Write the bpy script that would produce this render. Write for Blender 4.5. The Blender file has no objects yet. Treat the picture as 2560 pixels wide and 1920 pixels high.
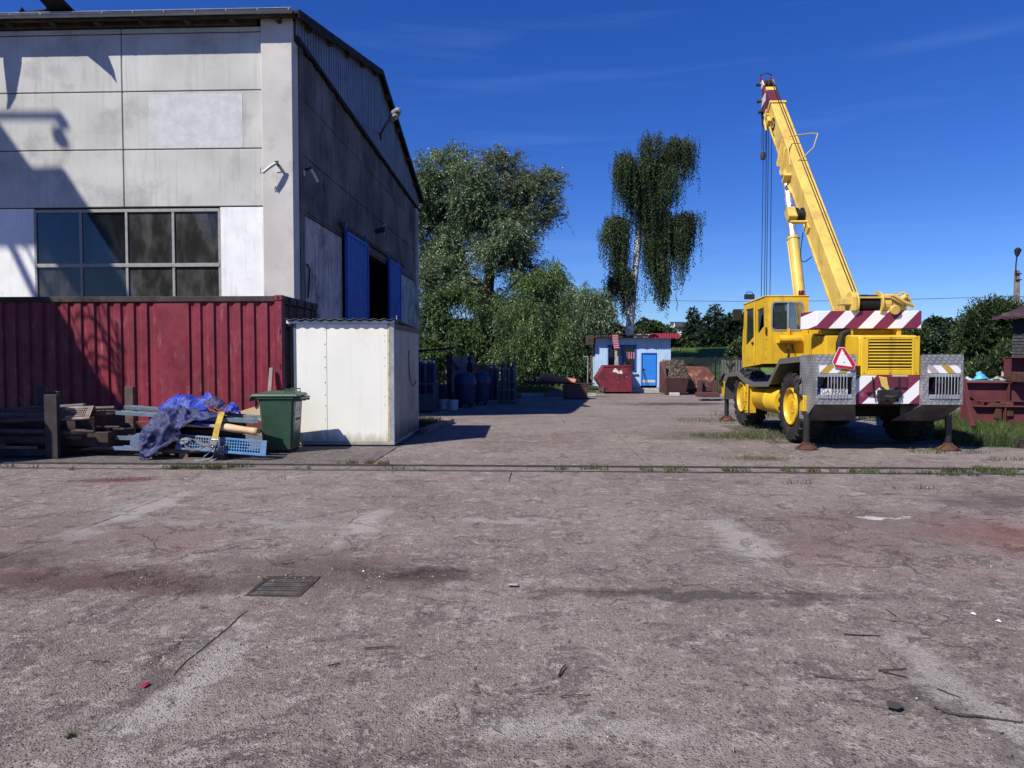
import bpy, bmesh, math, random
import numpy as np
from mathutils import Vector, Matrix, noise as mnoise
from mathutils.geometry import tessellate_polygon

R = math.radians
random.seed(7)
rng = np.random.default_rng(7)
scene = bpy.context.scene
COL = scene.collection

# ------------------------------------------------------------------ camera, sky, sun, exposure
CAM = Vector((0.0, 0.0, 1.6))
YAW, PITCH, FPX = R(2.26), R(2.10), 1776.0
cam_d = bpy.data.cameras.new('camera')
cam_d.sensor_width = 36.0
cam_d.lens = 36.0 * FPX / 2560.0
cam_d.clip_start = 0.05
cam_d.clip_end = 2000.0
cam = bpy.data.objects.new('camera', cam_d)
COL.objects.link(cam)
cam.location = CAM
cam.rotation_euler = (R(90) - PITCH, 0, YAW)
scene.camera = cam

SUN_EL = R(47.5)
SHX, SHY = 0.720, 0.694                      # horizontal direction in which shadows fall
DZ = math.tan(SUN_EL) / SHY                  # a shadow ray drops DZ for every metre it travels along +Y
DX = SHX / SHY
sun_d = bpy.data.lights.new('sun', 'SUN')
sun_d.energy = 5.0
sun_d.angle = R(0.5)
sun_d.color = (1.0, 0.95, 0.84)
sun = bpy.data.objects.new('sun', sun_d)
COL.objects.link(sun)
sun.rotation_euler = Vector((SHX, SHY, -math.tan(SUN_EL))).to_track_quat('-Z', 'Y').to_euler()

world = bpy.data.worlds.new('World')
scene.world = world
world.use_nodes = True
wn, wl = world.node_tree.nodes, world.node_tree.links
wn.clear()
w_out = wn.new('ShaderNodeOutputWorld')
w_bg = wn.new('ShaderNodeBackground')
w_sky = wn.new('ShaderNodeTexSky')
w_sky.sky_type = 'NISHITA'
w_sky.sun_disc = False
w_sky.sun_elevation = SUN_EL
w_sky.sun_rotation = math.atan2(-SHX, -SHY)
w_sky.altitude = 300.0
w_sky.air_density = 1.0
w_sky.dust_density = 0.25
w_sky.ozone_density = 3.0
w_bg.inputs['Strength'].default_value = 0.068
w_hs = wn.new('ShaderNodeHueSaturation')
w_hs.inputs['Saturation'].default_value = 1.3
w_hs.inputs['Hue'].default_value = 0.512
# thin streaks of cirrus, the same all round the sky
w_tc = wn.new('ShaderNodeTexCoord')
w_map = wn.new('ShaderNodeMapping')
w_map.inputs['Scale'].default_value = (1.3, 1.3, 20.0)
w_map.inputs['Rotation'].default_value = (R(3), R(-4), R(20))
w_ns = wn.new('ShaderNodeTexNoise')
w_ns.inputs['Scale'].default_value = 1.6
w_ns.inputs['Detail'].default_value = 5.0
w_ns.inputs['Roughness'].default_value = 0.55
w_rp = wn.new('ShaderNodeValToRGB')
w_rp.color_ramp.elements[0].position = 0.55
w_rp.color_ramp.elements[0].color = (0, 0, 0, 1)
w_rp.color_ramp.elements[1].position = 0.78
w_rp.color_ramp.elements[1].color = (0.07, 0.07, 0.07, 1)
w_mx = wn.new('ShaderNodeMix')
w_mx.data_type = 'RGBA'
w_mx.inputs['B'].default_value = (5.0, 8.0, 15.0, 1)
wl.new(w_tc.outputs['Generated'], w_map.inputs['Vector'])
wl.new(w_map.outputs['Vector'], w_ns.inputs['Vector'])
wl.new(w_ns.outputs['Fac'], w_rp.inputs['Fac'])
wl.new(w_sky.outputs['Color'], w_hs.inputs['Color'])
w_tint = wn.new('ShaderNodeMix')
w_tint.data_type = 'RGBA'
w_tint.blend_type = 'MULTIPLY'
w_tint.inputs['Factor'].default_value = 1.0
w_tint.inputs['B'].default_value = (0.66, 0.90, 1.40, 1)      # the photograph's cold white balance
wl.new(w_hs.outputs['Color'], w_tint.inputs['A'])
wl.new(w_tint.outputs['Result'], w_mx.inputs['A'])
wl.new(w_rp.outputs['Color'], w_mx.inputs['Factor'])
wl.new(w_mx.outputs['Result'], w_bg.inputs['Color'])
wl.new(w_bg.outputs['Background'], w_out.inputs['Surface'])

vs = scene.view_settings
scene.display_settings.display_device = 'sRGB'
vs.view_transform = 'Standard'
vs.look = 'None'
vs.exposure = 0.40
vs.gamma = 1.0
vs.use_curve_mapping = False
scene.render.engine = 'CYCLES'
scene.cycles.max_bounces = 6
scene.cycles.diffuse_bounces = 3
scene.cycles.glossy_bounces = 3
scene.cycles.transparent_max_bounces = 10
scene.cycles.caustics_reflective = False
scene.cycles.caustics_refractive = False

# ------------------------------------------------------------------ measuring helpers (photo pixels, 2560 x 1920, to points at a known distance)
_cy, _sy, _cp, _sp = math.cos(YAW), math.sin(YAW), math.cos(PITCH), math.sin(PITCH)
_rt = Vector((_cy, _sy, 0))
_fw = Vector((-_sy * _cp, _cy * _cp, -_sp))
_up = Vector((-_sy * _sp, _cy * _sp, _cp))

def ray(px, py):
    return _fw * FPX + _rt * (px - 1280.0) - _up * (py - 960.0)

def W(px, py, Y):
    d = ray(px, py)
    return CAM + d * ((Y - CAM.y) / d.y)

def WX(px, py, X):
    d = ray(px, py)
    return CAM + d * ((X - CAM.x) / d.x)

def zg(y):
    t = min(max((y - 17.0) / 10.0, 0.0), 1.0)
    return -0.38 * t * t * (3 - 2 * t)

def G(px, py, z=None):
    d = ray(px, py)
    zz = 0.0 if z is None else z
    p = CAM + d * ((zz - CAM.z) / d.z)
    if z is None:
        for _ in range(12):
            p = CAM + d * ((zg(p.y) - CAM.z) / d.z)
    return p

# ------------------------------------------------------------------ objects, things and parts
def tag(o, label=None, cat=None, group=None, kind=None):
    if label: o['label'] = label
    if cat: o['category'] = cat
    if group: o['group'] = group
    if kind: o['kind'] = kind
    return o

def thing(name, label, cat, loc=(0, 0, 0), rz=0.0, group=None, kind=None):
    o = bpy.data.objects.new(name, None)
    o.empty_display_size = 0.2
    COL.objects.link(o)
    o.location = loc
    o.rotation_euler = (0, 0, rz)
    return tag(o, label, cat, group, kind)

def abs_loc(o):
    p = Vector((0, 0, 0))
    while o is not None:
        p += Vector(o.location)
        o = o.parent
    return p

def copy_tree(o, parent=None):
    kids = list(o.children)
    c = o.copy()
    COL.objects.link(c)
    c.parent = parent
    for k in kids:
        copy_tree(k, c)
    return c

class MB:
    """collects boxes, bars, tubes, lathes, prisms and sheets; build() links them as one mesh object"""
    def __init__(self):
        self.v, self.f = [], []
    def add(self, vs_, fs_):
        n = len(self.v)
        self.v += [tuple(p) for p in vs_]
        self.f += [tuple(i + n for i in f) for f in fs_]
        return self
    def box(self, x0, x1, y0, y1, z0, z1):
        p = [(x, y, z) for x in (x0, x1) for y in (y0, y1) for z in (z0, z1)]
        return self.add(p, [(0, 1, 3, 2), (4, 6, 7, 5), (0, 4, 5, 1), (2, 3, 7, 6), (0, 2, 6, 4), (1, 5, 7, 3)])
    def obox(self, c, s, m=None):
        m = m or Matrix()
        p = [m.to_3x3() @ Vector((x * s[0] / 2, y * s[1] / 2, z * s[2] / 2)) + Vector(c) for x in (-1, 1) for y in (-1, 1) for z in (-1, 1)]
        return self.add(p, [(0, 1, 3, 2), (4, 6, 7, 5), (0, 4, 5, 1), (2, 3, 7, 6), (0, 2, 6, 4), (1, 5, 7, 3)])
    def bar(self, p, q, w, h, up=(0, 0, 1)):
        p, q = Vector(p), Vector(q)
        u = (q - p).normalized()
        s = u.cross(Vector(up))
        if s.length < 1e-4: s = u.cross(Vector((0, 1, 0)))
        s.normalize()
        t = s.cross(u)
        pts = [b + s * (i * w / 2) + t * (j * h / 2) for b in (p, q) for i, j in ((-1, -1), (1, -1), (1, 1), (-1, 1))]
        return self.add(pts, [(3, 2, 1, 0), (4, 5, 6, 7), (0, 1, 5, 4), (1, 2, 6, 5), (2, 3, 7, 6), (3, 0, 4, 7)])
    def tube(self, pts, r, n=8, cap=True):
        pts = [Vector(p) for p in pts]
        rs = r if isinstance(r, (list, tuple)) else [r] * len(pts)
        ref = Vector((0.1, 0.3, 1)).normalized()
        out, t0 = [], None
        for i, p in enumerate(pts):
            t = (pts[min(i + 1, len(pts) - 1)] - pts[max(i - 1, 0)])
            t = t.normalized() if t.length > 1e-9 else (t0 or Vector((0, 0, 1)))
            if t0 is None:
                s = t.cross(ref)
                if s.length < 1e-3: s = t.cross(Vector((1, 0, 0)))
            else:
                s = s - t * s.dot(t)
                if s.length < 1e-5: s = t.cross(ref)
            s.normalize()
            b = t.cross(s)
            t0 = t
            out += [p + (s * math.cos(2 * math.pi * k / n) + b * math.sin(2 * math.pi * k / n)) * rs[i] for k in range(n)]
        fs_ = []
        for i in range(len(pts) - 1):
            for k in range(n):
                a, c = i * n + k, i * n + (k + 1) % n
                fs_.append((a, c, c + n, a + n))
        if cap:
            fs_.append(tuple(range(n - 1, -1, -1)))
            fs_.append(tuple(range((len(pts) - 1) * n, len(pts) * n)))
        return self.add(out, fs_)
    def cyl(self, p, q, r, n=12):
        return self.tube([p, q], r, n)
    def lathe(self, prof, o, axis='Z', n=24, close=False):
        o = Vector(o)
        out = []
        for r_, h in prof:
            for k in range(n):
                a = 2 * math.pi * k / n
                c, s = math.cos(a) * r_, math.sin(a) * r_
                out.append(o + (Vector((c, s, h)) if axis == 'Z' else Vector((h, c, s)) if axis == 'X' else Vector((s, h, c))))
        fs_ = []
        m = len(prof)
        for i in range(m if close else m - 1):
            j = (i + 1) % m
            for k in range(n):
                k2 = (k + 1) % n
                fs_.append((i * n + k, i * n + k2, j * n + k2, j * n + k))
        if not close:
            if prof[0][0] > 1e-4: fs_.append(tuple(range(n - 1, -1, -1)))
            if prof[-1][0] > 1e-4: fs_.append(tuple(range((m - 1) * n, m * n)))
        return self.add(out, fs_)
    def prism(self, poly, a, b, plane='YZ'):
        n = len(poly)
        def P(u, v, w):
            return (w, u, v) if plane == 'YZ' else (u, w, v) if plane == 'XZ' else (u, v, w)
        pts = [P(u, v, a) for u, v in poly] + [P(u, v, b) for u, v in poly]
        return self.add(pts, [tuple(range(n - 1, -1, -1)), tuple(range(n, 2 * n))] + [(i, (i + 1) % n, (i + 1) % n + n, i + n) for i in range(n)])
    def sheet(self, grid):
        nr, nc = len(grid), len(grid[0])
        return self.add([p for row in grid for p in row],
                        [(i * nc + j, i * nc + j + 1, (i + 1) * nc + j + 1, (i + 1) * nc + j) for i in range(nr - 1) for j in range(nc - 1)])
    def build(self, name, m, parent=None, smooth=None, bevel=0.0, solid=0.0, world=True, label=None, kind=None, fix=True, cat=None, group=None, sub=0):
        off = abs_loc(parent) if (parent is not None and world) else Vector((0, 0, 0))
        me = bpy.data.meshes.new(name)
        me.from_pydata([(p[0] - off.x, p[1] - off.y, p[2] - off.z) for p in self.v], [], self.f)
        if fix:
            bm = bmesh.new()
            bm.from_mesh(me)
            bmesh.ops.recalc_face_normals(bm, faces=bm.faces)
            bm.to_mesh(me)
            bm.free()
        me.materials.append(m)
        if smooth:
            me.shade_smooth()
            me.set_sharp_from_angle(angle=R(smooth))
        o = bpy.data.objects.new(name, me)
        COL.objects.link(o)
        o.parent = parent
        if sub:
            md = o.modifiers.new('sub', 'SUBSURF'); md.levels = md.render_levels = sub
        if solid:
            md = o.modifiers.new('solid', 'SOLIDIFY'); md.thickness = solid; md.offset = 0
        if bevel:
            md = o.modifiers.new('bevel', 'BEVEL'); md.width = bevel; md.segments = 1; md.limit_method = 'ANGLE'; md.angle_limit = R(40)
        return tag(o, label, cat, group, kind)

def np_mesh(name, verts, faces_n, m, parent=None, label=None, cat=None, kind=None, group=None):
    """verts (N,3) array, every faces_n verts in a row make one face"""
    off = abs_loc(parent) if parent is not None else Vector((0, 0, 0))
    v = np.asarray(verts, dtype=np.float32) - np.array(off, dtype=np.float32)
    nv = len(v); nf = nv // faces_n
    me = bpy.data.meshes.new(name)
    me.vertices.add(nv)
    me.vertices.foreach_set('co', v.ravel())
    me.loops.add(nv)
    me.loops.foreach_set('vertex_index', np.arange(nv, dtype=np.int32))
    me.polygons.add(nf)
    me.polygons.foreach_set('loop_start', np.arange(0, nv, faces_n, dtype=np.int32))
    me.polygons.foreach_set('loop_total', np.full(nf, faces_n, dtype=np.int32))
    me.update(calc_edges=True)
    me.materials.append(m)
    o = bpy.data.objects.new(name, me)
    COL.objects.link(o)
    o.parent = parent
    return tag(o, label, cat, group, kind)

def text_part(name, body, size, m, loc, rot, parent, depth=0.001, sx=1.0):
    cu = bpy.data.curves.new(name, 'FONT')
    cu.body = body
    cu.size = size
    cu.extrude = depth
    cu.align_x = 'CENTER'
    cu.align_y = 'CENTER'
    cu.materials.append(m)
    tmp = bpy.data.objects.new(name, cu)
    COL.objects.link(tmp)
    me = bpy.data.meshes.new_from_object(tmp.evaluated_get(bpy.context.evaluated_depsgraph_get()))
    bpy.data.objects.remove(tmp)
    me.name = name
    if not me.materials: me.materials.append(m)
    o = bpy.data.objects.new(name, me)
    COL.objects.link(o)
    o.parent = parent
    o.location = Vector(loc) - abs_loc(parent)
    o.rotation_euler = rot
    o.scale = (sx, 1, 1)
    return o

# ------------------------------------------------------------------ materials
class NT:
    def __init__(self, name):
        self.m = bpy.data.materials.new(name)
        self.m.use_nodes = True
        self.n, self.l = self.m.node_tree.nodes, self.m.node_tree.links
        self.b = self.n['Principled BSDF']
        self.out = self.n['Material Output']
    def node(self, t, **k):
        o = self.n.new(t)
        for a, v in k.items():
            setattr(o, a, v)
        return o
    def link(self, a, b):
        self.l.new(a, b)
    def val(self, sock, v):
        if hasattr(v, 'is_linked'): self.l.new(v, sock)
        elif isinstance(v, (tuple, list)) and len(v) == 3 and sock.type == 'RGBA': sock.default_value = (*v, 1)
        else: sock.default_value = v
    def noise(self, vec, scale, detail=4, rough=0.55, dist=0.0):
        o = self.node('ShaderNodeTexNoise')
        self.link(vec, o.inputs['Vector'])
        o.inputs['Scale'].default_value = scale
        o.inputs['Detail'].default_value = detail
        o.inputs['Roughness'].default_value = rough
        o.inputs['Distortion'].default_value = dist
        return o.outputs['Fac']
    def voro(self, vec, scale, feature='F1', out='Distance'):
        o = self.node('ShaderNodeTexVoronoi', feature=feature)
        self.link(vec, o.inputs['Vector'])
        o.inputs['Scale'].default_value = scale
        return o.outputs[out]
    def scaled(self, vec, s):
        o = self.node('ShaderNodeMapping')
        self.link(vec, o.inputs['Vector'])
        o.inputs['Scale'].default_value = s
        return o.outputs['Vector']
    def ramp(self, f, a, b, va=0.0, vb=1.0):
        o = self.node('ShaderNodeMapRange', interpolation_type='SMOOTHSTEP')
        self.val(o.inputs['Value'], f)
        o.inputs['From Min'].default_value = a
        o.inputs['From Max'].default_value = b
        o.inputs['To Min'].default_value = va
        o.inputs['To Max'].default_value = vb
        return o.outputs['Result']
    def math(self, op, a, b=0.0, clamp=False):
        o = self.node('ShaderNodeMath', operation=op, use_clamp=clamp)
        self.val(o.inputs[0], a)
        self.val(o.inputs[1], b)
        return o.outputs[0]
    def mix(self, f, a, b, mode='MIX'):
        o = self.node('ShaderNodeMix', data_type='RGBA', blend_type=mode)
        self.val(o.inputs['Factor'], f)
        self.val(o.inputs['A'], a)
        self.val(o.inputs['B'], b)
        return o.outputs['Result']
    def coords(self, kind='Object'):
        if kind == 'World':
            return self.node('ShaderNodeNewGeometry').outputs['Position']
        return self.node('ShaderNodeTexCoord').outputs[kind]
    def xyz(self, vec):
        o = self.node('ShaderNodeSeparateXYZ')
        self.link(vec, o.inputs[0])
        return o.outputs
    def bump(self, h, strength=0.3, dist=0.01):
        o = self.node('ShaderNodeBump')
        o.inputs['Strength'].default_value = strength
        o.inputs['Distance'].default_value = dist
        self.link(h, o.inputs['Height'])
        self.link(o.outputs['Normal'], self.b.inputs['Normal'])
    def set(self, **k):
        for a, v in k.items():
            self.val(self.b.inputs[a.replace('_', ' ')], v)
        return self

def mat(name, col, rough=0.6, metal=0.0, var=0.12, vs_=3.0, dirt=None, damt=0.45, dsc=1.2, streak=0.0, scol=(0.05, 0.04, 0.035),
        scuff=None, base=None, chips=None, camt=0.68, csc=9.0, bump=0.15, bsc=60.0, spec=0.4, coord='World', bdist=0.004):
    """weathered surface: own colour with slow variation, dirt in patches, runs of dirt down the face, chips and scratches, fine relief"""
    t = NT(name)
    p = t.coords(coord)
    n1 = t.noise(p, vs_, 5)
    c = t.mix(t.ramp(n1, 0.3, 0.7), tuple(x * (1 - var) for x in col), tuple(min(1, x * (1 + var)) for x in col))
    if streak:
        s = t.noise(t.scaled(p, (9, 9, 0.5)), 1.0, 5, 0.6)
        c = t.mix(t.math('MULTIPLY', t.ramp(s, 0.5, 0.72), streak), c, scol)
    if dirt:
        d = t.noise(p, dsc, 8, 0.65)
        c = t.mix(t.ramp(d, damt, damt + 0.22, 0, 0.85), c, dirt)
    if base:                                             # splashed dirt along the foot: (height it starts, height it ends, colour)
        zz = t.math('ADD', t.xyz(p)[2], t.math('MULTIPLY', t.math('SUBTRACT', t.noise(t.scaled(p, (3, 3, 1)), 2.2, 8, .7), .5), (base[0]) * 1.6))
        c = t.mix(t.ramp(zz, base[0], base[1], 0, .85), c, base[2])
    if scuff:
        k = t.noise(t.scaled(p, (4.0, 4.0, 1.1)), 1.3, 9, 0.72, .4)
        k3 = t.noise(t.scaled(p, (60, 60, 5)), 1.0, 3, .6)
        c = t.mix(t.math('MULTIPLY', t.ramp(k, 0.54, 0.66), t.ramp(k3, .45, .62, .1, .75)), c, scuff)
    if chips:
        k = t.noise(p, csc, 9, 0.7)
        k2 = t.ramp(k, camt, camt + 0.03)
        c = t.mix(k2, c, chips)
    t.set(Base_Color=c, Metallic=metal)
    t.b.inputs['Specular IOR Level'].default_value = spec
    nr = t.noise(p, vs_ * 4, 6)
    t.val(t.b.inputs['Roughness'], t.ramp(nr, 0.3, 0.7, max(0.03, rough - 0.12), min(1, rough + 0.1)))
    if bump:
        t.bump(t.noise(p, bsc, 6, 0.6), bump, bdist)
    return t.m

def m_ground(name, tone=1.0, tint=(1, 1, 1)):
    t = NT(name)
    p = t.coords('World')
    def C(r, g, b): return (r * tone * tint[0] * 1.03, g * tone * tint[1] * .965, b * tone * tint[2] * .95)
    big = t.noise(p, 0.4, 7, 0.65)
    c = t.mix(t.ramp(big, 0.36, 0.64), C(.205, .173, .161), C(.278, .246, .228))
    wob = t.noise(p, 0.9, 10, 0.76, 0.8)
    c = t.mix(t.ramp(wob, 0.47, 0.34, 0, 0.5), c, C(.165, .136, .127))
    mid = t.noise(p, 2.2, 12, 0.80, 0.5)
    worn = t.ramp(mid, 0.545, 0.60)
    c = t.mix(t.math('MULTIPLY', worn, .75), c, C(.345, .315, .295))
    c = t.mix(t.ramp(mid, 0.43, 0.34, 0, 0.55), c, C(.140, .116, .108))
    mid2 = t.noise(p, 3.1, 12, 0.82, 0.2)
    c = t.mix(t.ramp(mid2, 0.535, 0.60, 0, .75), c, C(.43, .395, .37))
    blo = t.noise(p, 9.0, 10, 0.78, 0.3)
    c = t.mix(t.ramp(blo, 0.55, 0.60, 0, 0.8), c, C(.42, .385, .36))
    c = t.mix(t.ramp(blo, 0.44, 0.37, 0, 0.7), c, C(.118, .098, .092))
    gr = t.noise(p, 26, 8, 0.8)
    c = t.mix(t.ramp(gr, 0.57, 0.64, 0, 0.6), c, C(.46, .425, .40))
    c = t.mix(t.ramp(gr, 0.42, 0.35, 0, 0.6), c, C(.105, .088, .083))
    v2 = t.node('ShaderNodeTexVoronoi'); t.link(p, v2.inputs['Vector']); v2.inputs['Scale'].default_value = 30.0
    k2 = t.xyz(v2.outputs['Color'])
    c = t.mix(t.math('MULTIPLY', t.ramp(k2[0], .78, .86), t.ramp(v2.outputs['Distance'], .5, .25, 0, .6)), c, C(.40, .37, .35))
    c = t.mix(t.math('MULTIPLY', t.ramp(k2[1], .80, .88), t.ramp(v2.outputs['Distance'], .5, .25, 0, .7)), c, C(.075, .062, .058))
    # hairline cracks
    cw = t.node('ShaderNodeTexNoise'); t.link(p, cw.inputs['Vector']); cw.inputs['Scale'].default_value = 3.0; cw.inputs['Detail'].default_value = 6
    cm = t.node('ShaderNodeVectorMath', operation='MULTIPLY_ADD'); t.link(cw.outputs['Color'], cm.inputs[0]); cm.inputs[1].default_value = (.5, .5, 0); t.link(p, cm.inputs[2])
    vc = t.node('ShaderNodeTexVoronoi', feature='DISTANCE_TO_EDGE'); t.link(cm.outputs[0], vc.inputs['Vector']); vc.inputs['Scale'].default_value = .62
    crack = t.math('MULTIPLY', t.ramp(vc.outputs['Distance'], .008, .002), t.ramp(t.noise(p, .55, 4), .50, .60))
    c = t.mix(t.math('MULTIPLY', crack, .6), c, C(.075, .062, .056))
    # rust-red dust lying in patches
    red = t.noise(p, 0.55, 5, 0.6, 0.6)
    c = t.mix(t.ramp(red, 0.52, 0.70, 0, 0.5), c, C(.205, .130, .118))
    # exposed stones of the mix
    v = t.node('ShaderNodeTexVoronoi')
    t.link(p, v.inputs['Vector'])
    v.inputs['Scale'].default_value = 75.0
    cell = t.xyz(v.outputs['Color'])
    c = t.mix(t.math('MULTIPLY', t.ramp(cell[0], 0.80, 0.90), t.ramp(v.outputs['Distance'], 0.45, 0.30, 0, 0.75)), c, C(.31, .28, .27))
    c = t.mix(t.math('MULTIPLY', t.ramp(cell[1], 0.82, 0.9), t.ramp(v.outputs['Distance'], 0.45, 0.30, 0, 0.85)), c, C(.052, .043, .045))
    fine = t.noise(p, 190, 3, 0.6)
    c = t.mix(t.ramp(fine, 0.40, 0.60, 0, 0.75), c, t.mix(1.0, c, (0.55, 0.53, 0.53), 'MULTIPLY'))
    fine2 = t.noise(p, 60, 4, 0.7)
    c = t.mix(t.ramp(fine2, 0.55, 0.70, 0, 0.5), c, C(.52, .485, .46))
    # dark drip spots
    sp = t.voro(p, 5.5)
    w = t.noise(p, 30, 3)
    sp = t.math('ADD', sp, t.math('MULTIPLY', w, 0.12))
    c = t.mix(t.ramp(sp, 0.155, 0.115, 0, 0.6), c, C(.058, .048, .047))
    # stains with a shape of their own: (x, y, radius x, radius y, colour, amount)
    warp = t.noise(p, 1.4, 7, 0.66)
    wv = t.node('ShaderNodeTexNoise'); t.link(p, wv.inputs['Vector']); wv.inputs['Scale'].default_value = 2.2; wv.inputs['Detail'].default_value = 8; wv.inputs['Roughness'].default_value = .7
    va = t.node('ShaderNodeVectorMath', operation='MULTIPLY_ADD')
    t.link(wv.outputs['Color'], va.inputs[0]); va.inputs[1].default_value = (.9, .9, 0); va.inputs[2].default_value = (-.45, -.45, 0)
    vb = t.node('ShaderNodeVectorMath', operation='ADD')
    t.link(va.outputs[0], vb.inputs[0]); t.link(p, vb.inputs[1])
    xyz = t.xyz(vb.outputs[0])
    for x, y, rx, ry, col, am in STAINS:
        dx = t.math('DIVIDE', t.math('SUBTRACT', xyz[0], x), rx)
        dy = t.math('DIVIDE', t.math('SUBTRACT', xyz[1], y), ry)
        d = t.math('SQRT', t.math('ADD', t.math('MULTIPLY', dx, dx), t.math('MULTIPLY', dy, dy)))
        d = t.math('ADD', d, t.math('MULTIPLY', t.math('SUBTRACT', warp, 0.5), 1.9))
        c = t.mix(t.ramp(d, 1.05, 0.35, 0, am), c, col)
    t.set(Base_Color=c, Roughness=0.92)
    t.b.inputs['Specular IOR Level'].default_value = 0.22
    h = t.math('ADD', t.math('MULTIPLY', t.noise(p, 110, 4, 0.7), 0.5), t.math('MULTIPLY', t.noise(p, 14, 7, 0.7), 1.1))
    h = t.math('ADD', h, t.math('MULTIPLY', t.ramp(v.outputs['Distance'], 0.5, 0.1), t.math('MULTIPLY_ADD', worn, .5)))
    h = t.math('SUBTRACT', h, t.math('MULTIPLY', t.math('ADD', worn, crack), .9))
    t.bump(h, 0.9, 0.016)
    return t.m

g1 = G(200, 1455); g2 = G(860, 1440); g3 = G(2500, 1345); g4 = G(300, 1200); g5 = G(1750, 1490); g6 = G(2520, 1255)
STAINS = [
    (g1.x, g1.y, 1.5, 0.45, (.088, .048, .043), 0.85),
    (g1.x - 1.2, g1.y + .5, 1.0, .35, (.062, .038, .036), 0.6),
    (g2.x - .25, g2.y + .05, 1.15, 0.70, (.105, .078, .070), 0.75),
    (g2.x + .75, g2.y + .1, .35, .30, (.055, .040, .038), 0.8),
    (g3.x + .3, g3.y, 0.95, 1.0, (.26, .105, .075), 0.55),
    (g3.x - .6, g3.y + .4, 1.9, 1.3, (.125, .075, .072), 0.45),
    (g4.x, g4.y, .55, .25, (.115, .042, .052), 0.8),
    (g5.x, g5.y, 1.7, .16, (.060, .050, .046), 0.75),
    (g6.x, g6.y, 1.2, .40, (.070, .060, .060), 0.6),
    (G(250, 1330).x, G(250, 1330).y, 1.6, .8, (.150, .100, .094), 0.5),
    (G(1700, 1010).x, G(1700, 1010).y, 3.2, 1.4, (.045, .036, .034), 0.8),
    (G(1800, 1090).x, G(1800, 1090).y, 2.4, 1.3, (.060, .062, .036), 0.5),
    (G(560, 1310).x + .1, G(560, 1310).y, 1.5, .16, (.30, .275, .265), 0.55),
    (G(350, 1250).x, G(350, 1250).y, .16, .9, (.29, .265, .255), 0.6),
    (G(2210, 1297).x, G(2210, 1297).y, .38, .05, (.55, .53, .51), 0.9),
    (G(1340, 1800).x, G(1340, 1800).y, .22, .10, (.30, .28, .275), 0.45),
    (-1.72, 3.4, .16, .9, (.36, .335, .315), 0.6), (-1.95, 3.55, .07, .7, (.06, .05, .046), 0.6), (1.98, 3.3, .20, 1.2, (.36, .335, .315), 0.55), (1.86, 3.2, .08, .9, (.085, .072, .066), 0.6),
    (1.75, 6.4, .28, 1.1, (.37, .345, .325), 0.6), (-1.7, 6.7, .22, .9, (.37, .345, .325), 0.6), (-.4, 6.95, 1.3, .13, (.36, .335, .315), 0.5), (-4.2, 7.2, .28, 1.3, (.36, .335, .315), 0.6), (.3, 3.0, .5, .14, (.36, .335, .315), 0.45),
    (G(1500, 1060).x, G(1500, 1060).y, 5.0, 1.6, (.215, .190, .182), 0.35),
]
M_concrete = m_ground('yard_concrete')
M_asphalt = m_ground('yard_asphalt', 0.72, (.95, 1.0, 1.05))
M_earth = mat('earth', (.105, .084, .076), 0.95, dirt=(.25, .225, .21), damt=.50, dsc=1.3, bump=.6, bsc=30, spec=.1)
M_joint = mat('joint_dirt', (.060, .047, .043), 0.95, var=.3, vs_=8, bump=.8, bsc=60, spec=.1)
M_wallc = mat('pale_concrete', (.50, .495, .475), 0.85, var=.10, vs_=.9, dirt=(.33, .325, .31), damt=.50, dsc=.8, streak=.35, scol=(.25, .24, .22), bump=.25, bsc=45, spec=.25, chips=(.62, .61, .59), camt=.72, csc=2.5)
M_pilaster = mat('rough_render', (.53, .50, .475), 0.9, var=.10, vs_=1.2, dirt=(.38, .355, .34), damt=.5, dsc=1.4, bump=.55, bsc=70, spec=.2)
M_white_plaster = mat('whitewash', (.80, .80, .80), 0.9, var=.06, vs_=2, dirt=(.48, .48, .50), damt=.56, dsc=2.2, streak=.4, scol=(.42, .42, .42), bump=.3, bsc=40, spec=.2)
M_gable_c = mat('grimy_shaded_concrete', (.145, .14, .14), 0.9, var=.3, vs_=.6, dirt=(.056, .054, .055), damt=.44, dsc=.55, streak=.95, scol=(.022, .022, .023), bump=.3, bsc=40, spec=.2)  # grimy concrete, its colour also lowered because the gable lies in shade
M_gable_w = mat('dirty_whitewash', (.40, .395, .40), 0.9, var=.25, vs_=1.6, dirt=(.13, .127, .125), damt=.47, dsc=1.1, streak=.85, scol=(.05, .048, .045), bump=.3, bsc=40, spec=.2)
M_joint_dark = mat('dark_joint', (.02, .019, .018), 0.95, bump=0)
M_zinc = mat('zinc', (.36, .375, .39), 0.45, .55, var=.15, vs_=2, dirt=(.22, .21, .2), damt=.6, dsc=3, bump=.05, spec=.5)
M_felt = mat('roof_felt', (.022, .022, .023), 0.9, var=.3, vs_=4, bump=.4, bsc=50, spec=.2)
M_eaves = mat('eaves_board', (.075, .058, .05), 0.9, var=.35, vs_=3, dirt=(.03, .026, .024), damt=.45, dsc=2, bump=.3, spec=.2)
M_clad = mat('grey_cladding', (.18, .20, .235), 0.55, .3, var=.14, vs_=1, dirt=(.09, .095, .11), damt=.52, dsc=.8, streak=.5, bump=.1, spec=.4)
M_bluedoor = mat('blue_door', (.012, .085, .40), 0.5, var=.12, vs_=1, dirt=(.01, .045, .2), damt=.58, dsc=1.4, bump=.08, spec=.4)
M_black = mat('black_paint', (.012, .012, .013), 0.6, bump=.05, spec=.35)
M_darkin = mat('dark_interior', (.03, .027, .027), 0.9, bump=0)
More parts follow.
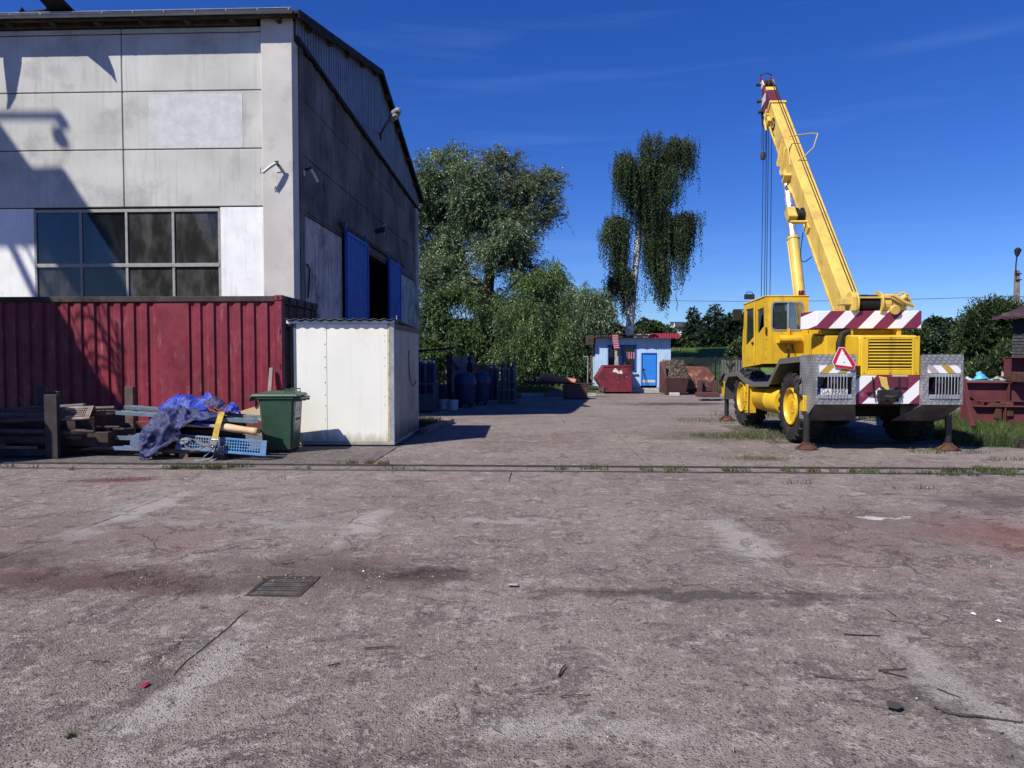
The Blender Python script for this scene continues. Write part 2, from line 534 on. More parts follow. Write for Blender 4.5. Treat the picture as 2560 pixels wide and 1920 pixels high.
M_winframe = mat('window_frame', (.30, .30, .29), 0.7, var=.2, vs_=5, dirt=(.16, .09, .07), damt=.52, dsc=5, bump=.2, spec=.3)
M_red_cont = mat('maroon_container', (.195, .020, .038), 0.55, base=(.35, .06, (.10, .05, .04)), scuff=(.34, .13, .15), var=.16, vs_=1.3, dirt=(.105, .022, .03), damt=.52, dsc=.9, streak=.3, scol=(.10, .045, .03), chips=(.38, .16, .18), camt=.71, csc=3.2, bump=.12, bsc=30, spec=.4)
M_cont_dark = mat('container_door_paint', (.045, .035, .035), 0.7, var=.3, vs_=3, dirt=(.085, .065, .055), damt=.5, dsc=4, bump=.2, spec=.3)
M_shed = mat('white_sheet', (.765, .75, .68), 0.5, var=.04, vs_=.8, dirt=(.60, .555, .44), damt=.55, dsc=1.1, streak=.22, base=(.30, .03, (.36, .31, .22)), scol=(.5, .47, .38), chips=(.30, .28, .25), camt=.775, csc=7, bump=.05, bsc=20, spec=.4)
M_shed_side = mat('shed_shade_sheet', (.30, .30, .29), 0.5, var=.12, vs_=1, base=(.5, .05, (.07, .075, .05)), dirt=(.15, .15, .13), damt=.48, dsc=1.2, streak=.6, scol=(.10, .11, .07), bump=.06, bsc=20, spec=.35)  # the white sheet darkened for the side in shade, with grime on top
M_galv = mat('galvanised', (.40, .41, .43), 0.42, .5, var=.14, vs_=4, dirt=(.26, .25, .25), damt=.55, dsc=3, bump=.08, spec=.5)
M_foam = mat('foam_edge', (.60, .47, .22), 0.95, var=.25, vs_=14, bump=.5, bsc=90, spec=.1)
M_rust = mat('rust', (.095, .045, .032), 0.9, var=.35, vs_=6, dirt=(.045, .028, .024), damt=.48, dsc=5, bump=.35, bsc=80, spec=.2)
M_dkrust = mat('dark_rusty_steel', (.050, .034, .032), 0.8, .2, var=.3, vs_=5, dirt=(.10, .058, .045), damt=.52, dsc=6, bump=.3, bsc=70, spec=.3)
M_railsteel = mat('rail_steel', (.055, .047, .046), 0.6, .3, var=.25, vs_=5, dirt=(.10, .08, .07), damt=.5, dsc=6, bump=.2, spec=.4)

# ------------------------------------------------------------------ ground
def terrain():
    xs = np.concatenate([np.linspace(-160, -30, 14), np.linspace(-28, 40, 35), np.linspace(44, 260, 18)])
    ys = np.concatenate([np.linspace(-40, -6, 6), np.linspace(-4, 48, 53), np.linspace(50, 400, 40)])
    mb = MB()
    def z(x, y):
        h = zg(y) - (0.0045 if y < 9.6 else 0.022)
        if y > 47:
            h -= .35 * min(1, (y - 47) / 3) * (1 if y < 52 else 0)
        return h
    mb.sheet([[(x, y, z(x, y)) for x in xs] for y in ys])
    return mb.build('ground', M_earth, kind='structure', fix=False)
ground = terrain()

def jit_line(a, b, step, amp, seed, nrm):
    """points from a (included) to b (left out) on a ragged line, the raggedness pointing along nrm"""
    n = max(2, int((b - a).length / step))
    out = []
    for i in range(n):
        s = i / n
        p = a.lerp(b, s)
        e = mnoise.noise(Vector((p.x * 1.1 + seed, p.y * 1.1, 0))) * .7 + mnoise.noise(Vector((p.x * 7 + seed, p.y * 7, 3))) * .35 + mnoise.noise(Vector((p.x * 23, p.y * 23 + seed, 9))) * .25
        out.append(p + nrm * (max(-.1, e + .12) * amp * (1 + 2.5 * max(0, mnoise.noise(Vector((p.x * .8 + seed, p.y * .8, 5)))))))
    return out

slab_n = [0]
def slab(poly, m, step=0.06, amp=0.022, gap=0.010, dz=0.0, thick=0.11):
    """one cast slab with worn, ragged edges (polygon runs anticlockwise)"""
    slab_n[0] += 1
    k = slab_n[0]
    pts = [Vector((x, y, 0)) for x, y in poly]
    ring = []
    for i, a in enumerate(pts):
        b = pts[(i + 1) % len(pts)]
        d = (b - a).normalized()
        inward = Vector((-d.y, d.x, 0))
        pa, pb = a + inward * gap, b + inward * gap
        ring += jit_line(pa + d * gap, pb - d * gap, step, amp, k * 3.7, inward)
    bm = bmesh.new()
    vs_ = [bm.verts.new((p.x, p.y, zg(p.y) + dz)) for p in ring]
    for tri in tessellate_polygon([ring]):
        bm.faces.new([vs_[k_] for k_ in tri])
    lo = [bm.verts.new((p.x, p.y, zg(p.y) + dz - thick)) for p in ring]
    n = len(vs_)
    for i in range(n):
        j = (i + 1) % n
        bm.faces.new((vs_[j], vs_[i], lo[i], lo[j]))
    bmesh.ops.recalc_face_normals(bm, faces=bm.faces)
    me = bpy.data.meshes.new('concrete_slab')
    bm.to_mesh(me)
    bm.free()
    me.materials.append(m)
    o = bpy.data.objects.new('concrete_slab', me)
    COL.objects.link(o)
    o.parent = ground
    return o

def rect(x0, x1, y0, y1): return [(x0, y0), (x1, y0), (x1, y1), (x0, y1)]
XJ = [-13.2, -9.2, -6.7, -4.3, -1.85, 1.85, 5.6, 9.4, 13.2]
YJ = [-2.5, 1.1, 4.83, 7.05, 9.10]
GX0, GX1, GY0, GY1 = -1.99, -1.60, 4.64, 5.08        # the drain sits in the corner where four slabs meet
random.seed(3)
for j in range(len(YJ) - 1):
    for i in range(len(XJ) - 1):
        x0, x1, y0, y1 = XJ[i], XJ[i + 1], YJ[j], YJ[j + 1]
        p = rect(x0, x1, y0, y1)
        if (x1, y1) == (-1.85, 4.83): p = [(x0, y0), (x1, y0), (x1, GY0), (GX0, GY0), (GX0, y1), (x0, y1)]
        elif (x0, y1) == (-1.85, 4.83): p = [(x0, y0), (x1, y0), (x1, y1), (GX1, y1), (GX1, GY0), (x0, GY0)]
        elif (x1, y0) == (-1.85, 4.83): p = [(x0, y0), (GX0, y0), (GX0, GY1), (x1, GY1), (x1, y1), (x0, y1)]
        elif (x0, y0) == (-1.85, 4.83): p = [(x0, GY1), (GX1, GY1), (GX1, y0), (x1, y0), (x1, y1), (x0, y1)]
        ps = [p]
        dz_ = random.uniform(-.0015, .0015)
        for p in ps:
            slab(p, M_concrete, dz=dz_, step=.035, amp=.034 if j < 3 else .026, gap=random.uniform(-.007, .001))
for i in range(0, 9):                                   # strip along the rail
    x0 = -14 + i * 3.4
    slab(rect(x0, x0 + 3.4, 9.10, 9.93), M_concrete, amp=.014, gap=.003, dz=.001)
    slab(rect(x0 + 1, x0 + 4.4, 10.10, 10.46), M_concrete, amp=.012, gap=.003, dz=-.012)
# behind the rail: asphalt on the left, big slabs on the right
slab(rect(-14, -8.0, 10.50, 14.0), M_asphalt, amp=.02, gap=.004)
slab(rect(-8.0, -2.55, 10.50, 14.0), M_asphalt, amp=.03, gap=.004)
slab(rect(-14, -2.55, 14.0, 17.8), M_asphalt, amp=.02, gap=.004)
XF = [-2.55, 1.6, 4.3, 8.9, 13.5]
YF = [10.50, 13.4, 17.0]
for j in range(2):
    for i in range(4):
        if (i, j) in ((2, 1), (3, 1)): continue
        if i == 3 and j == 0:
            slab(rect(8.9, 13.5, 10.5, 12.3), M_concrete, amp=.05, gap=.004); continue
        slab(rect(XF[i], XF[i + 1], YF[j], YF[j + 1]), M_concrete, amp=.02, gap=.004, dz=random.uniform(-.003, .003))
XG = [-7, -2.6, 0.6, 3.4, 7.0, 11.0]
for j, (ya, yb) in enumerate([(17, 18.6), (18.6, 20.2), (20.2, 22), (22, 24), (24, 26), (26, 28.5), (28.5, 32), (32, 36), (36, 39.6)]):
    for i in range(5):
        xa, xb = XG[i], XG[i + 1]
        if i == 4 and yb < 30: xb = 9.5
        slab(rect(xa, xb, ya, yb), M_concrete, step=.12, amp=.02, gap=.001 if j not in (3, 6) else .008)

M_grate = mat('worn_grate', (.062, .053, .051), .75, .2, var=.25, vs_=9, dirt=(.13, .105, .095), damt=.5, dsc=9, bump=.3, bsc=80, spec=.3)
# drain grate set in the corner of four slabs
dg = thing('drain_grate', 'rusty cast iron drain grate sunk in the cracked concrete', 'drain grate', ((GX0 + GX1) / 2, (GY0 + GY1) / 2, 0))
mb = MB()
mb.box(GX0, GX1, GY0, GY0 + .035, -.06, .004).box(GX0, GX1, GY1 - .035, GY1, -.06, .004)
mb.box(GX0, GX0 + .035, GY0 + .035, GY1 - .035, -.06, .003).box(GX1 - .035, GX1, GY0 + .035, GY1 - .035, -.06, .003)
mb.build('frame', M_dkrust, dg, bevel=.004)
for i in range(8):
    y = GY0 + .062 + i * (GY1 - GY0 - .124) / 7
    MB().box(GX0 + .033, GX1 - .033, y - .014, y + .014, -.035, .0025 - .002 * (i % 2)).build('bar', M_grate, dg, bevel=.003)

MB().box(GX0 + .02, GX1 - .02, GY0 + .02, GY1 - .02, -.0044, -.0034).build('dark_backing', M_black, dg)  # black sheet close under the bars stands for the darkness of the drain
# crane rail set flush in the yard, with a flangeway on each side
rail = MB()
rail.box(-30, 14, 9.965, 10.035, -.12, .006).build('rail_track', M_railsteel, kind='structure', bevel=.006)
MB().box(-30, 14, 10.462, 10.492, -.1, .012).build('rail_edge_angle', M_railsteel, kind='structure')

# ------------------------------------------------------------------ the hall
YH = 18.0
XH = W(740, 640, YH).x
YE = 36.2
hall = thing('workshop_hall', 'tall grey concrete panel workshop hall with zinc gutter and blue sliding doors', 'workshop hall', (XH - 8, YH + 9, 0))
zs = lambda y: W(500, y, YH).z
xs = lambda x: W(x, 500, YH).x
xl = -22.0
x_mid, x_pil = xs(311), xs(661)
z_rows = [zs(517), zs(372.5), zs(227), zs(82)]
z_top = min(zs(46), W(500, 31, YH - .45).z + .0)
# backing walls (dark in the joints)
mb = MB()
zw0, zw1 = zs(760), zs(523)
xw0, xw1 = xs(85), xs(547)
mb.box(xl, xw0, YH + .06, YH + .30, -.1, z_top)
mb.box(xw1, XH - .02, YH + .06, YH + .30, -.1, z_top)
mb.box(xw0, xw1, YH + .06, YH + .30, zw1, z_top)
mb.box(xw0, xw1, YH + .06, YH + .30, -.1, zw0)
mb.build('wall_core', M_joint_dark, hall)
def panel(x0, x1, z0, z1, m, name='concrete_panel', dy=0.0):
    return MB().box(x0, x1, YH - dy, YH + .058, z0, z1).build(name, m, hall, bevel=.012)
g = .012
zprev = z_rows
for k in range(3):
    for (xa, xb) in ((-21.9, -17.6), (-17.6, x_mid), (x_mid, x_pil)):
        panel(xa + g, xb - g, z_rows[k] + g, z_rows[k + 1] - g, M_wallc, dy=.004 * ((k * 3 + int(xb)) % 3))
for (xa, xb) in ((-21.9, x_mid), (x_mid, x_pil)):
    panel(xa + g, xb - g, z_rows[3] + g, z_top - .16, M_wallc, dy=.01)
# shallow square patch left on the middle panel by an old sign
pa, pb = W(372, 237, YH), W(608, 369, YH)
MB().box(pa.x, pb.x, YH - .014, YH + .0, pb.z, pa.z).build('patched_rectangle', mat('patch', (.525, .53, .535), .85, var=.10, vs_=4, dirt=(.46, .465, .465), damt=.5, dsc=2.5, bump=.3, spec=.2), hall)
panel(xw1 + .02, x_pil - g, -.1, z_rows[0] - g, M_white_plaster, 'whitewashed_infill', dy=-.008)
panel(xl, xw0 - .02, -.1, z_rows[0] - g, M_white_plaster, 'whitewashed_infill', dy=-.008)
panel(xw0, xw1, -.1, zw0 - .03, M_white_plaster, 'whitewashed_infill', dy=-.01)
MB().box(x_pil + .004, XH, YH - .13, YH + .30, -.1, z_top - .02).build('corner_pilaster', M_pilaster, hall, bevel=.015)
# cornice beam and eaves
MB().box(xl, x_pil - .1, YH - .10, YH + .05, z_top - .14, z_top).build('cornice', M_eaves, hall, bevel=.02)
mb = MB()
zev = W(500, 31, YH - .45).z
mb.add([(x, y, z) for x in (xl, XH + .15) for y, z in ((YH - .36, zev - .09), (YH + .05, zev + .02), (YH + .05, zev + .09), (YH - .36, zev - .03))],
       [(0, 1, 2, 3), (7, 6, 5, 4), (0, 4, 5, 1), (1, 5, 6, 2), (2, 6, 7, 3), (3, 7, 4, 0)])
for i in range(14):
    x = XH - .3 - i * 1.15
    mb.box(x - .05, x + .05, YH - .34, YH - .10, zev - .16, zev - .06)
mb.build('eaves', M_eaves, hall)
# window: frame, mullions and eight panes with a room behind
fr = MB()
YW = YH + .05
vx = [xs(v) for v in (85, 199, 314, 431, 547)]
vz = [zs(523), zs(662), zs(760)]
fr.box(vx[0], vx[-1], YW - .05, YW + .03, vz[0] - .06, vz[0] + .02)
fr.box(vx[0], vx[-1], YW - .06, YW + .03, vz[1] - .05, vz[1] + .045)
fr.box(vx[0], vx[-1], YW - .05, YW + .03, vz[2], vz[2] + .06)
for i, x in enumerate(vx):
    fr.box(x - .035, x + .035, YW - .045, YW + .025, vz[2], vz[0])
win = fr.build('window', M_winframe, hall, bevel=.006)
def m_glass(name, tint, dirt, dcol=(.30, .32, .33)):
    t = NT(name)
    p = t.coords('World')
    t.n.remove(t.b)
    tr = t.node('ShaderNodeBsdfTransparent'); tr.inputs['Color'].default_value = (*tint, 1)
    gl = t.node('ShaderNodeBsdfGlossy'); gl.inputs['Roughness'].default_value = .03
    df = t.node('ShaderNodeBsdfDiffuse'); df.inputs['Color'].default_value = (*dcol, 1)
    fz = t.node('ShaderNodeFresnel'); fz.inputs['IOR'].default_value = 1.5
    mx1 = t.node('ShaderNodeMixShader'); mx2 = t.node('ShaderNodeMixShader')
    t.link(fz.outputs[0], mx1.inputs[0]); t.link(tr.outputs[0], mx1.inputs[1]); t.link(gl.outputs[0], mx1.inputs[2])
    s = t.noise(t.scaled(p, (2.5, 2.5, 1.0)), 1.0, 7, .65)
    d = t.ramp(s, .38, .72, dirt * .25, dirt)
    sp = t.ramp(t.noise(p, 26, 4, .6), .68, .74, 0, .35)
    d = t.math('ADD', d, t.math('MULTIPLY', sp, dirt * 2), True)
    t.link(d, mx2.inputs[0]); t.link(mx1.outputs[0], mx2.inputs[1]); t.link(df.outputs[0], mx2.inputs[2])
    t.link(mx2.outputs[0], t.out.inputs['Surface'])
    return t.m
M_glassd = [m_glass('dirty_glass', (.55, .60, .66), .06), m_glass('milky_glass', (.50, .49, .47), .26, (.31, .30, .285))]
for i in range(4):
    for k in range(2):
        MB().box(vx[i] + .035, vx[i + 1] - .035, YW - .012, YW - .006, vz[k + 1] + .045, vz[k] - .055).build('pane', M_glassd[1 if (i >= 2 or k == 1) else 0], win)
# room behind the window
mb = MB()
mb.box(vx[0] - .5, vx[-1] + .5, YH + 2.2, YH + 2.3, 0, zw1 + .5)
mb.box(vx[0] - .6, vx[0] - .5, YH + .32, YH + 2.2, 0, zw1 + .5).box(vx[-1] + .5, vx[-1] + .6, YH + .32, YH + 2.2, 0, zw1 + .5)
mb.box(vx[0] - .5, vx[-1] + .5, YH + .32, YH + 2.2, zw1 + .5, zw1 + .6).box(vx[0] - .5, vx[-1] + .5, YH + .32, YH + 2.2, zw0 - .3, zw0 - .2)
mb.build('room', mat('room_plaster', (.12, .115, .11), .9, var=.3, vs_=1.5, bump=0), hall)
M_curt = mat('curtain_cloth', (.30, .31, .33), .9, var=.15, bump=.1)
M_board = mat('brown_board', (.17, .105, .085), .8, bump=.1)
def drape(pts, m):
    mb = MB()
    top, bot = pts
    g_ = []
    for j in range(9):
        s = j / 8
        g_.append([(top[0] + (top[1] - top[0]) * i / 20 * 1.0 if s == 0 else (top[0] + (bot[0] - top[0]) * s) + ((top[1] + (bot[1] - top[1]) * s) - (top[0] + (bot[0] - top[0]) * s)) * i / 20,
                    YH + .42 + .03 * math.sin(i * 1.9 + j * .2), zw1 - .1 - s * (zw1 - vz[1] - .15)) for i in range(21)])
    mb.sheet(g_)
    mb.build('curtain', m, hall, smooth=60, fix=False)
drape(((vx[0] + .05, vx[0] + .42), (vx[0] + .05, vx[0] + .16)), M_curt)
M_curt2 = mat('pale_curtain', (.52, .53, .55), .9, var=.15, bump=.1)
drape(((vx[1] + .05, vx[1] + .50), (vx[1] + .05, vx[1] + .95)), M_curt2)
drape(((vx[3] + .04, vx[3] + .40), (vx[3] + .04, vx[3] + .12)), M_curt)
MB().box(vx[2] + .05, vx[3] - .04, YH + .38, YH + .41, vz[1] - .4, zw1 - .05).build('board', M_board, hall)
MB().box(vx[3] + .3, vx[4] - .1, YH + .6, YH + .64, vz[1] + .12, zw1 - .25).build('board', M_curt, hall)
ruf = MB()
for c, w in ((W(232, 655, YH).x, .36), (W(160, 655, YH).x, .2)):
    g_ = []
    for i in range(7):
        a = i / 6 * math.pi
        g_.append([(c - w / 2 + w * k / 12, YH + .16 - .05 * math.cos(a), vz[1] + .07 + .13 * math.sin(a) * (0.5 + .5 * math.sin(k * .5)) + .012 * math.sin(k * 2.3)) for k in range(13)])
    ruf.sheet(g_)
ruf.build('rolled_cloth', mat('pale_cloth', (.62, .60, .55), .9), hall, smooth=60, fix=False)

# gutter: a long half-round with brackets and lapped joints
zgut = W(500, 36, YH - .45)
gut = MB()
yg0, zg0 = YH - .45, W(500, 31, YH - .45).z
prof = [(math.cos(a) * .085, math.sin(a) * .085) for a in [math.pi * (1 + k / 10) for k in range(11)]]
xe = XH + .12
gut.sheet([[(x, yg0 + c, zg0 + .03 + s) for c, s in prof] for x in (xl, xe)])
gut.add([(xe, yg0 + c, zg0 + .03 + s) for c, s in prof], [tuple(range(11))])
go = gut.build('gutter', M_zinc, hall, smooth=50, fix=False, solid=.006)
for i in range(16):
    x = xe - .05 - i * .78
    MB().sheet([[(xx, yg0 + c * 1.06, zg0 + .03 + s * 1.06) for c, s in prof] for xx in (x - .015, x + .015)]).build('gutter_bracket', M_zinc, go, smooth=50, fix=False, solid=.006)
MB().tube([(xl, yg0 - .088, zg0 + .035), (xe, yg0 - .088, zg0 + .035)], .012, 6).build('gutter_bead', M_galv, go, smooth=60)

# gable wall: panels by rows, rows of the same height as in front
yj_rows = [[18.62, 20.4, 23.8, 28.9, 33.6, 35.4], [18.62, 22.0, 25.6, 28.9, 32.2, 35.4], [18.62, 20.3, 23.9, 28.0, 31.8, 35.4]]
def gz(px, y):                                          # height at distance y of a line through photo rows
    return y
zl_top0, zl_top1 = W(733, 90, YH).z, WX(1046, 527, XH).z   # foot of the metal cladding, front and rear corner
def zclad(y): return zl_top0 + (zl_top1 - zl_top0) * (y - YH) / (YE - YH)
DY0, DY1 = WX(855, 640, XH).y, WX(1001, 640, XH).y
ZL = WX(900, 622, XH).z
core = MB()
def ypoly(mb, ys_, z0s, z1s, x0, x1):
    mb.add([(x0, ys_[0], z0s[0]), (x0, ys_[1], z0s[1]), (x0, ys_[1], z1s[1]), (x0, ys_[0], z1s[0]), (x1, ys_[0], z0s[0]), (x1, ys_[1], z0s[1]), (x1, ys_[1], z1s[1]), (x1, ys_[0], z1s[0])],
           [(3, 2, 1, 0), (4, 5, 6, 7), (0, 1, 5, 4), (1, 2, 6, 5), (2, 3, 7, 6), (3, 0, 4, 7)])
for a, b, z0 in ((YH + .3, DY0, -.5), (DY0, DY1, ZL), (DY1, YE, -.5)):
    ypoly(core, (a, b), (z0, z0), (zclad(a), zclad(b)), XH - .3, XH - .06)
core.build('wall_core', M_joint_dark, hall)
def gpanel(y0, y1, z0, z1, m, name='concrete_panel', proud=0.0, z1b=None):
    mb = MB()
    ypoly(mb, (y0 + g, y1 - g), (z0 + g, z0 + g), (z1 - g, (z1b if z1b is not None else z1) - g), XH - .058, XH + proud)
    return mb.build(name, m, hall, bevel=.012)
zr = [z_rows[0], z_rows[1], z_rows[2]]
for k in range(3):
    yy = yj_rows[k]
    for i in range(len(yy) - 1):
        z0 = zr[k]
        a, b = yy[i], yy[i + 1]
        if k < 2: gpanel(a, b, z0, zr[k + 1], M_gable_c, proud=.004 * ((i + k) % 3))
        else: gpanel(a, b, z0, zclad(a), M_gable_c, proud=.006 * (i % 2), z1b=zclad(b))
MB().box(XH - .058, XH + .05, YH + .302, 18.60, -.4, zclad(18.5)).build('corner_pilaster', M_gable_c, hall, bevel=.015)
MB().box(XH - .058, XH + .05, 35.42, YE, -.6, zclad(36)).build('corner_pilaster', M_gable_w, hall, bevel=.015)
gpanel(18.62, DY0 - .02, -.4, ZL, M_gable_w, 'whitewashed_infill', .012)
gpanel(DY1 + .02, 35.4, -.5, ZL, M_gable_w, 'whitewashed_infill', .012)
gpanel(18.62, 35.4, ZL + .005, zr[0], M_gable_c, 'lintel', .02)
# inside of the hall, seen through the open door
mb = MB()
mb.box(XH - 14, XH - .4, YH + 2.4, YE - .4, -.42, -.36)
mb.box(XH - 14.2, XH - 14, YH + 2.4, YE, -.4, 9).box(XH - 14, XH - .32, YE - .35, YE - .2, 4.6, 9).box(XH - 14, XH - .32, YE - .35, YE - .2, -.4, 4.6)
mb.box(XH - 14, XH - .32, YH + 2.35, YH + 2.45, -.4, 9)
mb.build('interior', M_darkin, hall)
def sliding_door(px0, px1):
    y0, y1 = WX(px0, 640, XH + .16).y, WX(px1, 640, XH + .16).y
    zt = ZL + .22
    mb = MB()
    n = int((y1 - y0 - .2) / .11)
    ribs = []
    for i in range(n):
        a = y0 + .1 + (y1 - y0 - .2) * i / n
        w = (y1 - y0 - .2) / n
        ribs += [(a, 0), (a + w * .62, 0), (a + w * .7, -.018), (a + w * .93, -.018)]
    ribs.append((y1 - .1, 0))
    mb.sheet([[(XH + .17 + d, y, z) for y, d in ribs] for z in (-.35, zt - .12)])
    d = mb.build('sliding_door', M_bluedoor, hall, fix=False, solid=.01)
    fr_ = MB()
    fr_.box(XH + .10, XH + .21, y0, y0 + .1, -.36, zt).box(XH + .10, XH + .21, y1 - .1, y1, -.36, zt).box(XH + .10, XH + .20, y0 + .1, y1 - .1, zt - .12, zt)
    fr_.box(XH + .06, XH + .14, y0 + .02, y0 + .14, zt, zt + .28).box(XH + .06, XH + .14, y1 - .14, y1 - .02, zt, zt + .28)
    fr_.build('frame', M_bluedoor, d, bevel=.008)
sliding_door(866, 919)
sliding_door(973, 1000.5)
mb = MB()
mb.box(XH + .03, XH + .12, DY0 - .4, DY1 + .3, ZL + .30, ZL + .42)
mb.build('door_track', M_eaves, hall)
MB().tube([WX(770, 745, XH + .1), WX(773, 700, XH + .06), WX(774, 672, XH + .05), WX(768, 660, XH + .05)], .022, 8).build('vent_pipe', M_black, hall, smooth=60)

# roof and gable cladding
ZA = WX(959, 185, XH + .2).z - .1
YA = (YH - .45 + YE + .5) / 2
ye0, ze0 = YH - .36, W(500, 31, YH - .45).z - .02
ye1 = YE + .45
ze1 = WX(1053, 505, XH + .15).z
XR = XH + .24
def zroof(y):
    return ze0 + (ZA - ze0) * (y - ye0) / (YA - ye0) if y < YA else ZA + (ze1 - ZA) * (y - YA) / (ye1 - YA)
mb = MB()
mb.prism([(ye0, ze0), (YA, ZA), (ye1, ze1), (ye1, ze1 + .09), (YA, ZA + .10), (ye0, ze0 + .07)], xl, XR, 'YZ')
roof = mb.build('roof', M_felt, hall)
mb = MB()
for i in range(12):                                      # barge board in uneven, flaking lengths
    y0, y1 = ye0 + (YA - ye0) * i / 12, ye0 + (YA - ye0) * (i + 1) / 12 - .03
    dz = random.uniform(-.05, .03)
    mb.add([(XR + .02, y0, zroof(y0) - .13 + dz), (XR + .02, y1, zroof(y1) - .13 + dz), (XR + .02, y1, zroof(y1) + .1), (XR + .02, y0, zroof(y0) + .1)], [(0, 1, 2, 3)])
mb.add([(XR + .02, YA, ZA - .12), (XR + .02, ye1, ze1 - .12), (XR + .02, ye1, ze1 + .11), (XR + .02, YA, ZA + .11)], [(0, 1, 2, 3)])
mb.build('barge_board', M_felt, roof, fix=False, solid=.02)
for y in [ye0 + 1.2 + i * 1.9 for i in range(5)] + [YA + 1.2 + i * 2.1 for i in range(4)]:
    MB().box(XH + .0, XR, y - .08, y + .08, zroof(y) - .20, zroof(y) - .03).build('purlin', M_eaves, roof)
ny = 19
yc = np.linspace(YH - .02, YE, ny + 1)
for i in range(ny):                                      # cladding sheets with trapezoid ribs
    y0, y1 = yc[i], yc[i + 1] - .004
    mb = MB()
    n = 4
    pr = []
    for k in range(n):
        a = y0 + (y1 - y0) * k / n
        w = (y1 - y0) / n
        pr += [(a, .0), (a + w * .66, .0), (a + w * .74, -.05), (a + w * .93, -.05)]
    pr.append((y1, 0))
    ov = .006 * (i % 2)
    mb.sheet([[(XH + .06 + d + ov, y, zclad(y) - .02) for y, d in pr], [(XH + .06 + d + ov, y, zroof(y) - .015) for y, d in pr]])
    mb.build('cladding_sheet', M_clad, hall, fix=False)
mb = MB()
for i in range(60):                                      # dark ragged drip edge under the cladding
    y0 = YH + .02 + i * (YE - YH) / 60
    y1 = y0 + (YE - YH) / 60
    d = random.uniform(.05, .12)
    ypoly(mb, (y0, y1), (zclad(y0) - d, zclad(y1) - d), (zclad(y0) + .03, zclad(y1) + .03), XH + .01, XH + .115)
mb.build('drip_edge', M_felt, hall)
# torn roofing felt standing up over the gutter
def felt(pts, name='torn_felt', curl=.0):
    mb = MB()
    for (a, b, c_) in pts:
        mb.add([a, b, c_], [(0, 1, 2)])
    return mb.build(name, M_felt, roof, fix=False, solid=.012)
def felt_sheet(px0, px1, prof_, ybase, lean=(0, .5)):
    """a flap rising from the eaves, its top edge traced by heights in pixels"""
    n = len(prof_)
    rows = []
    for s in (0, .35, .7, 1.0):
        row = []
        for i in range(n):
            px = px0 + (px1 - px0) * i / (n - 1)
            base = W(px, 26, ybase)
            h = prof_[i] * ybase / FPX
            row.append((base.x + lean[0] * s * h + .05 * math.sin(i * 2.1) * s, ybase + .10 - lean[1] * h * s + .04 * math.sin(i * 1.3 + s * 3), base.z - .05 + h * s))
        rows.append(row)
    mb = MB()
    mb.sheet(rows)
    return mb.build('torn_felt', M_felt, roof, fix=False, solid=.012, smooth=50)
felt_sheet(38, 128, [3, 14, 6, 8, 12, 9, 10, 4], YH - .38)
felt_sheet(-48, 2, [30, 70, 84, 86, 74, 30], YH - .42, (-2.3, 1.95))
felt_sheet(112, 192, [2, 9, 24, 48, 72, 82, 56, 24, 4], YH - .42, (-.62, 1.5))
felt_sheet(70, 112, [-2, -8, -10, -3], YH - .52)

# ------------------------------------------------------------------ shipping container
YC = 14.92
CX1 = W(706, 900, YC).x
CX0 = CX1 - 6.45
CZ0, CZ1 = .06, W(500, 738, YC).z
cont = thing('shipping_container', 'long maroon corrugated shipping container standing before the hall window', 'shipping container', ((CX0 + CX1) / 2, YC + 1.22, 0))
mb = MB()
xa, xb = CX0 + .17, CX1 - .17
pts = []
cells = int((xb - xa) / .279)
wcell = (xb - xa) / cells
flat = {cells - 9}
x = xa
k = 0
pts.append((x, 0.0))
while k < cells:
    a = xa + k * wcell
    if cells - 9 <= k < cells - 6:                      # the broad flat marking panel
        if k == cells - 9:
            pts += [(a + .02, 0), (a + 3 * wcell - .115, 0), (a + 3 * wcell - .10, .036), (a + 3 * wcell - .03, .036)]
        k += 1
        continue
    pts += [(a + .02, 0), (a + .135, 0), (a + .160, .038), (a + .235, .038)]
    k += 1
pts.append((xb, 0))
zb, zt = CZ0 + .16, CZ1 - .13
mb.sheet([[(x_, YC + .03 + d, zb) for x_, d in pts], [(x_, YC + .03 + d, zt) for x_, d in pts]])
mb.build('side_panel', M_red_cont, cont, fix=False)
MB().box(CX0 + .16, CX1 - .16, YC + .005, YC + .07, zt - .005, CZ1 - .02).build('top_rail', M_cont_dark, cont, bevel=.006)
MB().box(CX0 + .16, CX1 - .16, YC + .01, YC + .09, CZ0, zb + .01).build('bottom_rail', M_red_cont, cont, bevel=.006)
for cx in (CX1 - .16, CX0):
    for cy in (YC, YC + 2.28):
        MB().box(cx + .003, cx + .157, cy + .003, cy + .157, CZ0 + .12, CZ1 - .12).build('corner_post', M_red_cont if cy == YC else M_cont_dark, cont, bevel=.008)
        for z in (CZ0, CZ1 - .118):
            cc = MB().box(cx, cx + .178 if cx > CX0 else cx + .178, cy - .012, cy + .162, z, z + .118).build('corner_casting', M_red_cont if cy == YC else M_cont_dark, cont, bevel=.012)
            if cy == YC:
                MB().prism([(cx + .085 + .034 * math.cos(a), z + .059 + .042 * math.sin(a)) for a in np.linspace(0, 2 * math.pi, 13)[:-1]], YC - .0135, YC - .010, 'XZ').build('casting_hole', M_black, cc)
for z in (CZ0 + .55, CZ0 + 1.3, CZ0 + 2.05):
    MB().box(CX1 - .055, CX1 - .028, YC - .001, YC + .004, z, z + .11).build('lashing_slot', M_black, cont)
mb = MB().box(CX0 + .1, CX1 - .1, YC + .12, YC + 2.36, CZ1 - .05, CZ1 - .02)
mb.build('roof_panel', M_cont_dark, cont)
MB().box(CX0 + .1, CX1 - .1, YC + 2.36, YC + 2.40, CZ0, CZ1 - .05).build('side_panel', M_red_cont, cont)
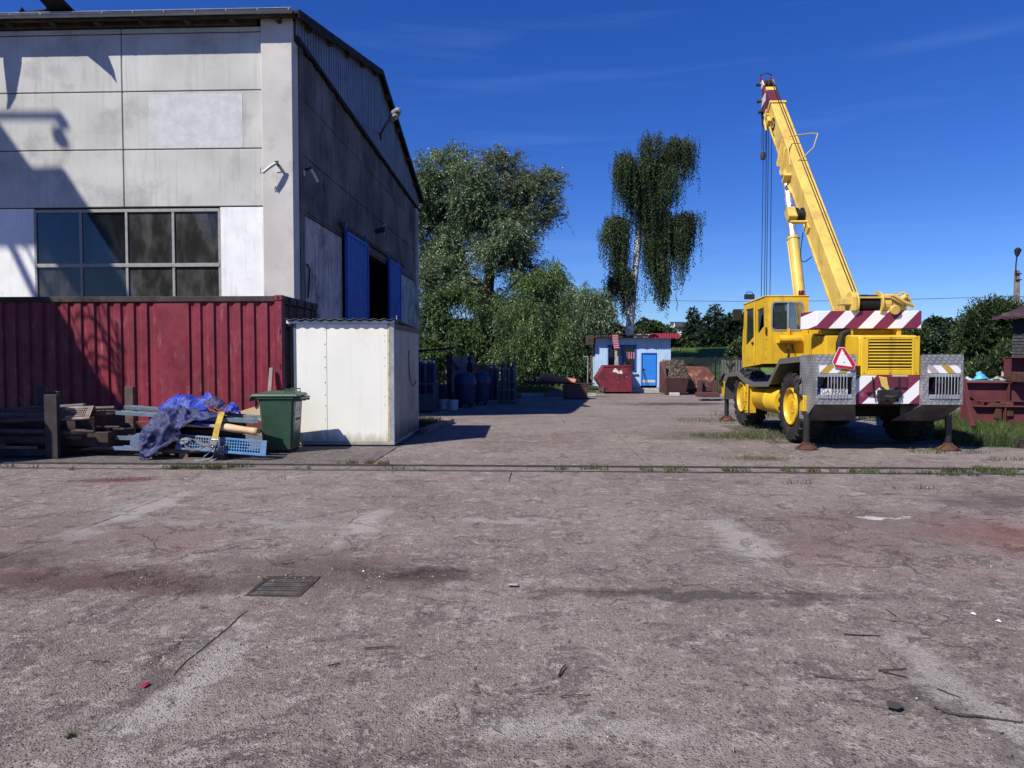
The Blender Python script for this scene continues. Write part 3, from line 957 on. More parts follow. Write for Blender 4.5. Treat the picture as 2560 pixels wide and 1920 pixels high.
MB().box(CX0 + .02, CX0 + .06, YC + .15, YC + 2.3, CZ0 + .1, CZ1 - .1).build('end_panel', M_red_cont, cont)
MB().box(CX0 + .1, CX1 - .1, YC + .12, YC + 2.36, CZ0 + .08, CZ0 + .14).build('floor', M_cont_dark, cont)
# door end, in shade: header, two leaves, four locking bars with cams
MB().box(CX1 - .10, CX1 + .004, YC + .165, YC + 2.275, CZ1 - .17, CZ1 - .004).build('door_header', M_cont_dark, cont, bevel=.006)
for i in range(2):
    y0 = YC + .17 + i * 1.055
    dr = MB().box(CX1 - .09, CX1 - .04, y0, y0 + 1.045, CZ0 + .1, CZ1 - .19).build('door', M_cont_dark, cont, bevel=.006)
    for kk in range(2):
        yb = y0 + .28 + kk * .5
        mbk = MB().cyl((CX1 - .005, yb, CZ0 + .05), (CX1 - .005, yb, CZ1 - .03), .018, 8)
        for z in (CZ1 - .10, CZ0 + .1, CZ1 - .7, CZ0 + .9):
            mbk.box(CX1 - .04, CX1 + .03, yb - .05, yb + .05, z - .05, z + .05)
        mbk.build('locking_bar', M_dkrust, dr)

# ------------------------------------------------------------------ white panel shed
SY = 12.74
sa, sb = W(737, 1112, SY), W(986.5, 1114.5, SY)
SX0, SX1 = sa.x, sb.x
SZ0, SZ1 = .022, W(900, 809, SY).z
SD = 2.55
shed = thing('white_panel_shed', 'white sheet metal shed with corrugated roof beside the green bin', 'shed', ((SX0 + SX1) / 2, SY + SD / 2, 0))
seam = W(817, 900, SY).x
MB().box(SX0 + .05, seam - .002, SY, SY + .04, SZ0 + .06, SZ1).build('wall_panel', M_shed, shed, bevel=.003)
MB().box(seam + .002, SX1 - .115, SY + .004, SY + .04, SZ0 + .06, SZ1).build('wall_panel', M_shed, shed, bevel=.003)
MB().box(SX1 - .110, SX1 - .082, SY - .003, SY + .04, SZ0 + .06, SZ1 - .02).build('foam_strip', M_foam, shed, bevel=.006)
MB().box(SX1 - .080, SX1 + .003, SY - .008, SY + .05, SZ0 + .02, SZ1 + .0).build('corner_trim', M_galv, shed, bevel=.005)
MB().box(SX0, SX0 + .048, SY - .004, SY + .05, SZ0 + .02, SZ1 + .0).build('corner_trim', mat('blue_trim', (.10, .125, .17), .6), shed, bevel=.005)
MB().box(SX0, SX1 + .006, SY - .02, SY + .06, SZ0 - .0, SZ0 + .058).build('base_frame', mat('base_steel', (.32, .29, .28), .75, var=.2, vs_=5, dirt=(.14, .10, .09), damt=.5, dsc=5, bump=.2), shed, bevel=.006)
ym = SY + SD * .55
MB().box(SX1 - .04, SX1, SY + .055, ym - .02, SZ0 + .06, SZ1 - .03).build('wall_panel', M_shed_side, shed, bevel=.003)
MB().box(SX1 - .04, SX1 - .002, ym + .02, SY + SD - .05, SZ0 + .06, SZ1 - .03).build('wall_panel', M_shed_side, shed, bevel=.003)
MB().box(SX1 - .05, SX1 - .004, ym - .019, ym + .019, SZ0 + .06, SZ1 - .03).build('dark_gap_strip', M_black, shed)  # black strip filling the door gap, drawn for the darkness inside it
MB().box(SX1 - .06, SX1 + .006, SY + SD - .05, SY + SD, SZ0, SZ1 - .03).build('corner_trim', M_galv, shed, bevel=.004)
MB().box(SX1 - .03, SX1 + .012, SY + .06, SY + SD, SZ1 - .10, SZ1 + .005).build('fascia', mat('brown_fascia', (.11, .09, .085), .75, var=.2), shed, bevel=.004)
MB().box(SX1 - .06, SX1 + .010, SY + .06, SY + SD, SZ0, SZ0 + .058).build('base_frame', M_galv, shed, bevel=.004)
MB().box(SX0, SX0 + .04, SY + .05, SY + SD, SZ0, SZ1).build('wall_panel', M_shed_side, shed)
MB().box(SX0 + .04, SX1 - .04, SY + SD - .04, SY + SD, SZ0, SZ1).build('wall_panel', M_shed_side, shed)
wire = MB().tube([(SX1 + .01, ym, 1.75), (SX1 + .012, ym + .02, 1.3), (SX1 + .02, ym + .12, 1.13), (SX1 + .03, ym + .35, 1.02), (SX1 + .03, ym + .6, 1.06), (SX1 + .02, ym + .75, 1.13)], .008, 6)
wire.build('cable', M_black, shed, smooth=60)
mb = MB()                                               # corrugated roof sheet, its end facing the yard
nw = 11
cor = []
for i in range(nw * 8 + 1):
    x = SX0 - .12 + (SX1 + .02 - (SX0 - .12)) * i / (nw * 8)
    cor.append((x, .014 * math.cos(2 * math.pi * i / 8)))
mb.sheet([[(x, y, z + h) for x, h in cor] for y, z in ((SY - .10, SZ1 + .075), (SY + SD + .1, SZ1 - .02))])
mb.build('roof_sheet', mat('roof_iron', (.11, .115, .125), .55, .3, var=.2, bump=.1), shed, smooth=60, fix=False, solid=.004)
mb = MB()                                               # pale filler strip following the corrugation
mb.add([(x, SY - .03, SZ1 + .002) for x, h in cor] + [(x, SY - .03, SZ1 + .045 + h) for x, h in cor],
       [(i, i + 1, i + 1 + len(cor), i + len(cor)) for i in range(len(cor) - 1)])
mb.build('filler_strip', mat('filler', (.62, .62, .62), .8), shed, fix=False, solid=.01)
MB().box(SX1 - .01, SX1 + .005, SY + .25, SY + .27, SZ1 - .02, SZ1 + .16).build('roof_stay', M_galv, shed)
MB().box(SX0 - .10, SX0 + .0, SY + .02, SY + .25, SZ1 - .03, SZ1 + .05).build('verge', M_eaves, shed)
mb = MB()
for z in np.linspace(.25, 2.1, 9):
    mb.cyl((seam - .03, SY - .003, z + random.uniform(-.05, .05)), (seam - .03, SY + .01, z), .008, 6)
for z in (.75, .9, 1.45, 1.6, 1.9, 2.0):
    mb.cyl((SX1 - .17, SY + .0, z), (SX1 - .17, SY + .012, z), .008, 6)
mb.build('rivet', M_dkrust, shed)

# ------------------------------------------------------------------ green wheelie bin
M_bin = mat('green_plastic', (.028, .068, .040), .42, var=.08, vs_=2, dirt=(.05, .08, .055), damt=.6, dsc=4, bump=.05, spec=.45, coord='World', base=(.14, .0, (.10, .085, .07)))
bn = thing('wheelie_bin', 'dark green wheelie bin with closed lid and torn white sticker', 'wheelie bin', (-4.42, 11.98, 0), R(4))
def taper(x0, x1, y0, y1, z0, X0, X1, Y0, Y1, z1):
    return MB().add([(x0, y0, z0), (x1, y0, z0), (x1, y1, z0), (x0, y1, z0), (X0, Y0, z1), (X1, Y0, z1), (X1, Y1, z1), (X0, Y1, z1)],
                    [(3, 2, 1, 0), (4, 5, 6, 7), (0, 1, 5, 4), (1, 2, 6, 5), (2, 3, 7, 6), (3, 0, 4, 7)])
BZ = .94
mb = taper(-.255, .235, -.24, .26, .03, -.305, .285, -.29, .30, BZ)
mb.build('body', M_bin, bn, world=False, bevel=.035)
mb = MB().box(-.325, .300, -.312, .318, BZ - .035, BZ + .012)
mb.build('rim', M_bin, bn, world=False, bevel=.015)
lid = taper(-.44, .37, -.335, .335, BZ + .014, -.40, .34, -.30, .30, BZ + .062)
lid.add([(-.36, -.25, BZ + .06), (.30, -.25, BZ + .06), (.30, .25, BZ + .06), (-.36, .25, BZ + .06), (-.18, -.14, BZ + .10), (.22, -.14, BZ + .10), (.22, .14, BZ + .10), (-.18, .14, BZ + .10)],
        [(3, 2, 1, 0), (4, 5, 6, 7), (0, 1, 5, 4), (1, 2, 6, 5), (2, 3, 7, 6), (3, 0, 4, 7)])
lid.add([(-.46, -.32, BZ - .07), (-.43, -.32, BZ - .07), (-.43, .32, BZ - .07), (-.46, .32, BZ - .07), (-.44, -.335, BZ + .02), (-.40, -.335, BZ + .02), (-.40, .335, BZ + .02), (-.44, .335, BZ + .02)],
        [(3, 2, 1, 0), (4, 5, 6, 7), (0, 1, 5, 4), (1, 2, 6, 5), (2, 3, 7, 6), (3, 0, 4, 7)])
lo = lid.build('lid', M_bin, bn, world=False, bevel=.012)
for y in (-.2, .17):
    MB().tube([(.12, y, BZ + .06), (.12, y, BZ + .13), (.27, y, BZ + .13), (.27, y, BZ + .06)], .011, 6).build('handle', M_bin, lo, world=False)
MB().cyl((.40, -.26, BZ - .02), (.40, .26, BZ - .02), .018, 8).build('grip_bar', M_bin, bn, world=False, smooth=60)
mb = MB()
for y in (-.25, 0, .25):
    mb.box(.28, .41, y - .012, y + .012, BZ - .07, BZ + .005)
mb.build('grip_bracket', M_bin, bn, world=False)
for y in (-.20, .16):
    MB().lathe([(.02, -.025), (.10, -.025), (.10, .025), (.02, .025)], (y, .30, .10), 'X', 18).build('wheel', M_black, bn, world=False, smooth=40)
M_stick = mat('sticker_paper', (.55, .56, .58), .6, var=.1, vs_=20, dirt=(.3, .3, .32), damt=.55, dsc=14, bump=0)
st = MB()
def sx(z): return .235 + (.285 - .235) * (z - .03) / (BZ - .03) + .004
st.add([(sx(.50), -.17, .50), (sx(.50), .16, .52), (sx(.88), .17, .88), (sx(.88), -.16, .87)], [(0, 1, 2, 3)])
sto = st.build('sticker', M_stick, bn, world=False, fix=False)
mb = MB()
for i, (y, w_, h_) in enumerate([(-.12, .028, .05), (-.085, .028, .05), (-.05, .028, .05), (.0, .022, .05), (.03, .022, .05), (.06, .02, .05), (.10, .012, .05), (.125, .012, .05)]):
    x = sx(.56) + .003
    mb.box(x - .001, x + .001, y, y + w_ * .9, .535, .535 + h_)
for i in range(12):
    y = random.uniform(-.12, .12); z = random.uniform(.66, .80); x = sx(z) + .003
    mb.box(x - .001, x + .001, y, y + random.uniform(.01, .05), z, z + random.uniform(.006, .03))
mb.box(sx(.64) + .001, sx(.64) + .003, -.14, .14, .637, .643)
mb.build('print', M_black, sto, world=False)

# ------------------------------------------------------------------ perforated boards and the junk on the pallet
M_bluepaint = mat('worn_blue_paint', (.042, .165, .37), .55, .1, var=.15, vs_=4, dirt=(.19, .165, .16), damt=.43, dsc=2.0, chips=(.14, .09, .08), camt=.60, csc=14, bump=.15, spec=.4)
M_greysteel = mat('dusty_grey_steel', (.24, .225, .215), .6, .3, var=.15, vs_=5, dirt=(.14, .10, .09), damt=.52, dsc=4, bump=.15, spec=.4)
M_slate = mat('blue_grey_steel', (.125, .175, .215), .55, .3, var=.2, vs_=3, dirt=(.25, .23, .21), damt=.52, dsc=2.4, bump=.12, spec=.4)
M_brownperf = mat('rusty_perforated', (.12, .085, .078), .75, .2, var=.25, vs_=5, dirt=(.085, .055, .048), damt=.5, dsc=4, bump=.2, spec=.3)

def perf_board(name, label, p0, p1, width, up, m, group=None, holes=(26, 5), side=.05, cat='scaffold board', th=.004, ends=.10):
    """a pressed steel board with a field of slots cut through it; p0-p1 runs along the lower edge, 'up' across the face"""
    p0, p1, up = Vector(p0), Vector(p1), Vector(up).normalized()
    u = (p1 - p0); L = u.length; u.normalize()
    nrm = u.cross(up).normalized()
    nx, nyy = holes
    mb = MB()
    cx = [0, ends]
    us = [0.0, ends]
    per = (L - 2 * ends) / nx
    for i in range(nx): us += [ends + per * (i + .30), ends + per * (i + 1)]
    us += [L]
    hs = [0.0, .025]
    ph = (width - .05) / nyy
    for j in range(nyy): hs += [.025 + ph * (j + .26), .025 + ph * (j + 1)]
    hs += [width]
    idx = {}
    vs_ = []
    for i, a in enumerate(us):
        for j, b in enumerate(hs):
            idx[i, j] = len(vs_); vs_.append(p0 + u * a + up * b)
    fs_ = []
    for i in range(len(us) - 1):
        for j in range(len(hs) - 1):
            hole = (2 <= i < len(us) - 2 and i % 2 == 0) and (2 <= j < len(hs) - 2 or j == 2) and j % 2 == 0 and 0 < j < len(hs) - 1
            if i >= 2 and i < len(us) - 2 and (i - 2) % 2 == 0 and j >= 2 and j < len(hs) - 1 and (j - 2) % 2 == 0: continue
            fs_.append((idx[i, j], idx[i + 1, j], idx[i + 1, j + 1], idx[i, j + 1]))
    mb.add(vs_, fs_)
    t = thing(name, label, cat, p0, group=group)
    mb.build('perforated_face', m, t, fix=False, solid=th)
    for b in (0, width):
        MB().bar(p0 + up * b - nrm * side / 2, p1 + up * b - nrm * side / 2, side, .012, up=up).build('folded_edge', m, t, bevel=.003)
    return t

# pallet
YP = 11.0
pa, pb = W(358, 1152, YP), W(545, 1152, YP)
pal = thing('wooden_pallet', 'weathered wooden pallet under the heap of blue tarpaulin and ramps', 'pallet', ((pa.x + pb.x) / 2 + .3, YP + .5, 0))
M_wood = mat('weathered_wood', (.16, .105, .085), .85, var=.25, vs_=5, dirt=(.09, .06, .05), damt=.5, dsc=5, bump=.4, bsc=40, spec=.2)
px0, px1 = pa.x, pa.x + 1.35
for i in range(3):
    MB().box(px0, px1, YP + i * .42 - .006, YP + i * .42 + .10, .098, .14).build('deck_board', M_wood, pal, bevel=.004)
    for k in range(3):
        MB().box(px0 + k * .58, px0 + .145 + k * .58, YP + i * .42, YP + .10 + i * .42, .022, .097).build('block', M_wood, pal, bevel=.004)
    MB().box(px0, px1, YP + i * .42, YP + i * .42 + .1, 0.0, .021).build('bottom_board', M_wood, pal, bevel=.004)
for i in range(7):
    x = px0 + i * .20
    MB().box(x, x + .12, YP, YP + .94, .141, .162).build('deck_board', M_wood, pal, bevel=.004)

# blue perforated ramp lying on its edge in front of the heap
r0, r1 = W(438, 1122, YP - .04), W(664, 1140, YP - .14)
perf_board('perforated_ramp', 'pale blue perforated steel ramp board standing on its long edge', r0, r1, .235, (0, .25, 1), M_bluepaint, holes=(30, 4), side=.07, cat='ramp board')
def chan(name, label, p, q, w, h, m, cat='steel channel', group=None, flip=1):
    """U-shaped steel channel, its open side up"""
    p, q = Vector(p), Vector(q)
    u = (q - p).normalized(); s = u.cross(Vector((0, 0, 1))).normalized(); t = s.cross(u)
    th = .006
    prof_ = [(-w / 2, h), (-w / 2, 0), (w / 2, 0), (w / 2, h), (w / 2 - th, h), (w / 2 - th, th), (-w / 2 + th, th), (-w / 2 + th, h)]
    if flip < 0: prof_ = [(a, h - b) for a, b in prof_]
    mb = MB()
    n = len(prof_)
    mb.add([b + s * a + t * c for b in (p, q) for a, c in prof_], [(i, (i + 1) % n, (i + 1) % n + n, i + n) for i in range(n)] + [(0, 1, 6, 7), (1, 2, 5, 6), (2, 3, 4, 5), (8, 15, 14, 9), (9, 14, 13, 10), (10, 13, 12, 11)])
    o = mb.build(name, m, None, bevel=.003, label=label, cat=cat, group=group)
    return o
chan('steel_channel', 'long slate blue steel channel sticking out left from the tarpaulin heap', W(296, 1036, YP + .30), W(640, 1058, YP + .16), .15, .065, M_slate)
chan('steel_channel', 'blue grey steel channel lying on top beneath the bright blue tarpaulin', W(316, 1022, YP + .52), W(646, 1048, YP + .40), .14, .06, M_slate)
chan('steel_channel', 'grey blue channel low in the heap, its end before the container', W(276, 1098, YP + .45), W(420, 1102, YP + .35), .15, .07, M_slate)
chan('steel_channel', 'pale blue channel end resting on the ground left of the pallet', W(289, 1124, YP + .30), W(420, 1128, YP + .25), .14, .065, M_bluepaint)
# curved bracket at the left end
mb = MB()
arc = [(math.cos(a) * .16, math.sin(a) * .19) for a in np.linspace(math.pi * .5, math.pi, 7)]
c0 = W(352, 1112, YP + .1)
outer = [(c0.x + a, c0.z + b) for a, b in arc]
mb.prism(outer + [(c0.x - .10, c0.z - .05), (c0.x + .05, c0.z - .05), (c0.x + .05, c0.z + .19)], YP + .06, YP + .13, 'XZ')
mb.build('ramp_hook', M_bluepaint, None, bevel=.006, label='bright blue curved hook plate at the left end of the heap', cat='hook plate')
# timber, plywood, rolled board
M_ply = mat('pale_plywood', (.56, .40, .24), .8, var=.12, vs_=6, dirt=(.42, .28, .17), damt=.55, dsc=4, bump=.15, spec=.25)
a, b, c_ = W(590, 1032, YP + .75), W(648, 1013, YP + .75), W(648, 1046, YP + .75)
mb = MB().prism([(a.x, a.z), (c_.x + .1, c_.z - .06), (b.x + .1, b.z + .03)], YP + .72, YP + .745, 'XZ')
mb.build('plywood_sheet', M_ply, None, bevel=.002, label='pale plywood offcut leaning up behind the heap beside the bin', cat='plywood')
rb = MB()
p, q = W(548, 1066, YP + .05), W(646, 1080, YP - .02)
g_ = []
for s in np.linspace(0, 1, 10):
    c = p.lerp(q, s)
    g_.append([(c.x + .0, c.y + math.cos(a) * .08 * (1 + .06 * math.sin(s * 9 + a)), c.z + math.sin(a) * .055 * (1 + .07 * math.sin(s * 7))) for a in np.linspace(-.6, 4.6, 16)])
rb.sheet(g_)
rb.build('rolled_cardboard', M_ply, None, smooth=60, fix=False, solid=.008, label='loosely rolled sheet of tan cardboard under the yellow strap', cat='cardboard')
for (x0, y0, x1, y1, lab) in ((500, 1062, 545, 1066, 'short pale plank end beneath the blue tarpaulin'), (436, 1117, 520, 1122, 'raw timber offcut behind the perforated ramp')):
    p, q = W(x0 - 40, y0, YP + .12), W(x1 + 30, y1, YP + .10)
    MB().bar(p, q, .12, .05).build('timber_plank', M_ply, None, bevel=.004, label=lab, cat='plank')
mb = MB()
for i in range(4):                                      # dark steel sections filling the core of the heap
    z = .20 + i * .105
    mb.bar((px0 + .28, YP + .30 + .06 * i, z), (px0 + 1.42, YP + .30 + .05 * i, z - .02), .5 - .07 * i, .09)
mb.build('steel_bundle', M_dkrust, None, bevel=.005, label='dark bundle of steel sections in the core of the heap', cat='steel bundle')

# tarpaulins: crumpled sheets
def m_tarp(name, col, sheen):
    t = NT(name)
    p = t.coords('World')
    c = t.mix(t.ramp(t.noise(p, 5, 6), .35, .65), tuple(x * .75 for x in col), tuple(x * 1.15 for x in col))
    t.set(Base_Color=c, Roughness=sheen)
    h = t.math('ADD', t.noise(p, 18, 5, .6, 1.2), t.math('MULTIPLY', t.noise(p, 5, 3, .5, 1.5), 1.2))
    t.bump(h, .55, .03)
    return t.m
M_tarp_b = m_tarp('bright_tarp', (.007, .028, .30), .5)
M_tarp_d = m_tarp('faded_tarp', (.016, .022, .095), .6)
def crumple(rows, m, name, label, amp=.05, nu=34, nv=26, seed=0, cat='tarpaulin', freq=4.5, group=None):
    """rows: control rows of points from the back edge to the front edge; a fine grid through them, folded by ridged noise"""
    rows = [[Vector(p) for p in r] for r in rows]
    def samp(r, s):
        x = s * (len(r) - 1); i = min(int(x), len(r) - 2); f = x - i
        p0, p1, p2, p3 = r[max(i - 1, 0)], r[i], r[i + 1], r[min(i + 2, len(r) - 1)]
        return .5 * ((2 * p1) + (p2 - p0) * f + (2 * p0 - 5 * p1 + 4 * p2 - p3) * f * f + (3 * p1 - p0 - 3 * p2 + p3) * f ** 3)
    grid = []
    for j in range(nv):
        v = j / (nv - 1)
        ctl = [samp([r[k] for r in rows], v) for k in range(len(rows[0]))]
        grid.append([samp(ctl, i / (nu - 1)) for i in range(nu)])
    out = []
    for j in range(nv):
        row = []
        for i in range(nu):
            p = grid[j][i]
            a = grid[j][min(i + 1, nu - 1)] - grid[j][max(i - 1, 0)]
            b = grid[min(j + 1, nv - 1)][i] - grid[max(j - 1, 0)][i]
            n = a.cross(b)
            n = n.normalized() if n.length > 1e-9 else Vector((0, -.5, .8))
            if n.y > 0: n = -n
            q = p * freq + Vector((seed * 3.1, 0, seed * 1.7))
            q = q + Vector((mnoise.noise(q * .6), mnoise.noise(q * .6 + Vector((5, 0, 0))), 0)) * .8
            h = (1 - abs(mnoise.noise(q)) * 2.2) * .65 + (1 - abs(mnoise.noise(q * 2.3)) * 2.2) * .30
            row.append(p + n * (h - .4) * amp)
        out.append(row)
    mb = MB().sheet(out)
    return mb.build(name, m, None, smooth=75, fix=False, solid=.003, label=label, cat=cat, group=group)
def wr(y, *pp): return [W(px, py, y) for px, py in pp]
# faded dark blue sheet hanging down the left end
crumple([wr(YP + .45, (412, 1040), (440, 1028), (470, 1030), (500, 1036), (540, 1040), (585, 1044)),
         wr(YP + .20, (385, 1052), (415, 1026), (450, 1020), (490, 1028), (530, 1034), (580, 1044)),
         wr(YP + .02, (360, 1075), (390, 1048), (430, 1030), (470, 1045), (500, 1048), (520, 1050)),
         wr(YP - .10, (345, 1100), (375, 1085), (410, 1066), (440, 1068), (455, 1062), (470, 1060)),
         wr(YP - .14, (350, 1125), (372, 1118), (395, 1120), (420, 1112), (436, 1100), (440, 1090)),
         wr(YP - .16, (346, 1146), (352, 1150), (362, 1148), (372, 1132), (382, 1126), (386, 1124))],
        M_tarp_d, 'tarpaulin', 'faded dark blue tarpaulin hanging crumpled over the left end', .10, 56, 48, 1, freq=3.6)
crumple([wr(YP + .62, (402, 1018), (440, 992), (480, 990), (516, 986), (520, 988)),
         wr(YP + .45, (398, 1022), (436, 1000), (476, 994), (512, 990), (522, 1000)),
         wr(YP + .32, (402, 1026), (440, 1012), (470, 1012), (500, 1012), (522, 1026)),
         wr(YP + .24, (420, 1034), (444, 1026), (466, 1028), (490, 1030), (516, 1034))],
        M_tarp_b, 'tarpaulin', 'bright blue tarpaulin bundled on top of the heap', .09, 48, 36, 2, freq=3.8)
crumple([wr(YP + .50, (515, 1000), (535, 992), (556, 1002), (562, 1016)),
         wr(YP + .38, (512, 1008), (534, 998), (556, 1006), (566, 1022)),
         wr(YP + .30, (512, 1022), (532, 1018), (552, 1024), (572, 1032))],
        M_tarp_d, 'tarpaulin', 'tied bundle of dark blue tarpaulin with orange cord round it', .06, 26, 22, 3, freq=6)
crumple([wr(YP + .45, (560, 1018), (578, 1008), (592, 1012), (598, 1030)),
         wr(YP + .34, (556, 1026), (576, 1014), (592, 1020), (600, 1034)),
         wr(YP + .26, (560, 1032), (576, 1030), (590, 1032), (598, 1036))],
        M_tarp_b, 'tarpaulin', 'small bright blue tarpaulin corner right of the yellow strap', .05, 22, 18, 4, freq=6)
crumple([wr(YP + .22, (446, 1044), (480, 1042), (510, 1046), (545, 1052)),
         wr(YP + .08, (442, 1052), (478, 1050), (510, 1054), (545, 1060)),
         wr(YP + .04, (450, 1060), (480, 1062), (510, 1066), (540, 1068))],
        M_tarp_b, 'tarpaulin', 'smooth bright blue tarpaulin fold squeezed between the channels', .035, 26, 16, 5, freq=4)
mb = MB()
M_cord = mat('orange_cord', (.34, .16, .10), .8, bump=0)
for k, pp in enumerate([[(522, 998), (516, 1010), (524, 1024), (545, 1032), (560, 1036)], [(540, 1004), (536, 1018), (548, 1028), (566, 1030)], [(560, 1012), (566, 1020), (560, 1034), (572, 1042), (564, 1048), (556, 1040)], [(520, 1030), (514, 1038), (522, 1046)]]):
    mb.tube([W(a, b, YP + .20 - .01 * k) for a, b in pp], .008, 6)
mb.build('cord', M_cord, None, smooth=60, label='orange cord looped over the tied tarpaulin bundle', cat='cord')
# ratchet strap: yellow webbing, buckle, grey tails
def ribbon(pts, w, side=(1, 0, 0)):
    s = Vector(side).normalized() * w / 2
    pts = [Vector(p) for p in pts]
    return MB().sheet([[p - s for p in pts], [p + s for p in pts]])
strap = thing('ratchet_strap', 'yellow ratchet strap with metal buckle and dangling grey tails', 'ratchet strap', W(540, 1090, YP - .2))
ribbon([W(555, 1030, YP + .20), W(551, 1042, YP + .04), W(546, 1058, YP - .06), W(541, 1078, YP - .10), W(537, 1098, YP - .14)], .095).build('webbing', mat('yellow_webbing', (.42, .29, .045), .75, var=.2, vs_=14, dirt=(.25, .18, .05), damt=.5, dsc=9, bump=.3, bsc=120), strap, fix=False, solid=.006)
mb = MB()
b0 = W(538, 1104, YP - .16)
mb.box(b0.x - .075, b0.x - .06, b0.y - .03, b0.y + .02, b0.z - .10, b0.z + .05).box(b0.x + .06, b0.x + .075, b0.y - .03, b0.y + .02, b0.z - .10, b0.z + .05)
for dz in (-.08, -.03, .03):
    mb.cyl((b0.x - .07, b0.y - .01, b0.z + dz), (b0.x + .07, b0.y - .01, b0.z + dz), .013, 8)
mb.box(b0.x - .05, b0.x + .05, b0.y - .05, b0.y - .035, b0.z - .05, b0.z + .02)
mb.build('buckle', mat('buckle_steel', (.55, .55, .56), .3, .8, bump=0), strap)
M_web2 = mat('grey_webbing', (.125, .135, .15), .75, var=.2, vs_=10, dirt=(.22, .23, .24), damt=.55, dsc=6, bump=.3, bsc=120)
for k, pp in enumerate([[(536, 1112), (532, 1122), (520, 1134), (508, 1142), (512, 1152), (530, 1152), (540, 1148)],
                        [(540, 1112), (539, 1124), (536, 1138), (524, 1148), (505, 1151), (492, 1152), (484, 1151)],
                        [(530, 1116), (510, 1112), (490, 1104), (475, 1100), (462, 1104), (468, 1118), (482, 1126), (500, 1122), (520, 1112)],
                        [(480, 1100), (462, 1097), (450, 1100), (456, 1108), (470, 1104)]]):
    mb = ribbon([W(a, b, YP - .20 - .02 * k + .03 * math.sin(i)) for i, (a, b) in enumerate(pp)], .06, (.35, .5, .6))
    mb.build('webbing_tail', M_web2, strap, fix=False, solid=.005, smooth=70)
pole = MB().box(-.04, .04, -.03, .03, 0, 1.42)
pole.build('timber_post', mat('grey_post', (.28, .22, .21), .9, var=.2, bump=.3), None, bevel=.006, label='grey timber post leaning on the container behind the green bin', cat='post').location = (W(664, 990, 14.5).x, 14.55, 0)
bpy.data.objects['timber_post'].rotation_euler = (R(-12), 0, 0)

# ------------------------------------------------------------------ stillage of rusty boards and tubes on the left
YL = 10.95
M_post = mat('stillage_steel', (.040, .032, .034), .7, .2, var=.25, vs_=5, dirt=(.10, .07, .06), damt=.56, dsc=5, bump=.2, spec=.35)
stl = thing('steel_stillage', 'dark steel post stillage holding rusty perforated boards and tubes', 'stillage', (W(125, 1140, YL).x, YL + .6, 0))
xR_ = W(133, 1140, YL).x
for (x, y, h) in ((xR_, YL, 1.02), (xR_ + .62, YL + 1.1, 1.1), (xR_ - 2.3, YL, 1.0), (xR_ - .95, YL + 1.1, 1.12), (xR_ - .72, YL + 1.1, 1.02)):
    w_ = .105 if y == YL else .075
    MB().box(x - w_, x + w_, y - .04, y + .04, 0, h).build('post', M_post if y == YL else M_brownperf, stl, bevel=.005)
for z in (.10, .30):
    MB().box(xR_ - 2.3, xR_ - .11, YL - .03, YL + .03, z - .05, z + .05).build('rail', M_post, stl, bevel=.005)
MB().box(xR_ - 2.3, xR_ + .6, YL + 1.07, YL + 1.13, .06, .16).build('rail', M_post, stl, bevel=.005)
for x in (xR_ - 2.2, xR_ - .06):
    MB().box(x - .04, x + .04, YL + .04, YL + 1.06, .06, .16).build('cross_rail', M_post, stl, bevel=.005)
perf_board('perforated_board', 'rusty perforated board lying tilted on top, right of the dark post', W(137, 1050, YL + .05), W(222, 1046, YL + .15), .22, (.1, .45, .85), mat('lit_perforated', (.24, .18, .165), .75, .2, var=.25, vs_=5, dirt=(.10, .065, .055), damt=.5, dsc=4, bump=.2, spec=.3), 'perforated boards in the stillage', (12, 5), .05, ends=.08)  # lighter copy of the rusty board colour, sunlight painted into its face
perf_board('perforated_board', 'long perforated board in shade left of the dark post', W(-70, 1058, YL + .04), W(124, 1048, YL + .10), .26, (.1, .55, .8), M_brownperf, 'perforated boards in the stillage', (34, 6), .05)
for i, (px, py, qx, qy, r_, lab) in enumerate([(-60, 1078, 215, 1080, .045, 'thick rusty tube, upper one of the two beside the post'), (-60, 1091, 205, 1092, .043, 'thick rusty tube, lower one of the two beside the post'),
                                              (120, 1024, 286, 1019, .028, 'thin rusty tube sticking out right from the stillage top'), (140, 1036, 262, 1032, .045, 'short rusty tube end below the thin tube'), (150, 1044, 240, 1041, .03, 'dark tube end half hidden under the tilted board')]):
    MB().cyl(W(px, py, YL + .12 + .08 * i), W(qx, qy, YL + .14 + .08 * i), r_, 10).build('steel_tube', M_brownperf, None, smooth=40, label=lab, cat='tube')
mb = MB().bar(W(140, 1018, YL + .5), W(212, 1013, YL + .6), .12, .06)
mb.build('steel_channel', M_greysteel, None, bevel=.004, label='short grey channel lying at the top of the rusty stillage', cat='steel channel')
mb = MB()
mb.box(xR_ - 2.2, xR_ + .75, YL + .25, YL + 1.0, .17, .40).box(xR_ - 2.2, xR_ + .5, YL + .3, YL + .95, .40, .66)
mb.build('steel_bundle', M_dkrust, None, bevel=.01, label='dark load of steel sections filling the left stillage', cat='steel bundle')
rs_j = random.Random(21)
for i in range(9):                                      # odd rods and flats pushed in among the boards
    y0_ = YL + .15 + rs_j.uniform(0, .6); z_ = rs_j.choice((.22, .44, .47, .70, .73))
    a_ = Vector((xR_ - rs_j.uniform(.6, 2.2), y0_, z_ + rs_j.uniform(0, .05))); b_ = Vector((xR_ + rs_j.uniform(.3, .95), y0_ + rs_j.uniform(-.1, .1), z_ + rs_j.uniform(-.02, .05)))
    MB().tube([a_, b_], rs_j.uniform(.012, .026), 8).build('steel_rod', M_dkrust, None, smooth=40, label='rusty steel rod pushed in among the stillage boards', cat='rod', group='rusty rods in the stillage')
mb = MB()
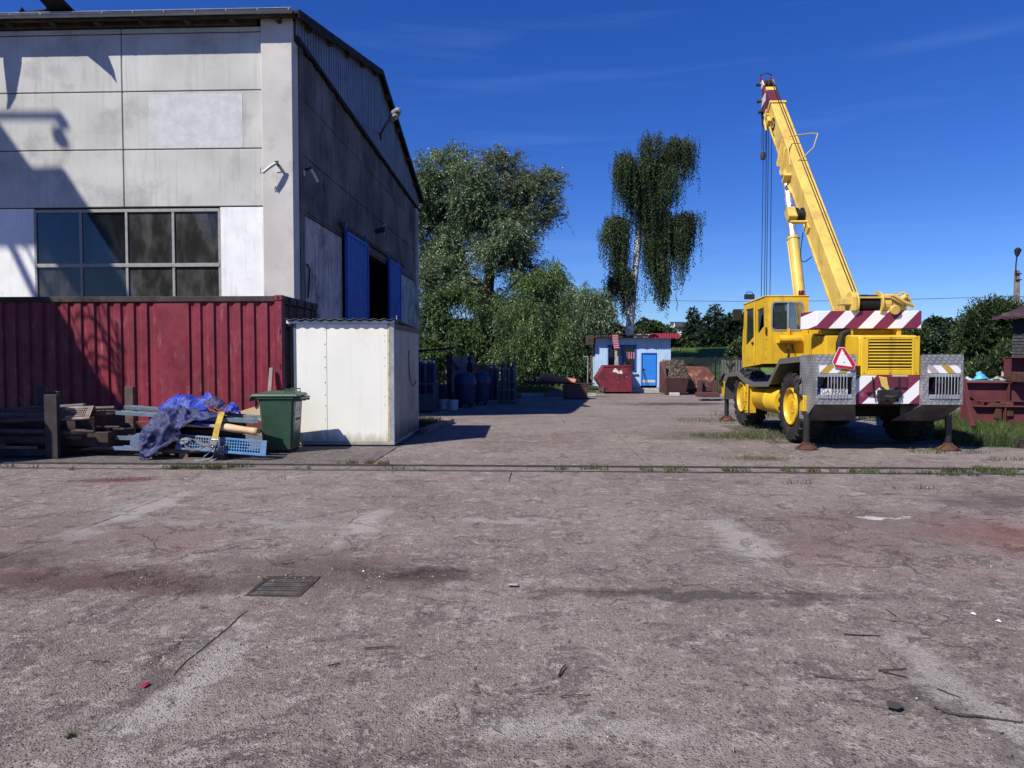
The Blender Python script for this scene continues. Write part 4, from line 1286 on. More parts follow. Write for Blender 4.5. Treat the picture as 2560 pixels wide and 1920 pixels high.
for i in range(3):
    mb.cyl(W(-20 + i * 14, 1108, YL - .02), W(-20 + i * 14, 1122, YL - .02), .04, 8)
mb.build('tube_stub', M_brownperf, None, smooth=40, label='short upright rusty tube stubs at the picture edge', cat='tube')

# security cameras on the hall
M_white = mat('white_plastic', (.50, .50, .51), .5, bump=0)
def cctv(base, out, side, label):
    t = thing('security_camera', label, 'security camera', base)
    o, s, u = Vector(out) * .8, Vector(side) * .78, Vector((0, 0, .78))
    b = Vector(base)
    mb = MB()
    p = b + u * -.02
    mb.bar(b - u * .16 + o * .012, b + u * .06 + o * .012, .11 if abs(o.y) > .5 else .11, .02, up=o)
    mb.build('wall_plate', M_white, t, bevel=.004)
    MB().bar(b + u * .05 + o * .02, b + u * .09 + o * .26, .07, .035, up=u).build('bracket', M_black, t, bevel=.004)
    e = b + u * .07 + o * .22
    MB().tube([e, e + s * -.16 - u * .12 + o * .05, e + s * -.40 - u * .33 + o * .10], [.038, .042, .036], 10).build('camera_tube', M_white, t, smooth=50)
    k = e + s * -.40 - u * .33 + o * .10
    MB().tube([k, k + s * -.07 - u * .02, k + s * -.075 + u * .10, k + s * -.045 + u * .17], .008, 6).build('cable', M_black, t, smooth=60)
    MB().bar(e + u * .05 - s * .05, e + u * .05 + s * .08, .03, .03).build('bird_spike', M_black, t)
    return t
cctv(W(697, 418, YH - .13), (0, -1, 0), (1, 0, 0), 'white security camera on the sunlit corner pilaster pointing left')
cctv(WX(760, 428, XH + .05), (1, 0, 0), (0, -1, 0), 'small dark security camera on the shaded gable near the corner')
# floodlight on the gable (a street lamp head on a bent arm) and a small bracket lamp over the doors
fl = thing('wall_floodlight', 'grey street lamp head on a bent arm over the gable', 'floodlight', WX(950, 345, XH))
p = WX(952, 350, XH + .08)
q = WX(957, 325, XH + .35); q2 = WX(964, 312, XH + .75)
MB().tube([p, WX(951, 335, XH + .1), q, q2], .035, 8).build('arm', M_black, fl, smooth=60)
h = WX(991, 282, XH + 1.6)
d = (h - q2)
MB().tube([q2, q2 + d * .45, q2 + d * .6, q2 + d * .85, q2 + d * 1.12, q2 + d * 1.2], [.06, .08, .13, .155, .12, .04], 12).build('lamp_body', M_galv, fl, smooth=50)
mb = MB().tube([q2 + d * .62 - Vector((0, .10, .10)), q2 + d * .85 - Vector((0, .13, .13)), q2 + d * 1.08 - Vector((0, .10, .10))], [.06, .09, .06], 10)
mb.build('lamp_glass', mat('frosted', (.55, .58, .60), .3, bump=0), fl, smooth=60)
bl = thing('bracket_lamp', 'small dark bracket lamp on the gable above the doors', 'bracket lamp', WX(950, 580, XH))
p = WX(958, 590, XH + .03)
MB().tube([p, WX(966, 565, XH + .03), WX(962, 560, XH + .2), WX(950, 573, XH + .7)], .03, 8).build('arm', M_galv, bl, smooth=60)
c0 = WX(950, 576, XH + .7)
MB().obox(c0, (.36, .22, .14), Matrix.Rotation(R(-18), 4, 'Y')).build('lamp_box', M_black, bl, bevel=.01)

# ------------------------------------------------------------------ yellow mobile crane
M_yel = mat('crane_yellow', (.66, .41, .022), .45, var=.10, vs_=1.5, dirt=(.40, .20, .03), damt=.52, dsc=1.7, streak=.38, scol=(.17, .085, .025), chips=(.09, .05, .03), camt=.715, csc=7, bump=.04, spec=.45)
M_boomy = mat('boom_yellow', (.63, .44, .105), .5, var=.10, vs_=1.2, dirt=(.42, .27, .09), damt=.49, dsc=1.5, streak=.3, scol=(.22, .13, .05), chips=(.13, .08, .05), camt=.72, csc=9, bump=.04, spec=.4)
M_rubber = mat('tyre_rubber', (.022, .021, .021), .8, var=.2, vs_=6, dirt=(.07, .06, .055), damt=.52, dsc=4, bump=.25, bsc=60, spec=.3)
M_chass = mat('chassis_black', (.018, .016, .016), .7, var=.3, vs_=3, bump=.1, spec=.3)
M_maroon = mat('crane_maroon', (.105, .020, .036), .5, var=.15, vs_=2, dirt=(.08, .02, .03), damt=.56, dsc=3, bump=.06, spec=.4)
M_cable = mat('steel_cable', (.022, .021, .022), .5, .4, bump=0)
M_chrome = mat('chrome_rod', (.80, .82, .85), .45, .9, var=.02, bump=0)
M_signw = mat('sign_white', (.78, .76, .75), .5, var=.03, bump=0)
M_signr = mat('sign_red', (.48, .012, .04), .4, var=.03, bump=0)
M_carglass = NT('cab_glass').set(Base_Color=(.03, .045, .05), Roughness=.04).m
M_carglass.node_tree.nodes['Principled BSDF'].inputs['Alpha'].default_value = .55
M_lamp_red = mat('tail_lamp_red', (.10, .006, .018), .2, bump=0)

def m_checker():
    t = NT('checker_plate')
    p = t.coords('World')
    q = t.scaled(p, (1, 1, 1))
    x = t.xyz(q)
    # raised lozenges, alternately turned
    s = 20.0
    u = t.math('ADD', t.math('MULTIPLY', x[0], s), t.math('MULTIPLY', x[1], s))
    v = t.math('MULTIPLY', x[2], s)
    a = t.math('SINE', t.math('ADD', t.math('MULTIPLY', u, 3.1416), t.math('MULTIPLY', v, 1.2)))
    b = t.math('SINE', t.math('MULTIPLY', v, 3.1416))
    h = t.ramp(t.math('MULTIPLY', a, b), .15, .6)
    n = t.noise(p, 3, 6)
    c = t.mix(t.ramp(n, .3, .7), (.22, .22, .225), (.38, .38, .385))
    c = t.mix(t.math('MULTIPLY', h, .45), c, (.52, .52, .53))
    t.set(Base_Color=c, Metallic=.55, Roughness=.5)
    t.bump(h, .8, .006)
    return t.m
M_check = m_checker()
M_ckdark = mat('dark_checker', (.105, .098, .097), .6, .3, var=.3, vs_=4, bump=.5, bsc=50, spec=.4)

def m_stripes(name, cols, period, slope, x0=0.0, z0=0.0, wear=.0):
    """diagonal bands painted on a flat plate: equal bands of the colours across x + slope*z"""
    t = NT(name)
    p = t.coords('World')
    x = t.xyz(p)
    f = t.math('DIVIDE', t.math('ADD', t.math('SUBTRACT', x[0], x0), t.math('MULTIPLY', t.math('SUBTRACT', x[2], z0), slope)), period)
    f = t.math('FRACT', f)
    c = cols[0]
    n = len(cols)
    for i in range(1, n):
        c = t.mix(t.math('GREATER_THAN', f, i / n), c, cols[i])
    d = t.noise(p, 5, 7, .65)
    c = t.mix(t.ramp(d, .58, .75, 0, .4 + wear), c, (.42, .38, .38))
    t.set(Base_Color=c, Roughness=.45)
    t.bump(t.noise(p, 12, 4), .05, .004)
    return t.m
MRN, WHT, OCH = (.175, .022, .055), (.76, .75, .76), (.42, .27, .035)

KX = 5.98
crane = thing('mobile_crane', 'yellow rough terrain mobile crane with raised boom and striped counterweight', 'crane', (KX, 14.6, 0))
# wheels
def lug_wheel(x, y, s):
    Rw, wd = .675, .44
    mb = MB()
    mb.lathe([(.335, -.15), (.42, -.215), (.56, -.228), (.62, -.20), (.635, -.10), (.635, .10), (.62, .20), (.56, .228), (.42, .215), (.335, .15)], (x, y, Rw), 'X', 40)
    w = mb.build('wheel', M_rubber, crane, smooth=40)
    lg = MB()
    for k in range(22):
        for side in (-1, 1):
            a = 2 * math.pi * (k + (.5 if side > 0 else 0)) / 22
            a2 = a + side * .0 + .16
            r0, r1 = .615, Rw
            def P(r, ang, xx): return (x + xx, y + math.sin(ang) * r, Rw + math.cos(ang) * r)
            xo, xi = side * .215, side * .015
            wa = .075
            pts = [P(r0, a - wa, xo), P(r0, a + wa, xo), P(r0, a2 + wa, xi), P(r0, a2 - wa, xi), P(r1 - .03, a - wa * .8, xo), P(r1 - .03, a + wa * .8, xo), P(r1, a2 + wa * .8, xi), P(r1, a2 - wa * .8, xi)]
            lg.add(pts, [(0, 1, 2, 3), (7, 6, 5, 4), (0, 4, 5, 1), (1, 5, 6, 2), (2, 6, 7, 3), (3, 7, 4, 0)])
            # shoulder of the lug running down the sidewall
            q = [P(.55, a - wa * .6, side * .225), P(.55, a + wa * .6, side * .225), P(.625, a + wa * .9, side * .232), P(.625, a - wa * .9, side * .232), P(.55, a - wa * .6, side * .21), P(.55, a + wa * .6, side * .21), P(.625, a + wa * .9, side * .19), P(.625, a - wa * .9, side * .19)]
            lg.add(q, [(0, 1, 2, 3), (7, 6, 5, 4), (0, 4, 5, 1), (1, 5, 6, 2), (2, 6, 7, 3), (3, 7, 4, 0)])
    lg.build('tread', M_rubber, w)
    o = s * .23
    rm = MB()
    rm.lathe([(.36, o * .72), (.355, o * .95), (.335, o * .99), (.315, o * .85), (.305, o * .35), (.26, o * .18), (.20, o * .22), (.195, o * .30), (.0, o * .32)], (x, y, Rw), 'X', 36)
    rm.build('rim', M_yel, w, smooth=35)
    hb = MB().lathe([(.15, o * .3), (.15, o * .62), (.135, o * .74), (.08, o * .78), (.0, o * .78)], (x, y, Rw), 'X', 24)
    for k in range(12):
        a = 2 * math.pi * k / 12
        cy_, cz_ = y + math.sin(a) * .175, Rw + math.cos(a) * .175
        hb.tube([(x + o * .3, cy_, cz_), (x + o * .46, cy_, cz_)], .017, 6)
        a += .26
        cy_, cz_ = y + math.sin(a) * .115, Rw + math.cos(a) * .115
        hb.tube([(x + o * .74, cy_, cz_), (x + o * .82, cy_, cz_)], .013, 6)
    hb.build('hub', M_yel, w, smooth=35)
    if s > 0: w['kind'] = 'thing'
    return w
for yy in (13.75, 17.05):
    lug_wheel(4.99, yy, -1)
    lug_wheel(2 * KX - 4.99, yy, 1)
mb = MB()
mb.box(5.30, 6.66, 12.45, 18.2, .78, 1.14)
mb.box(5.15, 6.8, 13.58, 13.92, .50, .84).box(5.15, 6.8, 16.88, 17.22, .50, .84)
mb.box(5.25, 6.7, 14.6, 16.3, .62, .80)
mb.build('chassis', M_chass, crane, bevel=.02)
# deck and stepped fenders of dark checker plate
prof_ = [(12.62, 1.645), (14.15, 1.58), (14.82, 1.11), (16.25, 1.05), (17.15, 1.27), (17.95, 1.23), (18.25, 1.02), (18.32, .60)]
for (x0, x1) in ((4.71, 5.32), (2 * KX - 5.32, 2 * KX - 4.71)):
    low = [(a, b - .055) for a, b in prof_]
    MB().prism(prof_ + low[::-1], x0, x1, 'YZ').build('fender', M_ckdark, crane, bevel=.006)
    MB().prism([(a, b + .006) for a, b in prof_] + [(a, b - .10) for a, b in prof_][::-1], x0 - .014 if x0 < KX else x1, x0 if x0 < KX else x1 + .014, 'YZ').build('fender_edge', mat('edge_checker', (.17, .165, .16), .55, .4, var=.3, vs_=30, bump=.7, bsc=70) if x0 < KX else M_ckdark, crane)
MB().box(5.32, 6.64, 14.0, 18.1, 1.13, 1.20).build('deck', M_ckdark, crane)
# tank and steps between the wheels
MB().lathe([(.0, 14.62), (.27, 14.62), (.285, 14.66), (.285, 15.3), (.292, 15.31), (.292, 15.34), (.285, 15.35), (.285, 16.2), (.27, 16.24), (.0, 16.24)], (5.03, 0, .71), 'Y', 28).build('tank', M_yel, crane, smooth=35)
MB().box(4.66, 4.72, 16.16, 16.34, .36, 1.0).box(4.68, 4.86, 16.16, 16.18, .36, 1.0).build('step_ladder', M_yel, crane, bevel=.006)
mb = MB()
for z in (.42, .62, .82):
    mb.box(4.64, 4.84, 16.19, 16.33, z, z + .025)
mb.build('step', M_yel, crane)
# outriggers
def outrigger(x, y, box_m, front):
    sgn = -1 if x < KX else 1
    bx = MB().box(x - .10, x + .16 if sgn < 0 else x + .10, y - .13, y + .13, .60, 1.00) if front else MB().box(x - .06, x + .10, y + .02, y + .20, .66, .94)
    o = bx.build('outrigger', box_m, crane, bevel=.012)
    MB().tube([(x, y, .085), (x, y, .66)], .055, 14).build('jack_leg', M_chrome if False else mat('jack_' + str(int(x * 10)) + str(int(y)), (.05, .05, .055), .3, .6, bump=0), o, smooth=40)
    ft = MB()
    n = 8
    ft.lathe([(.20, .0), (.205, .022), (.17, .035), (.11, .075), (.075, .085), (.075, .125), (.0, .125)], (x, y, 0.002 + zg(y)), 'Z', 8)
    for k in range(4):
        a = k * math.pi / 2 + .4
        ft.bar((x + math.cos(a) * .06, y + math.sin(a) * .06, .10), (x + math.cos(a) * .18, y + math.sin(a) * .18, .03), .02, .05)
    ft.build('foot_plate', M_rust, o, smooth=30)
outrigger(4.66, 12.58, M_yel, False)
outrigger(2 * KX - 4.66 - .22, 12.58, M_chass, False)
outrigger(4.80, 18.45, M_yel, True)
outrigger(2 * KX - 4.80, 18.45, M_yel, True)
mb = MB()
for k in range(4):
    mb.tube([(4.72 - .02 * k, 18.28, 1.2), (4.66 - .03 * k, 18.33, 1.08 - .04 * k), (4.67, 18.38, .95 - .03 * k), (4.75, 18.43, .92)], .012, 6)
    mb.tube([(4.62, 12.75, 1.25 - .03 * k), (4.54 - .02 * k, 12.7, 1.15 - .02 * k), (4.52 - .02 * k, 12.65, 1.0), (4.62, 12.62, .85 + .02 * k)], .012, 6)
mb.build('hydraulic_hose', M_chass, crane, smooth=60)
mb = MB()
mb.tube([(4.76, 17.8, 1.28), (4.74, 17.9, 1.52), (4.77, 17.5, 1.60), (4.79, 17.0, 1.56), (4.80, 16.8, 1.42), (4.79, 17.1, 1.32)], .014, 6)
for k in range(3):
    mb.tube([(4.76 + .05 * math.cos(a) * (1 + .2 * k), 18.0 + .2 * math.cos(a + k), 1.30 + .06 * k + .05 * math.sin(a * 2)) for a in np.linspace(0, 6.2, 14)], .014, 6)
mb.build('hose_coil', M_chass, crane, smooth=60)

# rear: two light boxes of checker plate, bumper plate, engine hood
YB = 12.18
def rear_box(x0, x1, left):
    z0, z1 = .815, 1.66
    a, b = W(2044, 935, YB), W(2131, 985, YB)
    ox0, ox1 = (a.x, b.x) if left else (W(2322, 940, YB).x, W(2401, 940, YB).x)
    oz0, oz1 = .965, 1.30
    mb = MB()
    mb.box(x0, x1, YB, YB + .04, oz1, z1).box(x0, x1, YB, YB + .04, z0, oz0)
    mb.box(x0, ox0, YB, YB + .04, oz0, oz1).box(ox1, x1, YB, YB + .04, oz0, oz1)
    mb.box(x0 + .02, x1 - .02, YB + .04, YB + .75, z1 - .03, z1 - .002)
    o = mb.build('light_box', M_check, crane)
    side = [(YB + .04, z0), (YB + .04, z1 - .032), (YB + .75, z1 - .032), (YB + .75, .52), (YB + .50, .52)]
    MB().prism(side, x0, x0 + .012, 'YZ').build('side_plate', M_check, o)
    MB().prism(side, x1 - .012, x1, 'YZ').build('side_plate', M_check, o)
    # sloping apron below
    cx = KX
    xi0, xi1 = (x0, x1 + .05) if left else (x0 - .05, x1)
    MB().add([(x0, YB + .02, z0), (x1, YB + .02, z0), (x1 + (.25 if left else -.08), YB + .55, .50), (x0 + (.08 if left else -.25), YB + .55, .50)], [(0, 1, 2, 3)]).build('apron', M_ckdark, o, fix=False, solid=.012)
    MB().box(x0 + .02, x1 - .02, YB + .30, YB + .32, z0, z1 - .04).build('back_plate', mat('box_grey' + str(left), (.30, .305, .305), .6), o)
    # tail lamp cluster
    lx0, lx1 = ox0 + (.20 if left else .14), ox1 - .10
    lamp = MB().prism([(lx0, 1.04), (lx0 - .02, 1.10), (lx0 + .03, 1.27), (lx1, 1.27), (lx1, 1.04)], YB + .16, YB + .28, 'XZ').build('tail_lamp', M_lamp_red, o, bevel=.015)
    MB().box((lx0 + lx1) / 2 - .05, (lx0 + lx1) / 2 + .05, YB + .15, YB + .17, 1.17, 1.25).build('lamp_lens', mat('lens' + str(left), (.35, .35, .36), .2, bump=0), lamp)
    # guard bars
    MB().box(ox0 + .01, ox1 - .01, YB - .015, YB - .001, oz1 - .02, oz1 + .035).build('guard_rail', M_galv, o, bevel=.003)
    rl = MB().box(ox0 + .01, ox1 - .01, YB - .015, YB - .001, oz0 - .05, oz0 + .02)
    grd = rl.build('lamp_guard', M_galv, o, bevel=.003)
    n = 7 if left else 8
    for k in range(n):
        xk = ox0 + (.165 + .052 * k) if left else ox0 + .105 + .051 * k
        MB().tube([(xk, YB - .02, oz0 - .05), (xk, YB - .03, oz0 + .02), (xk, YB - .03, oz1), (xk, YB - .02, oz1 + .03)], .0065, 6).build('guard_bar', M_galv, grd, smooth=60)
    # reflective board
    s = (.05, .57) if left else (.07, .61)
    MB().box(x0 + s[0], x0 + s[1], YB - .006, YB - .001, 1.345, 1.475).build('reflective_board', m_stripes('board' + str(left), [OCH, WHT] if left else [WHT, OCH if False else (.40, .33, .33), WHT, OCH], .30 if left else .52, -1.0 if left else .9, x0 + s[0] + (.0 if left else -.06), 1.345), o)
    return o
LB0, LB1 = W(2040, 950, YB).x, W(2140, 950, YB).x
RB0, RB1 = W(2308, 950, YB).x, W(2408, 950, YB).x
lbx = rear_box(LB0, LB1, True)
rear_box(RB0, RB1, False)
# number plate behind the guard
pa = W(2043, 986, YB + .1); pb = W(2119, 972, YB + .1)
pl = MB().box(pa.x, pb.x, YB + .09, YB + .10, pa.z, pb.z + .0).build('number_plate', M_signw, crane)
MB().box(pa.x + .004, pa.x + .048, YB + .085, YB + .089, pa.z + .002, pb.z - .002).build('country_band', mat('eu_blue', (.01, .06, .35), .5, bump=0), pl)
text_part('lettering', 'PL', .035, M_signw, (pa.x + .026, YB + .084, pa.z + .025), (R(90), 0, 0), pl)
text_part('lettering', 'GA 76790', .118, M_black, ((pa.x + .05 + pb.x) / 2, YB + .088, (pa.z + pb.z) / 2), (R(90), 0, 0), pl, sx=.88)
# red and white striped bumper plate with tow coupling
BX0, BX1 = LB1 + .004, RB0 - .004
MB().box(BX0, BX1, YB + .10, YB + .16, .82, 1.30).build('bumper_plate', m_stripes('bumper_stripes', [WHT, MRN], .52, -1.05, BX0 + .14, .82), crane, bevel=.006)
mid = (BX0 + BX1) / 2
MB().box(mid - .12, BX1 - .22, YB + .07, YB + .098, 1.10, 1.292).build('tow_plate', M_maroon, crane, bevel=.006)
MB().box(mid - .16, mid + .18, YB + .02, YB + .099, .86, 1.06).tube([(mid - .1, YB - .04, .95), (mid + .02, YB - .08, .94), (mid + .12, YB - .03, .96)], .035, 8).build('tow_coupling', M_chass, crane, bevel=.015)
MB().prism([(mid - .15, 1.29), (mid - .02, 1.27), (mid - .0, 1.16), (mid + .03, 1.06), (mid - .03, 1.06), (mid - .10, 1.12)], YB + .04, YB + .068, 'XZ').build('tow_hook', M_boomy, crane, bevel=.006)
mb = MB()
for x in (BX0 + .30, BX1 - .36):
    mb = MB().tube([(x, YB + .06, 1.28), (x - .01, YB + .05, 1.15), (x + .02, YB + .05, 1.02), (x + .03, YB + .055, .92)], .012, 6)
    mb.box(x - .08, x + .05, YB + .05, YB + .098, 1.0, 1.03)
    mb.build('safety_chain', M_chass, crane)
# engine hood with louvred rear
HX0, HX1 = W(2152, 900, YB + .12).x, W(2297, 900, YB + .12).x
hz0, hz1 = 1.305, W(2200, 838, YB + .1).z
ya = YB + .13
hood = MB()
hood.prism([(ya + .02, hz0), (ya + .02, hz1 - .04), (ya + .06, hz1), (ya + .5, hz1 + .02), (13.5, hz1 - .06), (13.5, hz0)], HX0 - .02, HX1 + .0, 'YZ')
ho = hood.build('engine_hood', M_yel, crane, bevel=.02)
fr_ = MB()
lx0, lx1 = W(2170, 880, ya).x, W(2279, 880, ya).x
fr_.box(HX0, lx0, ya - .03, ya + .018, hz0, hz1 - .02).box(lx1, HX1 + .01, ya - .03, ya + .018, hz0, hz1 - .02)
fr_.box(lx0, lx1, ya - .03, ya + .018, hz1 - .075, hz1 - .02).box(lx0, lx1, ya - .03, ya + .018, hz0, hz0 + .09)
fr_.build('louvre_frame', M_yel, ho, bevel=.01)
MB().box(lx0, lx1, ya + .012, ya + .016, hz0 + .09, hz1 - .075).build('radiator', M_black, ho)  # black sheet just behind the slats keeps the gaps dark
for k in range(10):
    z = hz0 + .10 + k * (hz1 - hz0 - .19) / 9.4
    MB().add([(lx0, ya - .028, z), (lx1, ya - .028, z), (lx1, ya - .024, z + .022), (lx0, ya - .024, z + .022), (lx0, ya + .011, z + .002), (lx1, ya + .011, z + .002), (lx1, ya + .011, z + .024), (lx0, ya + .011, z + .024)],
             [(0, 1, 2, 3), (3, 2, 6, 7), (4, 7, 6, 5), (0, 4, 5, 1)]).build('louvre', M_yel, ho)
mb = MB()
for x in (HX0 + .05, (HX0 + HX1) / 2, HX1 - .05):
    for z in (hz0 + .04, hz1 - .045):
        mb.cyl((x, ya - .034, z), (x, ya - .028, z), .010, 6)
mb.build('hood_bolt', M_chass, ho)
# hood fins on the left flank and exhaust stack
mb = MB()
for k in range(9):
    mb.box(HX0 - .34, HX0 - .33, 13.0 + k * .07, 13.03 + k * .07, 1.66, 1.98)
mb.build('side_grille', M_yel, ho)
MB().box(HX0 - .33, HX0 - .021, 12.95, 13.62, 1.62, 2.0).build('side_housing', M_yel, ho, bevel=.012)
MB().tube([(HX0 - .14, 12.85, 1.62), (HX0 - .14, 12.85, 1.86), (HX0 - .08, 12.88, 2.02), (HX0 + .06, 12.95, 2.07)], .055, 10).build('exhaust', M_chass, ho, smooth=50)
# warning triangle
tri = [(2097, 868), (2110.5, 868), (2139.5, 911), (2134.5, 925.5), (2087, 918.5), (2080.5, 905)]
pts = [W(a, b, YB - .03) for a, b in tri]
ctr = Vector((sum(p.x for p in pts) / 6, 0, sum(p.z for p in pts) / 6))
def shr(k): return [(ctr.x + (p.x - ctr.x) * k, ctr.z + (p.z - ctr.z) * k) for p in pts]
wt = MB().prism(shr(1.0), YB - .032, YB - .026, 'XZ').build('warning_triangle', M_signw, crane)
MB().prism(shr(.955), YB - .036, YB - .0325, 'XZ').build('red_border', M_signr, wt)
inner = [(2104.5, 873), (2130.5, 917.0), (2088.5, 911.5)]
MB().prism([(W(a, b, YB - .03).x, W(a, b, YB - .03).z) for a, b in inner], YB - .040, YB - .0365, 'XZ').build('white_field', M_signw, wt)
mb = MB()
for a, b in ((2112, 885), (2110, 906)):
    p = W(a, b, YB - .04); mb.cyl((p.x, YB - .045, p.z), (p.x, YB - .040, p.z), .009, 6)
mb.build('screw', M_chass, wt)

# superstructure: turntable, side plates, counterweight
MB().lathe([(.0, 1.2), (.62, 1.2), (.62, 1.34), (.56, 1.36), (.56, 1.46), (.0, 1.46)], (KX, 15.3, 0), 'Z', 32).build('turntable', M_chass, crane, smooth=35)
mb = MB()
for x in (5.52, 6.36):
    mb.prism([(12.95, 1.95), (13.4, 1.46), (16.45, 1.46), (16.5, 1.85), (15.2, 2.05), (14.5, 2.46), (13.9, 2.50), (13.4, 2.44), (12.95, 2.2)], x, x + .08, 'YZ')
mb.box(5.62, 6.34, 13.5, 15.9, 1.46, 1.56).box(5.62, 6.34, 13.30, 13.38, 1.5, 2.3)
mb.build('turret_plate', M_yel, crane, bevel=.012)
YCW = 12.92
cx0, cx1 = W(2042, 800, YCW).x, W(2304, 800, YCW).x
cz0, cz1 = W(2170, 822, YCW).z, W(2170, 777, YCW).z
MB().prism([(cx0, YCW), (cx1, YCW), (cx1 + .06, YCW + .55), (cx0 - .09, YCW + .55)], cz0 + .004, cz1, 'XY').build('counterweight', m_stripes('counterweight_stripes', [WHT, MRN], .515, -.95, cx0 + .20, cz0), crane, bevel=.008)
MB().prism([(cx0 + .2, YCW + .30), (cx1 - .15, YCW + .30), (cx1 - .4, YCW + .9), (cx0 + .35, YCW + .9)], cz0 - .10, cz0, 'XY').build('counterweight_tray', M_yel, crane, bevel=.012)
# boxes between cab and turret
MB().prism([(5.16, 13.62), (5.44, 13.62), (5.44, 14.15), (5.16, 14.15)], 1.60, 2.06, 'XY').build('side_box', M_yel, crane, bevel=.01)
MB().add([(5.44, 13.62, 1.62), (5.72, 13.40, 1.62), (5.60, 13.40, 2.08), (5.44, 13.62, 2.06), (5.44, 14.2, 1.62), (5.72, 14.2, 1.62), (5.60, 14.2, 2.08), (5.44, 14.2, 2.06)],
         [(0, 1, 2, 3), (7, 6, 5, 4), (0, 4, 5, 1), (1, 5, 6, 2), (2, 6, 7, 3), (3, 7, 4, 0)]).build('side_box', M_yel, crane, bevel=.008)

# cab
CBX0, CBX1, CBY0, CBY1 = W(1912, 800, 14.85).x, W(2021, 800, 14.85).x, 14.85, 16.42
cz_b, cz_t = W(1950, 909, 14.85).z, W(1950, 743, 14.85).z
wa_, wb_ = W(1929, 825, 14.85), W(2008, 755, 14.85)
def rrect(x0, x1, z0, z1, r, n=5):
    out = []
    for cx_, cz_, a0 in ((x1 - r, z1 - r, 0), (x0 + r, z1 - r, 90), (x0 + r, z0 + r, 180), (x1 - r, z0 + r, 270)):
        for k in range(n + 1):
            a = R(a0 + 90 * k / n)
            out.append((cx_ + r * math.cos(a), cz_ + r * math.sin(a)))
    return out
def plate_with_hole(outer, hole, y0, y1, plane='XZ'):
    """a flat plate with an opening: both outlines run anticlockwise"""
    bm = bmesh.new()
    def P(u, v, w): return (u, w, v) if plane == 'XZ' else (w, u, v)
    loops = []
    for y in (y0, y1):
        eds = []
        for pl_ in (outer, hole):
            vs_ = [bm.verts.new(P(u, v, y)) for u, v in pl_]
            eds += [bm.edges.new((vs_[i], vs_[(i + 1) % len(vs_)])) for i in range(len(vs_))]
            loops.append(vs_)
        bmesh.ops.triangle_fill(bm, edges=eds, use_beauty=True)
    for a, b in ((0, 2), (1, 3)):
        n = len(loops[a])
        for i in range(n):
            bm.faces.new((loops[a][i], loops[a][(i + 1) % n], loops[b][(i + 1) % n], loops[b][i]))
    mb = MB()
    bm.verts.index_update()
    mb.add([v.co[:] for v in bm.verts], [[v.index for v in f.verts] for f in bm.faces])
    bm.free()
    return mb
MB_rear = plate_with_hole([(CBX0, cz_b), (CBX1, cz_b), (CBX1, cz_t), (CBX0, cz_t)], rrect(wa_.x - .015, wb_.x + .015, wa_.z - .015, wb_.z + .015, .09), CBY0, CBY0 + .05)
cab = MB_rear.build('cab', M_yel, crane)
# left flank with two windows
fy0 = CBY1
flank = [(CBY0 + .052, cz_b), (CBY1 - .05, cz_b - .10), (CBY1 + .03, cz_b + .35), (CBY1 - .10, cz_t - .06), (CBY0 + .052, cz_t)]
def yz(px, py): 
    p = WX(px, py, CBX0); return (p.y, p.z)
w1 = [yz(1893, 832), yz(1893, 775), yz(1909, 768), yz(1910, 815), yz(1897, 833)]
w2 = [yz(1864, 862), yz(1866, 775), yz(1868, 773), yz(1884, 770), yz(1885, 842), yz(1868, 862)]
# build the flank as two plates side by side, one window each
ysplit = (w1[1][0] + w2[3][0]) / 2
ysplit = yz(1889, 800)[0]
def zt_(y): return cz_t + (-.06) * (y - CBY0) / (CBY1 - .1 - CBY0)
def zb_(y): return cz_b - .10 * (y - CBY0) / (CBY1 - CBY0)
def ccw(poly):
    a = sum(poly[i][0] * poly[(i + 1) % len(poly)][1] - poly[(i + 1) % len(poly)][0] * poly[i][1] for i in range(len(poly)))
    return poly if a > 0 else poly[::-1]
f1 = ccw([(CBY0 + .052, zb_(CBY0)), (ysplit - .004, zb_(ysplit)), (ysplit - .004, zt_(ysplit)), (CBY0 + .052, zt_(CBY0))])
f2 = ccw([(ysplit + .004, zb_(ysplit)), (CBY1 - .05, zb_(CBY1)), (CBY1 + .03, cz_b + .35), (CBY1 - .10, zt_(CBY1 - .1)), (ysplit + .004, zt_(ysplit))])
plate_with_hole(f1, ccw(w1), CBX0, CBX0 + .04, 'YZ').build('rear_quarter', M_yel, cab)
dro = plate_with_hole(f2, ccw(w2), CBX0 - .006, CBX0 + .035, 'YZ').build('door', M_yel, cab)
MB().prism(ccw(w1), CBX0 + .018, CBX0 + .024, 'YZ').build('window', M_carglass, cab)
MB().prism(ccw(w2), CBX0 + .014, CBX0 + .020, 'YZ').build('window', M_carglass, cab)
MB().box(CBX0 - .03, CBX0 - .007, ysplit - .015, ysplit + .015, zb_(ysplit) + .05, zt_(ysplit) - .05).build('door_hinge', M_yel, cab, bevel=.005)
MB().box(CBX0 - .03, CBX0 - .007, ysplit + .08, ysplit + .2, cz_b + .42, cz_b + .46).build('door_handle', M_chass, dro)
MB().prism([(CBY0, cz_t), (CBY1 - .05, cz_t - .055), (CBY1 - .02, cz_t - .02), (CBY0 - .02, cz_t + .035)], CBX0 - .02, CBX1 + .02, 'YZ').build('cab_roof', M_yel, cab, bevel=.015)
MB().add([(CBX0, CBY1 - .03, cz_b - .1), (CBX1, CBY1 - .03, cz_b - .1), (CBX1, CBY1 + .05, cz_b + .35), (CBX0, CBY1 + .05, cz_b + .35)], [(0, 1, 2, 3)]).build('cab_front', M_yel, cab, fix=False, solid=.03)
